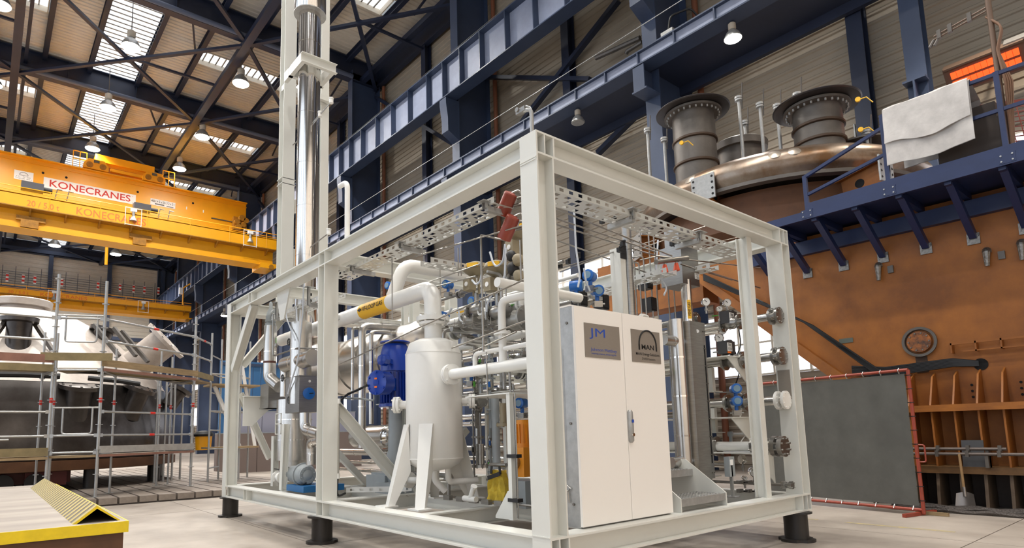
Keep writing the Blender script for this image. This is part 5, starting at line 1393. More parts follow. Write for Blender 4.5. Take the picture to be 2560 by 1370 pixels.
# orange-red capped nozzles on a manifold
mf = thing('nozzle_manifold', 'steel manifold with two orange-red capped nozzles', 'manifold', at(1680, 650, Y=.9))
MB().cyl(at(1640, 655, Y=.9), at(1718, 645, Y=.9), .03, n=12).build('header', STEELR, mf)
for u_, v_ in ((1662, 672), (1691, 668)):
    q = at(u_, v_, Y=.9)
    MB().lathe([(.03, -.045), (.04, -.04), (.026, .03), (.02, .05)], q, Z_, n=12).build('cap', mat('cap_orange_red', (206, 74, 36), .5), mf)
    MB().cyl(q + Z_ * .05, q + Z_ * .1, .012, n=8).build('stem', STEELR, mf)
    MB().cyl(q + Z_ * .09 - X_ * .05, q + Z_ * .09 + X_ * .05, .02, n=10).build('tee', STEELR, mf)
# pipe bank on the right with blind flanges towards the viewer
bank = ((1950, 790, .046, 'top, with green lever valve', CLAD), (1957, 890, .05, 'second from top', CLAD), (1962, 1000, .05, 'middle, with pale flange', CLAD), (1955, 1116, .055, 'fourth, thick with double blind flange', WHITE), (1976, 1213, .016, 'lowest and thinnest', STEELR))
for k, (u_, v_, r, wd, m_) in enumerate(bank):
    p = at(u_, v_, Y=.06)
    X = min(p.x, 3.80)
    fl = [((X, .05, p.z), Y_), ((X, .13, p.z), Y_)]
    if k == 3: fl += [((X, .27, p.z), Y_), ((X, .35, p.z), Y_)]
    pipe_thing('bank_pipe', 'pipe of the right-hand bank ending in blind flange, ' + wd, 'pipe', [(X, .05, p.z), (X, 4.6 if k < 3 else 1.6, p.z)], r, m_, flanges=fl, fm_=STEELR if k != 2 else WHITE, group='right-hand pipe bank', n=18, bands=.5 if k in (1, 2) else 0)
    if k < 4:
        ball_valve((X, .62 if k != 3 else .95, p.z), Y_, r * 1.15, 'flanged ball valve on the right-hand bank, %s' % ('topmost with upright green lever', 'second from top', 'middle one', 'large one near the bottom')[k], lever=GREEN if k in (0, 3) else STEELR, group='valves of the right-hand bank', up=Z_)
    if k in (1, 2, 3):
        tag(MB().box(X - .03, X + .03, .9, .96, p.z - r - .3, p.z - r).box(X - .1, X + .1, .85, 1.0, p.z - r - .3, p.z - r - .29).build('pipe_stand', SKID), 'white pipe stand under the right-hand bank, %s' % ('upper', 'middle', 'lower')[k - 1], 'pipe stand')
# second row of bank pipes further in
for k, (u_, v_, r) in enumerate(((1800, 812, .045), (1800, 845, .05), (1800, 905, .04), (1800, 930, .05), (1800, 1010, .05), (1800, 1035, .04), (1800, 1120, .045), (1800, 1155, .04))):
    p = at(u_, v_, Y=1.2)
    pipe_thing('cladded_line', 'polished line behind the level gauge, row %s from top' % ('one', 'two', 'three', 'four', 'five', 'six', 'seven', 'eight')[k], 'pipe', [(min(p.x, 3.9), .8 if k in (1, 4, 7) else 1.1, p.z), (min(p.x, 3.9) - .0, 6.9, p.z)], r, STEEL if k % 3 else STEELR, bands=.6, group='polished lines behind the level gauge', flanges=[((min(p.x, 3.9), 1.15, p.z), Y_)])
# level transmitter boxes with TIRC tags
for k, (u_, v_, w_) in enumerate(((1832, 793, 0), (1827, 868, 1))):
    p = at(u_, v_, Y=.6)
    t = thing('controller_box', 'dark controller box with white TIRC tag, %s of two' % ('upper', 'lower')[k], 'controller', p - Z_ * .1)
    MB().box(p.x - .09, p.x + .1, .6, .72, p.z - .075, p.z + .075).build('housing', mat('dark_grey_plastic', (58, 58, 60), .5), t)
    MB().lathe([(.07, -.03), (.075, 0), (.07, .03)], (p.x + .07, .66, p.z + .03), Y_, n=16).build('dome', MATS['dark_grey_plastic'], t)
    tg = MB().box(p.x - .08, p.x + .02, .594, .6, p.z - .05, p.z + .05).build('tag_plate', OWHITE, t)
    text('TIRC', (p.x - .07, .594, p.z + .01), X_, Z_, .03, PBLACK, tg, width=.08, thick=.002, bold=.01)
    text('1310', (p.x - .07, .594, p.z - .035), X_, Z_, .03, PBLACK, tg, width=.08, thick=.002, bold=.01)
    if k: MB().box(p.x - .08, p.x - .01, .593, .6, p.z - .075, p.z - .055).build('orange_tag', MATS['label_orange'], t)
    MB().tube([(p.x + .1, .66, p.z), (p.x + .22, .66, p.z - .03), (p.x + .26, .66, p.z - .3), (p.x + .1, .66, p.z - .5)], .008, n=6, bend=.1).build('cable', BLACK, t)
for k, (u_, v_, r) in enumerate(((1764, 755, .05), (1817, 757, .05), (1798, 772, .034), (1797, 845, .05), (1805, 826, .05))):
    p = at(u_, v_, Y=.75)
    gauge(p, (-.6, -.78, -.1), r, 'round dial gauge on the right-hand bay, %s' % ('leftmost of the top row', 'rightmost of the top row', 'smallest, between two others', 'in front of the lower controller', 'facing down under the pipe')[k])
gauge(at(1884, 1180, Y=.55), (-.5, -.85, 0), .062, 'large white-faced dial gauge low on the right-hand bay')
gauge(at(1856, 1148, Y=.6), (.9, -.4, 0), .05, 'white dial gauge at the end of the low pipe')
gauge(at(1861, 1195, Y=.62), (-.5, -.85, 0), .026, 'tiny dial gauge beside the large low one')
for k, (u_, v_) in enumerate(((1838, 972), (1840, 1003))):
    transmitter(at(u_, v_, Y=.55), (-.7, -.7, 0), 'blue round transmitter on the right-hand bay, %s of the pair' % ('upper', 'lower')[k], .85)
for pts in ([(1838, 974), (1852, 985), (1875, 1000), (1882, 1045), (1865, 1065), (1850, 1050), (1852, 1030)], [(1840, 1004), (1855, 1010), (1850, 1045), (1862, 1068), (1880, 1060), (1884, 1035), (1872, 1012)]):
    tubing([at(u_, v_, Y=.55) for u_, v_ in pts], .010, m_=WHITE, label='white looped cable below the pair of blue transmitters', group='white looped cables', bend=.06)
tubing([at(u_, v_, Y=.55) for u_, v_ in ((1868, 1068), (1866, 1085), (1855, 1100), (1845, 1115))], .006, m_=WHITE, label='thin white cable dropping to the low valve', group=None)
# low end: sensor bracket post with tag, wrench lever pipe
p = at(1830, 1170, Y=.4)
t = thing('sensor_post', 'grey sensor plate with white tag on a short post', 'sensor', (p.x, .4, .5))
MB().box(p.x - .012, p.x + .012, .4, .43, .5, p.z + .05).build('post', GALV, t)
MB().box(p.x - .05, p.x + .06, .4, .46, p.z - .09, p.z + .12).build('plate', GREYP, t)
MB().box(p.x - .035, p.x + .02, .394, .4, p.z + .03, p.z + .09).build('tag_plate', OWHITE, t)
MB().box(p.x - .05, p.x + .05, .36, .47, .5, .512).build('foot', GALV, t)
a = at(1826, 1085, Y=.8); b = at(1888, 1085, Y=.8)
t = thing('valve_wrench', 'grey pipe wrench handle with green grip on the low valve', 'handle', a)
MB().cyl(a, a + (b - a) * .75, .016, n=10).build('bar', GREYP, t)
MB().cyl(a + (b - a) * .75, b, .02, n=10).build('grip', GREEN, t)
MB().lathe([(.03, -.03), (.035, 0), (.03, .03)], a, Z_, n=12).build('socket', GREYP, t)
MB().cyl(a - Z_ * .1, a, .02, n=10).build('stem', GREYP, t)
# data plate on the corner post
p = at(1960, 925, X=SW - HB - .004); q = at(1982, 975, X=SW - HB - .004)
tag(MB().box(SW - HB - .008, SW - HB - .001, .03, .165, p.z - .33, p.z).build('data_plate', PLATE), 'brushed steel data plate on the right corner post', 'plate')
for k in range(6):
    p = at(1850 + (k % 3) * 22, 1205 + (k // 3) * 22, Y=.55)
    needle_valve(p, X_, 'small steel valve below the low gauges, %s' % ('first', 'second', 'third', 'fourth', 'fifth', 'sixth')[k], s=1.1)

# white square post with gusset on the long beam, black clamps holding a thin rod
p = at(1283, 1300, Z=.5); zt_ = at(1270, 985, X=p.x).z
t = thing('instrument_post', 'white square post with triangular gusset left of the front post', 'post', (p.x, p.y, .5))
MB().box(p.x - .022, p.x + .022, p.y - .022, p.y + .022, .5, zt_).build('upright', SKID, t)
MB().prism([(0, 0), (.2, 0), (.2, .02), (.03, .24), (0, .24)], (p.x - .01, p.y + .02, .5), Y_, Z_, (.012, 0, 0)).build('gusset', SKID, t)
MB().box(p.x - .03, p.x + .5, p.y - .03, p.y + .6, zt_, zt_ + .012).build('top_plate', SKID, t)
for v_ in (1140, 1250):
    z = at(1283, v_, X=p.x).z
    MB().box(p.x - .03, p.x + .03, p.y - .1, p.y + .03, z - .015, z + .015).build('clamp', BLACK, t)
MB().cyl((p.x - .01, p.y - .08, .52), (p.x - .01, p.y - .08, zt_), .006, n=6).build('rod', STEELR, t)
# ================================================================== ochre machine frame on the right
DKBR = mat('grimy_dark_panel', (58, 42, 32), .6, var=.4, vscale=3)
om = thing('machine_frame', 'huge ochre painted machine base with ribbed lower wall', 'machine', (9.5, -3, 0))
XO = 8.5
MB().prism([(-9, 2.05), (1.35, 2.05), (3.9, 4.45), (3.9, 4.7), (-9, 4.7)], (XO, 0, 0), Y_, Z_, (2.6, 0, 0)).build('upper_wall', ORANGE, om)
MB().box(XO, XO + 2.6, -9, 1.0, .56, 2.05).build('lower_wall', ORANGE, om)
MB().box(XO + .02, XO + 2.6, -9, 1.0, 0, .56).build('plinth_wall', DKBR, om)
MB().prism([(1.30, 2.02), (3.9, 4.42), (3.9, 4.62), (1.05, 2.02)], (XO - .14, 0, 0), Y_, Z_, (.14, 0, 0)).build('edge_flange', ORANGE, om)
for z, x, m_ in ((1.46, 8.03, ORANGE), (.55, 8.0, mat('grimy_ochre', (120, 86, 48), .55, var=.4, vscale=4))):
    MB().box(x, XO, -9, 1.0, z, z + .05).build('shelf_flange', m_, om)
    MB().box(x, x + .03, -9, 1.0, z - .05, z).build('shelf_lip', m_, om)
rA = rB = rC = None
for i in range(14):
    y = .72 - i * .285
    if rA is None:
        rA = MB().prism([(8.5, 1.51), (8.08, 1.51), (8.32, 1.95), (8.5, 2.03)], (0, y - .012, 0), X_, Z_, (0, .024, 0)).build('upper_rib', ORANGE, om)
        rB = MB().prism([(8.5, .6), (8.1, .6), (8.1, 1.41), (8.5, 1.41)], (0, y - .012, 0), X_, Z_, (0, .024, 0)).build('middle_rib', ORANGE, om)
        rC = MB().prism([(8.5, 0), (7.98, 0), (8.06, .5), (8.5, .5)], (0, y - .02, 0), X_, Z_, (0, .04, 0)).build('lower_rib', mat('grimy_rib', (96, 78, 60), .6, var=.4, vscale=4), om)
        y00 = y
    else:
        for r in (rA, rB, rC): inst(r, om, (0, y - y00, 0))
MB().box(8.7, 9.3, 3.85, 7.0, 3.95, 4.4).build('outrigger_beam', ORANGE, om)
# round cover, hole and horizontal ladder-like bracket
cc = V((XO, .015, 2.535))
cv = MB().lathe([(.17, 0), (.17, .05), (.165, .06), (.02, .06)], cc, -X_, n=32).build('round_cover', mat('patchy_cover', (176, 104, 40), .5, col2=(58, 44, 38), vscale=9), om)
MB().shell([(.22, 0), (.24, .02), (.24, .05), (.2, .05), (.19, .0)], cc, -X_, n=32).build('cover_ring', DARKST, om)
for i in range(10):
    a = 2 * math.pi * i / 10
    MB().cyl(cc + V((-.06, .14 * math.cos(a), .14 * math.sin(a))), cc + V((-.075, .14 * math.cos(a), .14 * math.sin(a))), .013, n=6).build('cover_bolt', BOLT, cv)
MB().cyl((XO - .01, -.72, 2.1), (XO + .02, -.72, 2.1), .09, n=20).build('cable_port', HOLE, om)
MB().box(XO - .006, XO, -.06, .1, 2.04, 2.3).build('soot_patch', mat('soot', (70, 52, 40), .8, var=.3, vscale=8), om)
MB().box(XO - .01, XO, .98, 1.2, 2.66, 2.74).build('id_plate', mat('green_grey_plate', (84, 92, 84), .5), om)
MB().box(XO - .13, XO - .11, -6, -.38, 2.42, 2.45).build('bracket_bar', ORANGE, om)
MB().box(XO - .13, XO - .11, -6, -.55, 2.3, 2.32).build('bracket_bar', ORANGE, om)
for i in range(8): MB().box(XO - .13, XO, -.42 - i * .3, -.40 - i * .3, 2.3, 2.45).build('bracket_arm', ORANGE, om)
for i in range(3):
    for yb in (-.58, -1.15): MB().cyl((XO - .01, yb, 1.62 + i * .09), (XO + .01, yb, 1.62 + i * .09), .018, n=10).build('bolt_hole', HOLE, om)
FOIL = mat('foil_wrap', (150, 146, 140), .35, metal=.8, var=.4, vscale=20, bump=.6, bscale=30)
# cables: out of the port, along the wall and up the slanted edge
for k in range(7):
    o_ = .018 * k
    tag(MB().tube([(XO - .02, -.7, 2.08 + o_ * .6), (XO - .1, -.4, 2.1 + o_), (XO - .12, .5, 2.02 + o_ * 1.3), (XO - .12, 1.0, 2.08 + o_ * 1.4)], .016, n=7, bend=.2).build('cable', BLACK), 'black cable leaving the wall port towards the screen', 'cable', 'black cables from the port')
    tag(MB().tube([(XO - .17, .55 + o_, 2.1), (XO - .17, 1.55 + o_ * 1.5, 3.02 + o_), (XO - .17, 3.6, 4.3 + o_)], .018, n=7, bend=.3).build('cable', BLACK), 'black cable lying along the slanted machine edge', 'cable', 'black cables on the slanted edge')
# two long pipes on the shelf, grey plate, shovel, ropes, timber
for k, (dz, y0, x) in enumerate(((.86, -1.0, 7.93), (.79, -3.5, 7.86))):
    t = thing('long_pipe', 'long grey clamp pipe lying along the ribbed wall, %s of two' % ('upper', 'lower')[k], 'pipe', (x, 0, dz - .05))
    MB().cyl((x, y0, dz), (x, .9, dz), .022, n=12).build('tube', mat('dull_pipe', (104, 94, 88), .5, metal=.4), t)
    for j in range(5): MB().box(x - .03, x + .04, -.95 + j * .36, -.91 + j * .36, dz - .04, dz + .05).build('clamp', DARKST, t)
    MB().box(x, 8.02, .5, .54, .6, dz).box(x, 8.02, -.8, -.76, .6, dz).build('rest', DARKST, t)
tag(MB().prism([(8.05, .6), (8.06, .6), (8.1, .98), (8.09, .98)], (0, -.72, 0), X_, Z_, (0, .26, 0)).build('steel_plate', mat('dark_plate', (66, 66, 68), .5)), 'dark steel plate leaning on the ribs behind shovel', 'plate')
b0 = at(2415, 1268, X=7.72); h0 = at(2398, 1135, X=7.82)
t = thing('shovel', 'long wooden handled steel shovel leaning against the ribs', 'shovel', (b0.x, b0.y, 0))
bt = V((7.74, b0.y, .22))
MB().cyl(bt + (h0 - bt) * .02, h0, .017, n=10).build('handle', mat('ash_wood', (150, 118, 78), .7, var=.2, vscale=10), t)
vs = []; fs = []
for j in range(5):
    for i in range(7):
        s_ = i / 6 - .5; tt = j / 4
        vs.append((7.74 - .05 * tt + .035 * (1 - 4 * s_ * s_) , b0.y - s_ * (.2 + .05 * tt), .24 - .24 * tt + .03 * (1 - abs(2 * s_)) * (1 - tt)))
for j in range(4):
    for i in range(6): fs.append((j * 7 + i, j * 7 + i + 1, (j + 1) * 7 + i + 1, (j + 1) * 7 + i))
k = len(vs); vs += [(x + .006, y, z) for x, y, z in vs]; fs += [tuple(q_ + k for q_ in reversed(f)) for f in fs]
MB().add(vs, fs).build('blade', mat('worn_blade', (150, 142, 136), .35, metal=.8, var=.2), t)
MB().cyl(bt - Z_ * .02, bt + (h0 - bt) * .2, .022, n=10).build('socket', MATS['worn_blade'], t)
for k in range(5):
    x = 7.36 + .07 * k
    pts = [(x + .012 * math.cos(i * 1.3 + k), .3 - i * .11, .03 + .012 * math.sin(i * 1.3 + k) + (.03 if k % 2 else 0)) for i in range(40)]
    tag(MB().tube(pts, .03, n=7).build('steel_rope', mat('greasy_rope', (86, 80, 76), .5, metal=.5, bump=.8, bscale=60)), 'thick twisted steel rope on the floor along the wall', 'rope', 'steel ropes along the wall')
a = at(2312, 1283, Z=.02); b = at(2372, 1288, Z=.02)
tag(MB().bar(V((a.x, a.y + .1, .025)), V((b.x, b.y, .025)), .05, .045).build('timber_block', WOOD), 'small sawn timber on the floor near the screen foot', 'timber')
# ------------------------------------------------------------------ welding screen
ws = thing('welding_screen', 'dark grey welding curtain in a red tube frame', 'screen', (7.1, .8, 0))
A = V((6.86, -.25, 0)); B = V((7.36, 2.2, 0)); du = (B - A).normalized(); nn = du.cross(Z_).normalized()
zt_, zb_ = 1.985, .075
for p in (A, B): MB().cyl(p + Z_ * .03, p + Z_ * zt_, .024, n=12).build('upright', RED, ws)
for z in (zt_, zb_): MB().cyl(A + Z_ * z, B + Z_ * z, .022, n=12).build('cross_tube', RED, ws)
for p in (A + du * .05, B - du * .05): MB().bar(p - nn * .38 + Z_ * .025, p + nn * .38 + Z_ * .025, .045, .045).build('foot', RED, ws)
MB().tube([A - du * .02 + Z_ * .95, A - du * .1 + Z_ * .95, A - du * .1 + Z_ * .72, A - du * .02 + Z_ * .72], .01, n=6, bend=.03).build('handle', RED, ws)
vs = []; fs = []; NI, NJ = 70, 10
Lc = (B - A).length
for i in range(NI + 1):
    for j in range(NJ + 1):
        s_ = .05 + (Lc - .1) * i / NI; tt = j / NJ
        off = .006 * math.sin(i * .33) + .004 * math.sin(i * .71 + j * .3) + .012 * tt * math.sin(i * .17)
        vs.append(A + du * s_ + nn * off + Z_ * (zb_ + .05 + (zt_ - zb_ - .1) * (1 - tt)))
for i in range(NI):
    for j in range(NJ): fs.append((i * (NJ + 1) + j, i * (NJ + 1) + j + 1, (i + 1) * (NJ + 1) + j + 1, (i + 1) * (NJ + 1) + j))
MB().add(vs, fs).build('curtain', mat('curtain_grey', (84, 84, 80), .7, var=.25, vscale=2.5), ws)
ey = None
for i in range(10):
    for z, dz in ((zt_, -.045), (zb_, .045)):
        p = A + du * (.12 + i * .25) + Z_ * z
        MB().tube([p + nn * .03, p + Z_ * .03, p - nn * .03, p + Z_ * dz, p + nn * .03], .005, n=5).build('ring', GALV, ws)
    p = A + Z_ * (.2 + i * .19)
    MB().tube([p + nn * .03, p - du * .03, p - nn * .03, p + du * .05, p + nn * .03], .005, n=5).build('ring', BLACK, ws)
# ------------------------------------------------------------------ blue access platform
pf = thing('access_platform', 'blue steel access platform with sloping struts on the machine', 'platform', (7.9, -2, 4.0))
MB().box(7.40, 9.3, -9, 1.75, 4.74, 4.78).build('deck', PLATB, pf)
MB().box(7.36, 7.42, -9, 1.75, 4.66, 4.80).build('edge_beam', PLATB, pf)
MB().box(7.40, 8.5, 1.69, 1.75, 4.62, 4.76).build('end_beam', PLATB, pf)
MB().box(8.38, 8.5, -9, 2.6, 4.35, 4.6).build('wall_beam', PLATB, pf)
s0 = None
for i in range(12):
    y = 1.613 - i * .61
    if s0 is None:
        s0 = MB().bar((7.46, y, 4.72), (8.48, y, 4.06), .09, .11).build('strut', PLATB, pf); y00 = y
        c0_ = MB().box(7.42, 8.5, y - .04, y + .04, 4.62, 4.74).build('deck_joist', PLATB, pf)
        w0 = MB().box(8.47, 8.5, y - .08, y + .08, 3.93, 4.1).build('weld_patch', FOIL, pf)
    else:
        for q_ in (s0, c0_, w0): inst(q_, pf, (0, y - y00, 0))
MB().bar((7.6, 2.3, 4.72), (8.48, 2.3, 4.16), .09, .11).build('strut', PLATB, pf)
MB().box(7.37, 7.41, -9, 1.1, 4.80, 4.93).build('toe_board', PLATB, pf)
for y, z in ((1.08, 5.42), (-.12, 5.98), (-1.51, 6.0), (-2.9, 6.0), (-4.3, 6.0), (-5.7, 6.0)):
    MB().box(7.375, 7.435, y - .03, y + .03, 4.66, z).build('rail_post', PLATB, pf)
    MB().box(7.355, 7.375, y - .09, y + .09, 4.68, 4.82).build('post_plate', PLATB, pf)
    for dy in (-.06, .06):
        for dz in (4.71, 4.79): MB().cyl((7.345, y + dy, dz), (7.356, y + dy, dz), .012, n=6).build('bolt', GALV, pf)
MB().bar((7.405, 1.08, 5.40), (7.405, -.12, 5.78), .05, .05).build('sloping_rail', PLATB, pf)
MB().bar((7.405, 1.08, 5.08), (7.405, -.12, 5.35), .045, .045).build('sloping_rail', PLATB, pf)
for z in (5.97, 5.45): MB().box(7.385, 7.425, -9, -.12, z - .025, z + .025).build('rail', PLATB, pf)
# foil wrapped stubs hanging on the ochre wall
for k, (u_, v_, h_) in enumerate(((2197, 675, .3), (2395 + 73, 640, .26), (2555, 620, .3))):
    p = at(u_, v_, X=8.44)
    t = thing('wrapped_stub', 'foil wrapped pipe stub on the ochre wall, %s' % ('left', 'middle', 'rightmost')[k], 'pipe stub', (p.x, p.y, p.z - h_ / 2))
    MB().tube([(8.5, p.y, p.z + .08), (8.42, p.y, p.z + .08), (8.42, p.y + .01, p.z - h_ * .6)], [.05, .055, .06, .05, .05, .055, .05, .03], n=9, bend=.05).build('foil', FOIL, t)
    MB().box(8.46, 8.5, p.y - .2, p.y - .12, p.z - .08, p.z + .04).build('bracket', DARKST, t)
# ------------------------------------------------------------------ tarpaulin over the railing
tp = thing('tarpaulin', 'pale grey tarpaulin draped over the blue railing', 'tarpaulin', (7.4, -.68, 5.12))
def cloth(y0, y1, prof, nm, seed, edge=0.0):
    vs = []; fs = []; NI = 26
    random.seed(seed)
    for i in range(NI + 1):
        s_ = i / NI; y = y0 + (y1 - y0) * s_
        for j, (x, z) in enumerate(prof):
            wv = .012 * math.sin(s_ * 9 + j) + .008 * math.sin(s_ * 23 + j * 2)
            vs.append((x + wv, y, z + (edge * math.sin(s_ * 7 + 1) if j == 0 else 0)))
    m_ = len(prof)
    for i in range(NI):
        for j in range(m_ - 1): fs.append((i * m_ + j, i * m_ + j + 1, (i + 1) * m_ + j + 1, (i + 1) * m_ + j))
    k = len(vs); vs += [(x + .008, y, z - .004) for x, y, z in vs]; fs += [tuple(q_ + k for q_ in reversed(f)) for f in fs]
    return MB().add(vs, fs).build(nm, mat('tarp_grey', (198, 194, 190), .75, col2=(172, 168, 165), vscale=3, bump=.25, bscale=5), tp)
cloth(-.15, -1.22, [(7.30, 5.10), (7.31, 5.3), (7.32, 5.55), (7.33, 5.8), (7.35, 6.0), (7.41, 6.05), (7.5, 6.02), (7.9, 5.9), (8.1, 5.6), (8.12, 5.3)], 'sheet', 3, .03)
cloth(-.155, -1.21, [(7.27, 5.42), (7.285, 5.6), (7.30, 5.8), (7.33, 6.02), (7.40, 6.065)], 'flap', 5, .05)
tag(MB().box(7.7, 8.3, -1.45, -.7, 4.79, 5.5).box(7.75, 8.25, -1.4, -.75, 5.5, 5.75).build('crate', mat('dark_crate', (60, 50, 44), .7)), 'dark crate on the platform under the tarpaulin', 'crate')
# red lattice guard
gd = thing('lattice_guard', 'red lattice guard panel leaning behind the tarpaulin', 'guard', (8.0, -1.5, 4.8))
a = V((7.75, -1.3, 4.85)); e1 = V((.25, -.75, -.1)); e2 = V((.18, .1, .95))
for k in range(2): MB().bar(a + e1 * k, a + e1 * k + e2, .05, .05).build('frame_bar', RED, gd)
for k in range(2): MB().bar(a + e2 * k, a + e2 * k + e1, .05, .05).build('frame_bar', RED, gd)
for k in range(1, 12): MB().bar(a + e2 * (k / 12), a + e1 + e2 * (k / 12), .012, .012).build('lattice_bar', RED, gd)
for k in range(1, 8): MB().bar(a + e1 * (k / 8), a + e1 * (k / 8) + e2, .012, .012).build('lattice_bar', RED, gd)
# welding boom pole
bp_ = thing('welding_boom', 'brown pole with hose bundle and slanting torch boom', 'boom', (7.62, -1.5, 4.78))
BR = mat('brown_boom', (104, 84, 70), .5, metal=.3)
pt = at(2490, 0, X=7.62)
MB().cyl((7.62, -1.5, 4.78), (7.62, -1.5, 7.6), .035, n=12).build('pole', BR, bp_)
for k in range(4): MB().tube([(7.58 + .02 * k, -1.54, 4.8), (7.57 + .03 * k, -1.57 - .02 * k, 5.9), (7.58 + .02 * k, -1.53, 6.4), (7.56 + .02 * k, -1.62, 6.7), (7.62, -1.45, 6.95)], .014, n=7, bend=.2).build('hose', mat('hose_brown', (120, 88, 66), .5), bp_)
b1 = at(2475, 22, X=7.62); b2 = at(2335, 100, X=7.62)
for d in (0, .05): MB().cyl(b1 + Z_ * d, b2 + Z_ * d, .014, n=8).build('boom_tube', BR, bp_)
for f in (.35, .7, .9):
    p = b1 + (b2 - b1) * f
    MB().obox(p + Z_ * .04, b1 - b2, X_, Z_, .05, .06, .13).build('clamp', DARKST, bp_)
for d in (0, .06): MB().cyl(b2 + V((0, -d, 0)), b2 + V((0, .06 - d, -.09)), .02, .026, n=8).build('torch', DARKST, bp_)
# radiant heater on the wall
hx = 13.75
c = at(2463, 172, X=hx)
ht = thing('radiant_heater', 'wall mounted radiant heater with two glowing orange rows', 'heater', c - Z_ * .5)
nf = V((-.75, 0, -.66)).normalized(); uf = Y_ * -1; vf = uf.cross(nf).normalized()
if vf.z < 0: vf = -vf
MB().obox(c - nf * .16, uf, vf, nf, 1.45, .62, .26).build('housing', mat('heater_body', (112, 92, 78), .5, metal=.3), ht)
MB().obox(c - nf * .2 + Y_ * -.62, uf, vf, nf, .5, .7, .3).build('fan_box', GALV, ht)
for d in (-.3, .3): MB().obox(c - nf * .02 + vf * d, uf, vf, nf, 1.4, .04, .12).build('reflector_lip', MATS['heater_body'], ht)
GLO = mat('heater_glow', (255, 92, 38), .5, emit=1.1)
for r_ in (-.1, .11):
    for k in range(11): MB().obox(c + nf * .0 + vf * r_ + uf * (-.55 + k * .11), uf, vf, nf, .1, .15, .03).build('glowing_tile', GLO, ht)
MB().cyl(c - nf * .3, V((14.55, c.y, c.z + .25)), .04, n=8).build('bracket', DARKST, ht)
# ------------------------------------------------------------------ domed ring vessel on the machine
TINT = mat('heat_tinted_steel', (150, 138, 126), .32, metal=.75, col2=(110, 82, 56), vscale=1.6)
rv = thing('reactor_head', 'large heat-tinted steel vessel head with two collared nozzles', 'vessel', (11.1, 3.3, 5.9))
RC = V((11.1, 3.3, 0))
MB().lathe([(2.0, 6.12), (2.84, 6.0), (2.9, 5.95), (2.98, 5.95), (3.0, 6.03), (3.06, 6.1), (3.1, 6.22), (3.07, 6.36), (2.98, 6.48), (2.8, 6.60), (2.5, 6.68), (1.6, 6.82), (.05, 6.88)], RC, n=96).build('head', TINT, rv)
MB().shell([(2.86, 5.93), (3.04, 5.93), (3.04, 6.0), (2.86, 6.0)], RC, n=96).build('rim_flange', DARKST, rv)
def big_nozzle(x, y, zb, zc, r, rc, nm):
    o = V((x, y, 0))
    n_ = MB().lathe([(r, zb), (r, zc - .25), (r * .98, zc - .1), (r * 1.02, zc)], o, n=40).build('nozzle', DARKST, rv)
    for f in (.28, .62): 
        z = zb + .25 + (zc - zb - .3) * f
        MB().lathe([(r, z - .04), (r + .035, z - .02), (r + .035, z + .02), (r, z + .04)], o, n=40).build('ring_band', mat('ring_brown', (78, 64, 54), .45, metal=.6), n_)
    MB().lathe([(r + .02, zc - .06), (r + .16, zc - .05), (r + .16, zc + .0), (r, zc)], o, n=40).build('bolt_flange', DARKST, n_)
    for i in range(28):
        a = 2 * math.pi * i / 28
        MB().cyl(o + V(((r + .1) * math.cos(a), (r + .1) * math.sin(a), zc - .1)), o + V(((r + .1) * math.cos(a), (r + .1) * math.sin(a), zc - .04)), .02, n=6).build('bolt', GALV, n_)
    MB().lathe([(r - .02, zc + .005), (rc - .02, zc + .03), (rc, zc + .05), (rc, zc + .06), (rc - .03, zc + .06), (r, zc + .03)], o, n=56).build('collar', mat('collar_dark', (74, 70, 70), .4, metal=.7, var=.2), n_)
    return n_
n1 = at(1740, 405, X=8.85); n2 = at(2052, 390, X=9.6)
big_nozzle(n1.x, n1.y, 6.3, at(1740, 283, X=8.85).z, .45, .79, 'a')
big_nozzle(n2.x, n2.y, 6.3, at(2055, 268, X=9.6).z, .45, .80, 'b')
n3 = at(1848, 372, X=10.6)
MB().lathe([(.52, 6.6), (.52, n3.z - .1), (.62, n3.z - .1), (.64, n3.z + .05), (.6, n3.z + .08)], (n3.x, n3.y, 0), n=40).build('manway', DARKST, rv)
n4 = at(2150, 375, X=10.6)
MB().lathe([(.3, 6.5), (.3, n4.z), (.62, n4.z + .02), (.62, n4.z + .05)], (n4.x, n4.y, 0), n=36).build('rear_nozzle', DARKST, rv)
for (a, b, X) in (((1845, 243), (1858, 372), 9.7), ((1862, 303), (1866, 372), 10.3), ((1900, 258), (1908, 370), 9.9), ((1942, 262), (1952, 370), 9.9), ((1995, 232), (2003, 372), 9.3), ((1618, 322), (1626, 440), 9.0), ((1660, 345), (1666, 430), 9.4), ((2167, 326), (2172, 405), 10.2)):
    p = at(*a, X=X); q = at(*b, X=X)
    x, y = (p.x + q.x) / 2, (p.y + q.y) / 2
    s_ = MB().cyl((x, y, min(6.5, q.z)), (x, y, p.z), .038, n=10).build('standpipe', GALV, rv)
    MB().cyl((x, y, p.z - .05), (x, y, p.z), .09, n=14).build('pipe_flange', GALV, s_)
    MB().cyl((x, y, p.z - .1), (x, y, p.z - .06), .085, n=14).build('pipe_flange', GALV, s_)
    MB().bar((x + .02, y - .05, p.z - .3), (x - .03, y - .12, p.z + .28), .02, .02).build('rod', DARKST, s_)
for u_, v_ in ((1938, 385), (1735, 423), (2000, 415)):
    p = at(u_, v_ + 6, X=8.25); d = (V((p.x, p.y, 0)) - V((RC.x, RC.y, 0))).normalized()
    o = V((RC.x, RC.y, 6.42)) + d * 3.03
    o = V((RC.x, RC.y, 0)) + V((p.x - RC.x, p.y - RC.y, 0)).normalized() * 3.0 + Z_ * 6.42
    MB().lathe([(.13, 0), (.125, .015), (.06, .03), (.02, .035)], o, (d + Z_ * .8), n=20).build('pad', mat('pad_bright', (176, 164, 150), .3, metal=.7), rv)
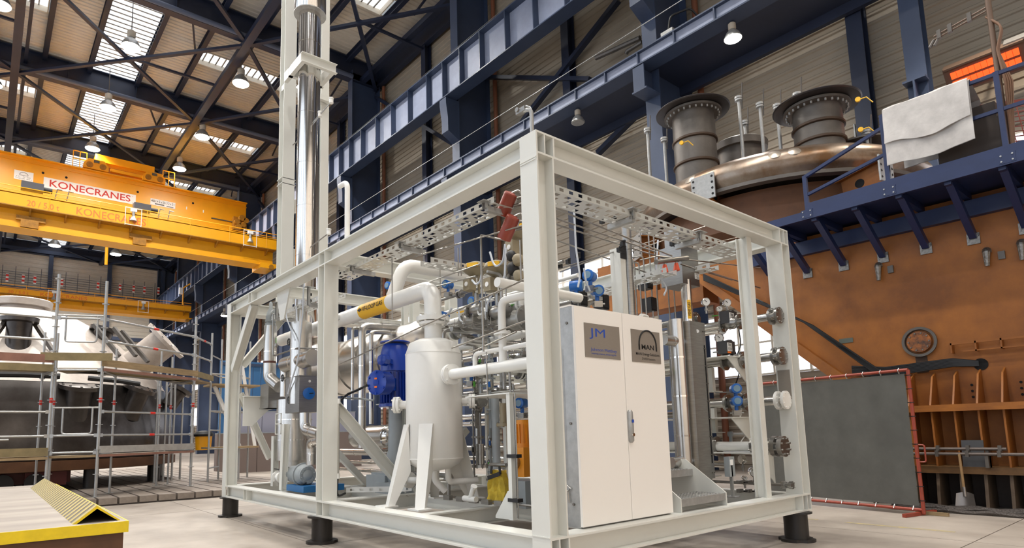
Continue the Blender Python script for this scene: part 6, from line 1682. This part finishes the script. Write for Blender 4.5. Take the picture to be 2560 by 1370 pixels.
for k, (u_, v_, X) in enumerate(((1705, 358, 8.3), (2145, 250, 9.0), (2152, 325, 9.4))):
    p = at(u_, v_, X=X)
    t = tag(MB().cyl(p, p + V((-.04, -.01, 0)), .045, n=16).tube([p, p + V((.05, -.12, .02)), p + V((.1, -.2, -.1))], .01, n=5).build('tag_disc', LABY), 'round yellow tag on the vessel head, %s' % ('on the left nozzle', 'on the right collar', 'low by the railing')[k], 'tag')
# support brackets under the head
def bracket_beam(a, b, h, label, plate_end):
    a, b = V(a), V(b); d = (b - a).normalized(); s = d.cross(Z_).normalized()
    t = thing('support_bracket', label, 'bracket', (b.x, b.y, b.z - h / 2))
    MB().obox((a + b) / 2, d, s, Z_, (b - a).length, .03, h).build('web', ORANGE, t)
    for dz in (-h / 2, h / 2): MB().obox((a + b) / 2 + Z_ * dz, d, s, Z_, (b - a).length, .24, .025).build('flange', ORANGE, t)
    for f in (.2, .45, .7):
        c = a + (b - a) * f
        MB().cyl(c - s * .02, c + s * .02, h * .2, n=18).build('hole', HOLE, t)
    MB().obox(a, d, s, Z_, .03, .5, h * 1.15).build('end_plate', GALV, t, 'galvanised end plate')
    for i in range(4):
        for e in (-.2, .2): MB().cyl(a - d * .02 + s * e + Z_ * (h * (-.4 + i * .27)), a - d * .005 + s * e + Z_ * (h * (-.4 + i * .27)), .025, n=8).build('bolt_hole', HOLE, t)
    return t
bracket_beam(at(1758, 470, X=7.95), (10.2, 3.35, 5.75), .45, 'ochre support beam with plate end under the vessel, left one', 0)
bracket_beam(at(2215, 425, X=9.3), (9.55, 2.7, 5.35), .42, 'ochre support beam with round holes under the vessel, right one', 0)
bracket_beam((8.6, 5.4, 5.5), (10.5, 4.2, 5.5), .5, 'ochre support beam seen through the skid top', 0)
tag(MB().lathe([(2.6, 5.0), (2.75, 5.2), (2.7, 5.9), (2.6, 5.92)], RC, n=64).build('support_ring', mat('dark_ochre', (96, 58, 28), .6, var=.3)), 'dark ochre support ring carrying the vessel head', 'support ring')
tag(MB().cyl((RC.x, RC.y, 4.7), (RC.x, RC.y, 5.0), 2.3, n=48).build('turntable', MATS['dark_ochre']), 'dark turntable drum under the support ring', 'turntable')
for k in range(4):
    y = 6.3 - k * .9
    tag(MB().box(8.7, 8.9, y - .4, y + .4, 4.4, 5.3).cyl((8.68, y, 4.95), (8.7, y, 4.95), .2, n=18).build('perforated_plate', ORANGE), 'ochre plate with round hole behind skid, %s from left' % ('first', 'second', 'third', 'fourth')[k], 'plate')
# ================================================================== left foreground: transport deck
dk = thing('transport_deck', 'low flat deck with yellow edge in the left foreground', 'deck', (-4.2, 5.7, 0))
DX, DY0, DY1, DZ = -2.16, 2.66, 8.9, .6
MB().box(-6.5, DX, DY0, DY1, DZ - .012, DZ).build('deck_plate', mat('worn_deck', (158, 148, 137), .6, col2=(126, 117, 108), vscale=1.2, stretch=(.35, 2, 1)), dk)
MB().box(-6.5, DX, DY0 - .01, DY0, DZ - .085, DZ + .002).build('front_edge', YEL2, dk)
MB().box(DX, DX + .01, DY0 - .01, DY1, DZ - .085, DZ + .002).build('side_edge', YEL2, dk)
MB().box(-6.5, DX - .02, DY0 + .02, DY1, .12, DZ - .015).build('body', mat('brown_chassis', (96, 62, 38), .6, var=.3, vscale=5), dk)
for x in (-5.4, -3.2):
    for y in (3.4, 7.8): MB().cyl((x, y - .12, .14), (x, y + .12, .14), .14, n=18).build('wheel', BLACK, dk)
# striped angle kerb lying on the deck
kb = thing('kerb_angle', 'yellow and grey striped angle kerb lying on the deck', 'kerb', (DX - .17, 5.3, DZ))
y0, y1 = 2.78, 8.2
MB().prism([(-.36, 0), (-.2, .13), (-.03, 0), (-.05, 0), (-.2, .112), (-.34, 0)], (DX, y0, DZ), X_, Z_, (0, y1 - y0, 0)).build('angle', mat('kerb_grey', (112, 106, 100), .6, var=.15), kb)
MB().prism([(-.36, 0), (-.2, .13), (-.03, 0), (-.05, 0), (-.2, .108), (-.335, 0)], (DX, y0 - .006, DZ), X_, Z_, (0, .006, 0)).build('end_face', YEL2, kb)
n_ = 30; sp = None
for i in range(n_):
    y = y0 + (y1 - y0) * i / n_
    if sp is None: sp = MB().add([(DX - .362, y, DZ + .001), (DX - .362, y + .09, DZ + .001), (DX - .202, y + .09, DZ + .134), (DX - .202, y, DZ + .134), (DX - .357, y, DZ), (DX - .357, y + .09, DZ), (DX - .2, y + .09, DZ + .13), (DX - .2, y, DZ + .13)], [(3, 2, 1, 0), (4, 5, 6, 7), (0, 1, 5, 4), (2, 3, 7, 6), (1, 2, 6, 5), (3, 0, 4, 7)]).build('stripe', mat('faded_yellow', (190, 172, 112), .6, var=.2, vscale=8), kb); yy = y
    else: inst(sp, kb, (0, y - yy, 0))
# ================================================================== slotted floor plates
sl = thing('slotted_floor', 'raised cast floor plates with parallel T-slots under the vessel', 'floor plates', (-3, 17, 0))
s0 = None; x = -10.5
PLT = mat('cast_plate', (150, 138, 126), .55, col2=(112, 102, 94), vscale=1.5)
while x < 3.2:
    if s0 is None: s0 = MB().box(x, x + .315, 11.07, 26, .03, .15).build('plate_strip', PLT, sl); x00 = x
    else: inst(s0, sl, (x - x00, 0, 0))
    x += .355
MB().box(-10.5, 3.24, 11.09, 26, 0, .03).build('bed', mat('bed_dark', (70, 64, 60), .7), sl)
# ================================================================== domed vessel under construction
VC = V((-2.45, 18.0, 0))
dv = thing('domed_vessel', 'large dark steel vessel with bright ground dome inside scaffold', 'vessel', (VC.x, VC.y, .8))
DV1 = mat('dark_shell_plate', (92, 88, 86), .3, metal=.75, col2=(58, 52, 48), vscale=.9)
DV2 = mat('ground_dome', (206, 198, 190), .45, metal=.2, col2=(172, 160, 150), vscale=1.3)
MB().lathe([(3.4, .82), (3.86, .86), (3.9, 1.0), (3.9, 1.5), (3.82, 2.0), (3.74, 2.4), (3.64, 2.68), (3.6, 2.7)], VC, n=96).build('shell', DV1, dv)
MB().lathe([(3.64, 2.69), (3.5, 2.92), (3.33, 3.12), (2.81, 3.62), (2.42, 4.0), (1.88, 4.43), (1.37, 4.72), (.92, 4.87), (.5, 4.93), (.05, 4.94)], VC, n=96).build('dome', DV2, dv)
MB().lathe([(.5, 4.8), (.5, 5.02), (.68, 5.03), (.7, 5.2), (.66, 5.23), (.4, 5.23)], VC, n=48).build('top_flange', DV2, dv)
MB().lathe([(3.8, .6), (3.98, .62), (3.98, .84), (3.7, .86)], VC, n=96).build('base_ring', mat('rusty_base', (104, 70, 46), .55, metal=.4, var=.3), dv)
def vnozzle(u_, v_, Y, d, L_, r, nm, m_):
    o = at(u_, v_, Y=Y); d = V(d).normalized()
    n_ = MB().cyl(o - d * L_, o, r, n=24).build('nozzle', m_, dv)
    MB().lathe([(r, -.12), (r * 1.5, -.1), (r * 1.55, 0), (r * .6, .01), (r * .5, -.05)], o, d, n=32).build('nozzle_flange', m_, n_)
    for i in range(10):
        a = 2 * math.pi * i / 10; s, u = frame_of(d)[1:]
        c = o + (s * math.cos(a) + u * math.sin(a)) * r * 1.3
        MB().cyl(c - d * .02, c + d * .015, .03, n=6).build('flange_bolt', HOLE, n_)
    return n_
vnozzle(200, 962, 14.35, (.05, -.25, 1), .85, .28, 'a', DV1)
vnozzle(352, 968, 14.9, (.3, -.25, 1), .85, .26, 'b', DV1)
vnozzle(418, 850, 16.2, (.75, -.35, .75), 1.3, .42, 'c', DV2)
vnozzle(50, 795, 15.3, (0, 0, 1), 1.0, .26, 'd', DV1)
vnozzle(262, 822, 16.6, (.25, 0, 1), .9, .24, 'e', DV1)
vnozzle(452, 972, 16.2, (.6, 0, 1), .6, .22, 'f', DV1)
for a, b, Y in (((75, 790), (132, 876), 15.6), ((25, 788), (-20, 850), 15.6), ((235, 812), (298, 890), 15.8), ((285, 820), (340, 890), 15.8), ((304, 828), (370, 905), 15.8)):
    MB().bar(at(*a, Y=Y), at(*b, Y=Y - .6), .09, .09).build('prop_bar', DARKST, dv)
MB().tube([at(u_, v_, Y=13.9) for u_, v_ in ((-10, 935), (60, 936), (150, 940))], .07, n=8).build('dark_rail', BLACK, dv)
MB().tube([at(u_, v_, Y=13.9) for u_, v_ in ((220, 945), (300, 952), (350, 960))], .06, n=8).build('dark_rail', BLACK, dv)
for k, ang in enumerate((-1.16, -.55, -2.0, .1, -2.7, 1.2)):
    p = VC + V((math.cos(ang), math.sin(ang), 0)) * 3.65
    tag(MB().cyl((p.x, p.y, .15), (p.x, p.y, .6), .16, n=24).cyl((p.x, p.y, .15), (p.x, p.y, .17), .2, n=24).build('support_pillar', LEG), 'dark steel pillar carrying the domed vessel, %s' % ('nearest', 'right front', 'left front', 'right side', 'left side', 'rear')[k], 'pillar')
tr = thing('red_transporter', 'dark red low transporter parked under the domed vessel', 'transporter', (-3.2, 15.5, .15))
MB().box(-3.7, -1.4, 14.75, 16.5, .32, .6).build('chassis', mat('maroon_paint', (92, 26, 24), .5), tr)
MB().box(-2.3, -1.5, 14.5, 14.6, .28, .6).build('end_panel', MATS['maroon_paint'], tr)
for x in (-3.3, -2.7, -2.1):
    for y in (14.55, 16.4): MB().cyl((x, y - .12, .36), (x, y + .12, .36), .21, n=20).build('wheel', BLACK, tr)
# ================================================================== scaffold
SC = mat('scaffold_zinc', (178, 178, 176), .38, metal=.7, var=.15, vscale=8)
TR = .026
sf = thing('scaffold', 'galvanised tube scaffold with timber boards around the domed vessel', 'scaffold', (-1, 12.3, .15))
ST = {'S0': (-4.6, 11.95, 4.7), 'S1': (-2.08, 11.9, 4.7), 'S1b': (-2.2, 12.75, 3.6), 'S1c': (-1.97, 12.75, 3.6), 'S2': (-1.27, 11.57, 4.6), 'S3': (.87, 13.04, 4.3), 'S2b': (-.9, 12.45, 3.3), 'S3b': (.3, 13.9, 3.5), 'S3c': (.62, 14.2, 3.4)}
disc = []
for k, (x, y, h) in ST.items():
    t = TR * (1.15 if k in ('S1', 'S2', 'S3') else .9)
    s = MB().cyl((x, y, .15), (x, y, h), t, n=10).build('standard', SC, sf)
    z = .6
    while z < h:
        MB().cyl((x, y, z), (x, y, z + .012), t * 2.3, n=10).build('rosette', SC, s); z += .5
    MB().cyl((x, y, 2.05), (x, y, 2.15), t + .003, n=10).build('red_tape', REDT, s)
    MB().box(x - .07, x + .07, y - .07, y + .07, .15, .16).build('base_plate', SC, s)
def ledger(a, b, z0, z1=None, nm='ledger', r=.024, m_=None, tape=True):
    a, b = ST[a] if isinstance(a, str) else a, ST[b] if isinstance(b, str) else b
    z1 = z0 if z1 is None else z1
    p, q = V((a[0], a[1], z0)), V((b[0], b[1], z1))
    o = MB().cyl(p, q, r, n=10).build(nm, m_ or SC, sf)
    if tape: 
        c = p + (q - p) * .52; d = (q - p).normalized()
        MB().cyl(c - d * .07, c + d * .07, r + .003, n=10).build('red_tape', REDT, o)
    for e, s_ in ((p, 1), (q, -1)):
        d = (q - p).normalized() * s_
        MB().obox(e + d * .05, d, d.cross(Z_), Z_, .06, .05, .07).build('wedge_head', SC, o)
    return o
for z in (1.39, 1.87, 3.33, 3.79): ledger('S0', 'S1', z); ledger('S2', 'S3', z)
for z in (1.05, 2.72): ledger('S0', 'S1', z, tape=False); ledger('S2', 'S3', z, tape=False); ledger('S1', 'S2', z, tape=False); ledger('S1b', 'S1c', z, tape=False)
for z in (1.39, 3.79): ledger('S1', 'S2', z, tape=False)
for a, b in (('S1', 'S1b'), ('S2', 'S2b'), ('S3', 'S3c')):
    for z in (1.0, 2.7): ledger(a, b, z, tape=False)
def gate(a, b, z0, z1, fa, fb):
    a, b = ST[a], ST[b]; A_ = V((a[0], a[1], 0)); B_ = V((b[0], b[1], 0)); d = B_ - A_
    P = [A_ + d * fa + Z_ * z1, A_ + d * fa + Z_ * z0, A_ + d * fb + Z_ * z0, A_ + d * fb + Z_ * z1]
    MB().tube(P, .018, n=8, bend=.07).build('swing_gate', SC, sf)
    MB().cyl(A_ + d * (fa - .2) + Z_ * z1, A_ + d * (fb + .15) + Z_ * z1, .018, n=8).build('gate_bar', SC, sf)
gate('S1', 'S2', 1.42, 1.95, .25, .85); gate('S1', 'S2', 3.3, 3.85, .2, .85); gate('S0', 'S1', 1.12, 1.33, .3, .6)
def board(a, b, z0, z1, m_, nm='toe_board', off=-.05, th=.035, ext=.0):
    a, b = ST[a] if isinstance(a, str) else a, ST[b] if isinstance(b, str) else b
    p, q = V((a[0], a[1], 0)), V((b[0], b[1], 0)); d = (q - p).normalized(); s = d.cross(Z_).normalized()
    p = p - d * ext; q = q + d * ext
    MB().obox((p + q) / 2 + s * off * -1 + Z_ * ((z0 + z1) / 2), d, s, Z_, (q - p).length, th, z1 - z0).build(nm, m_, sf)
OLW = mat('old_board', (140, 124, 88), .8, var=.3, vscale=4); GRW = mat('grey_board', (168, 164, 158), .8, var=.25, vscale=4)
board('S0', 'S1', 1.0, 1.16, OLW); board('S2', 'S3', 1.03, 1.17, GRW); board('S2', 'S3', .95, 1.0, WOODR, 'deck_edge')
board('S0', 'S1', .93, .98, WOOD, 'deck_edge'); board('S0', 'S1', 2.86, 3.02, WOODR); board('S1', 'S2', 2.9, 3.06, OLW, ext=.2, off=-.1)
board('S2', 'S3', 2.80, 2.94, WOOD, ext=.05); board('S0', 'S1', 2.68, 2.82, OLW, 'deck_edge'); board('S2', 'S3', 2.7, 2.76, WOODR, 'deck_edge')
def deck(a, b, z, depth, n=3):
    a, b = ST[a], ST[b]; p, q = V((a[0], a[1], z)), V((b[0], b[1], z)); d = (q - p).normalized(); s = -d.cross(Z_).normalized()
    if s.y < 0: s = -s
    for i in range(n):
        w_ = depth / n
        MB().obox((p + q) / 2 + s * (w_ * (i + .5)), d, s, Z_, (q - p).length, w_ * .94, .045).build('deck_plank', (WOOD, OLW, GRW)[i % 3], sf)
for a, b in (('S0', 'S1'), ('S1', 'S2'), ('S2', 'S3')):
    deck(a, b, .97, .8); deck(a, b, 2.74, .8)
ST['S4'] = (1.56, 14.13, 4.1); 
board('S3', 'S4', 2.8, 2.94, OLW); deck('S3', 'S4', 2.74, .8); ledger('S3', 'S4', 3.79); ledger('S3', 'S4', 3.33, tape=False)
# access tower with ladders to the right
tw = thing('ladder_tower', 'narrow scaffold ladder tower right of the domed vessel', 'scaffold tower', (1.9, 14.7, .15))
TP = [(1.56, 14.13), (2.09, 15.07), (2.4, 14.3), (2.9, 15.1)]
for (x, y) in TP:
    MB().cyl((x, y, .02), (x, y, 4.1), .026, n=10).build('standard', SC, tw)
for z in (.5, 1.0, 1.5, 2.0, 2.5, 3.0, 3.5): 
    MB().cyl((*TP[0], z), (*TP[1], z), .02, n=8).build('rung', SC, tw)
    if z in (1.0, 2.0, 3.0):
        MB().cyl((*TP[2], z), (*TP[3], z), .02, n=8).build('rung', SC, tw); MB().cyl((*TP[0], z), (*TP[2], z), .02, n=8).build('brace_tube', SC, tw); MB().cyl((*TP[1], z), (*TP[3], z), .02, n=8).build('brace_tube', SC, tw)
for z in (1.0, 2.7): MB().box(1.6, 2.9, 14.2, 15.0, z, z + .05).build('platform_board', WOOD, tw)
MB().bar((1.75, 14.5, 2.7), (2.5, 14.7, 1.05), .05, .08).build('ladder_stile', OWHITE, tw); MB().bar((1.9, 14.9, 2.7), (2.65, 15.05, 1.05), .05, .08).build('ladder_stile', OWHITE, tw)
MB().bar((2.45, 14.4, 3.3), (2.9, 14.5, 1.0), .05, .08).build('ladder_stile', OWHITE, tw)
for k in range(4):
    x = -.1 + k * .28; y = 15.2 + .3 * k
    tag(MB().cyl((x + .6, y, .15), (x + .6, y, 3.1), .028, n=10).cyl((x + .6, y, 1.9), (x + .6, y, 2.0), .031, n=10).build('scaffold_prop', SC), 'galvanised upright prop between vessel and ladder tower, %s' % ('first', 'second', 'third', 'fourth')[k], 'prop')
# bin, benches and barriers on the far floor
p = at(508, 1125, Y=15.5)
t = thing('waste_bin', 'yellow waste bin with black bag on the scaffold tower', 'bin', (p.x, 15.5, p.z))
MB().lathe([(.2, p.z), (.23, p.z + .45), (.24, p.z + .46)], (p.x, 15.5, 0), n=24).build('drum', YEL, t)
MB().lathe([(.25, p.z + .38), (.27, p.z + .44), (.2, p.z + .52), (.05, p.z + .54)], (p.x, 15.5, 0), n=18).build('bag', BLACK, t)
for (x0, x1, y, z0, z1, m_, lab) in ((3.6, 9.5, 20.6, 0, 1.45, mat('barrier_brown', (118, 104, 98), .6), 'low brown-grey barrier wall behind the far left corner'), (4.1, 9.5, 21.2, 0, 2.3, mat('barrier_lavender', (150, 150, 166), .6), 'taller lavender-grey partition behind the low barrier')):
    t = thing('partition', lab, 'partition', ((x0 + x1) / 2, y, 0))
    n = 4
    for i in range(n):
        a = x0 + (x1 - x0) * i / n; b = x0 + (x1 - x0) * (i + 1) / n - .02
        MB().box(a, b, y, y + .3, z0, z1).build('panel', m_, t)
    MB().box(x0, x1, y - .01, y + .31, z1, z1 + .03).build('cap_strip', GREYP, t)
t = thing('blue_gate', 'blue ribbed steel gate behind the partitions', 'gate', (6.0, 24, 0))
for i in range(10): MB().box(4.6 + i * .35, 4.92 + i * .35, 24, 24.08, .05, 4.6).build('gate_panel', mat('gate_blue', (54, 104, 150), .5), t)
for z in (.4, 2.4, 4.4): MB().box(4.6, 8.1, 23.95, 24, z, z + .12).build('gate_rail', BLUEM, t)
for k in range(6):
    x = -6.5 + k * .45
    tag(MB().box(x, x + .4, 24.5, 26, .15, .25 + .05 * (k % 3)).box(x + .03, x + .37, 24.55, 25.95, .25 + .05 * (k % 3), .3 + .05 * (k % 3)).build('sheet_stack', GALV), 'stack of metal offcuts far behind the vessel, %s from left' % ('first', 'second', 'third', 'fourth', 'fifth', 'sixth')[k], 'metal stack')
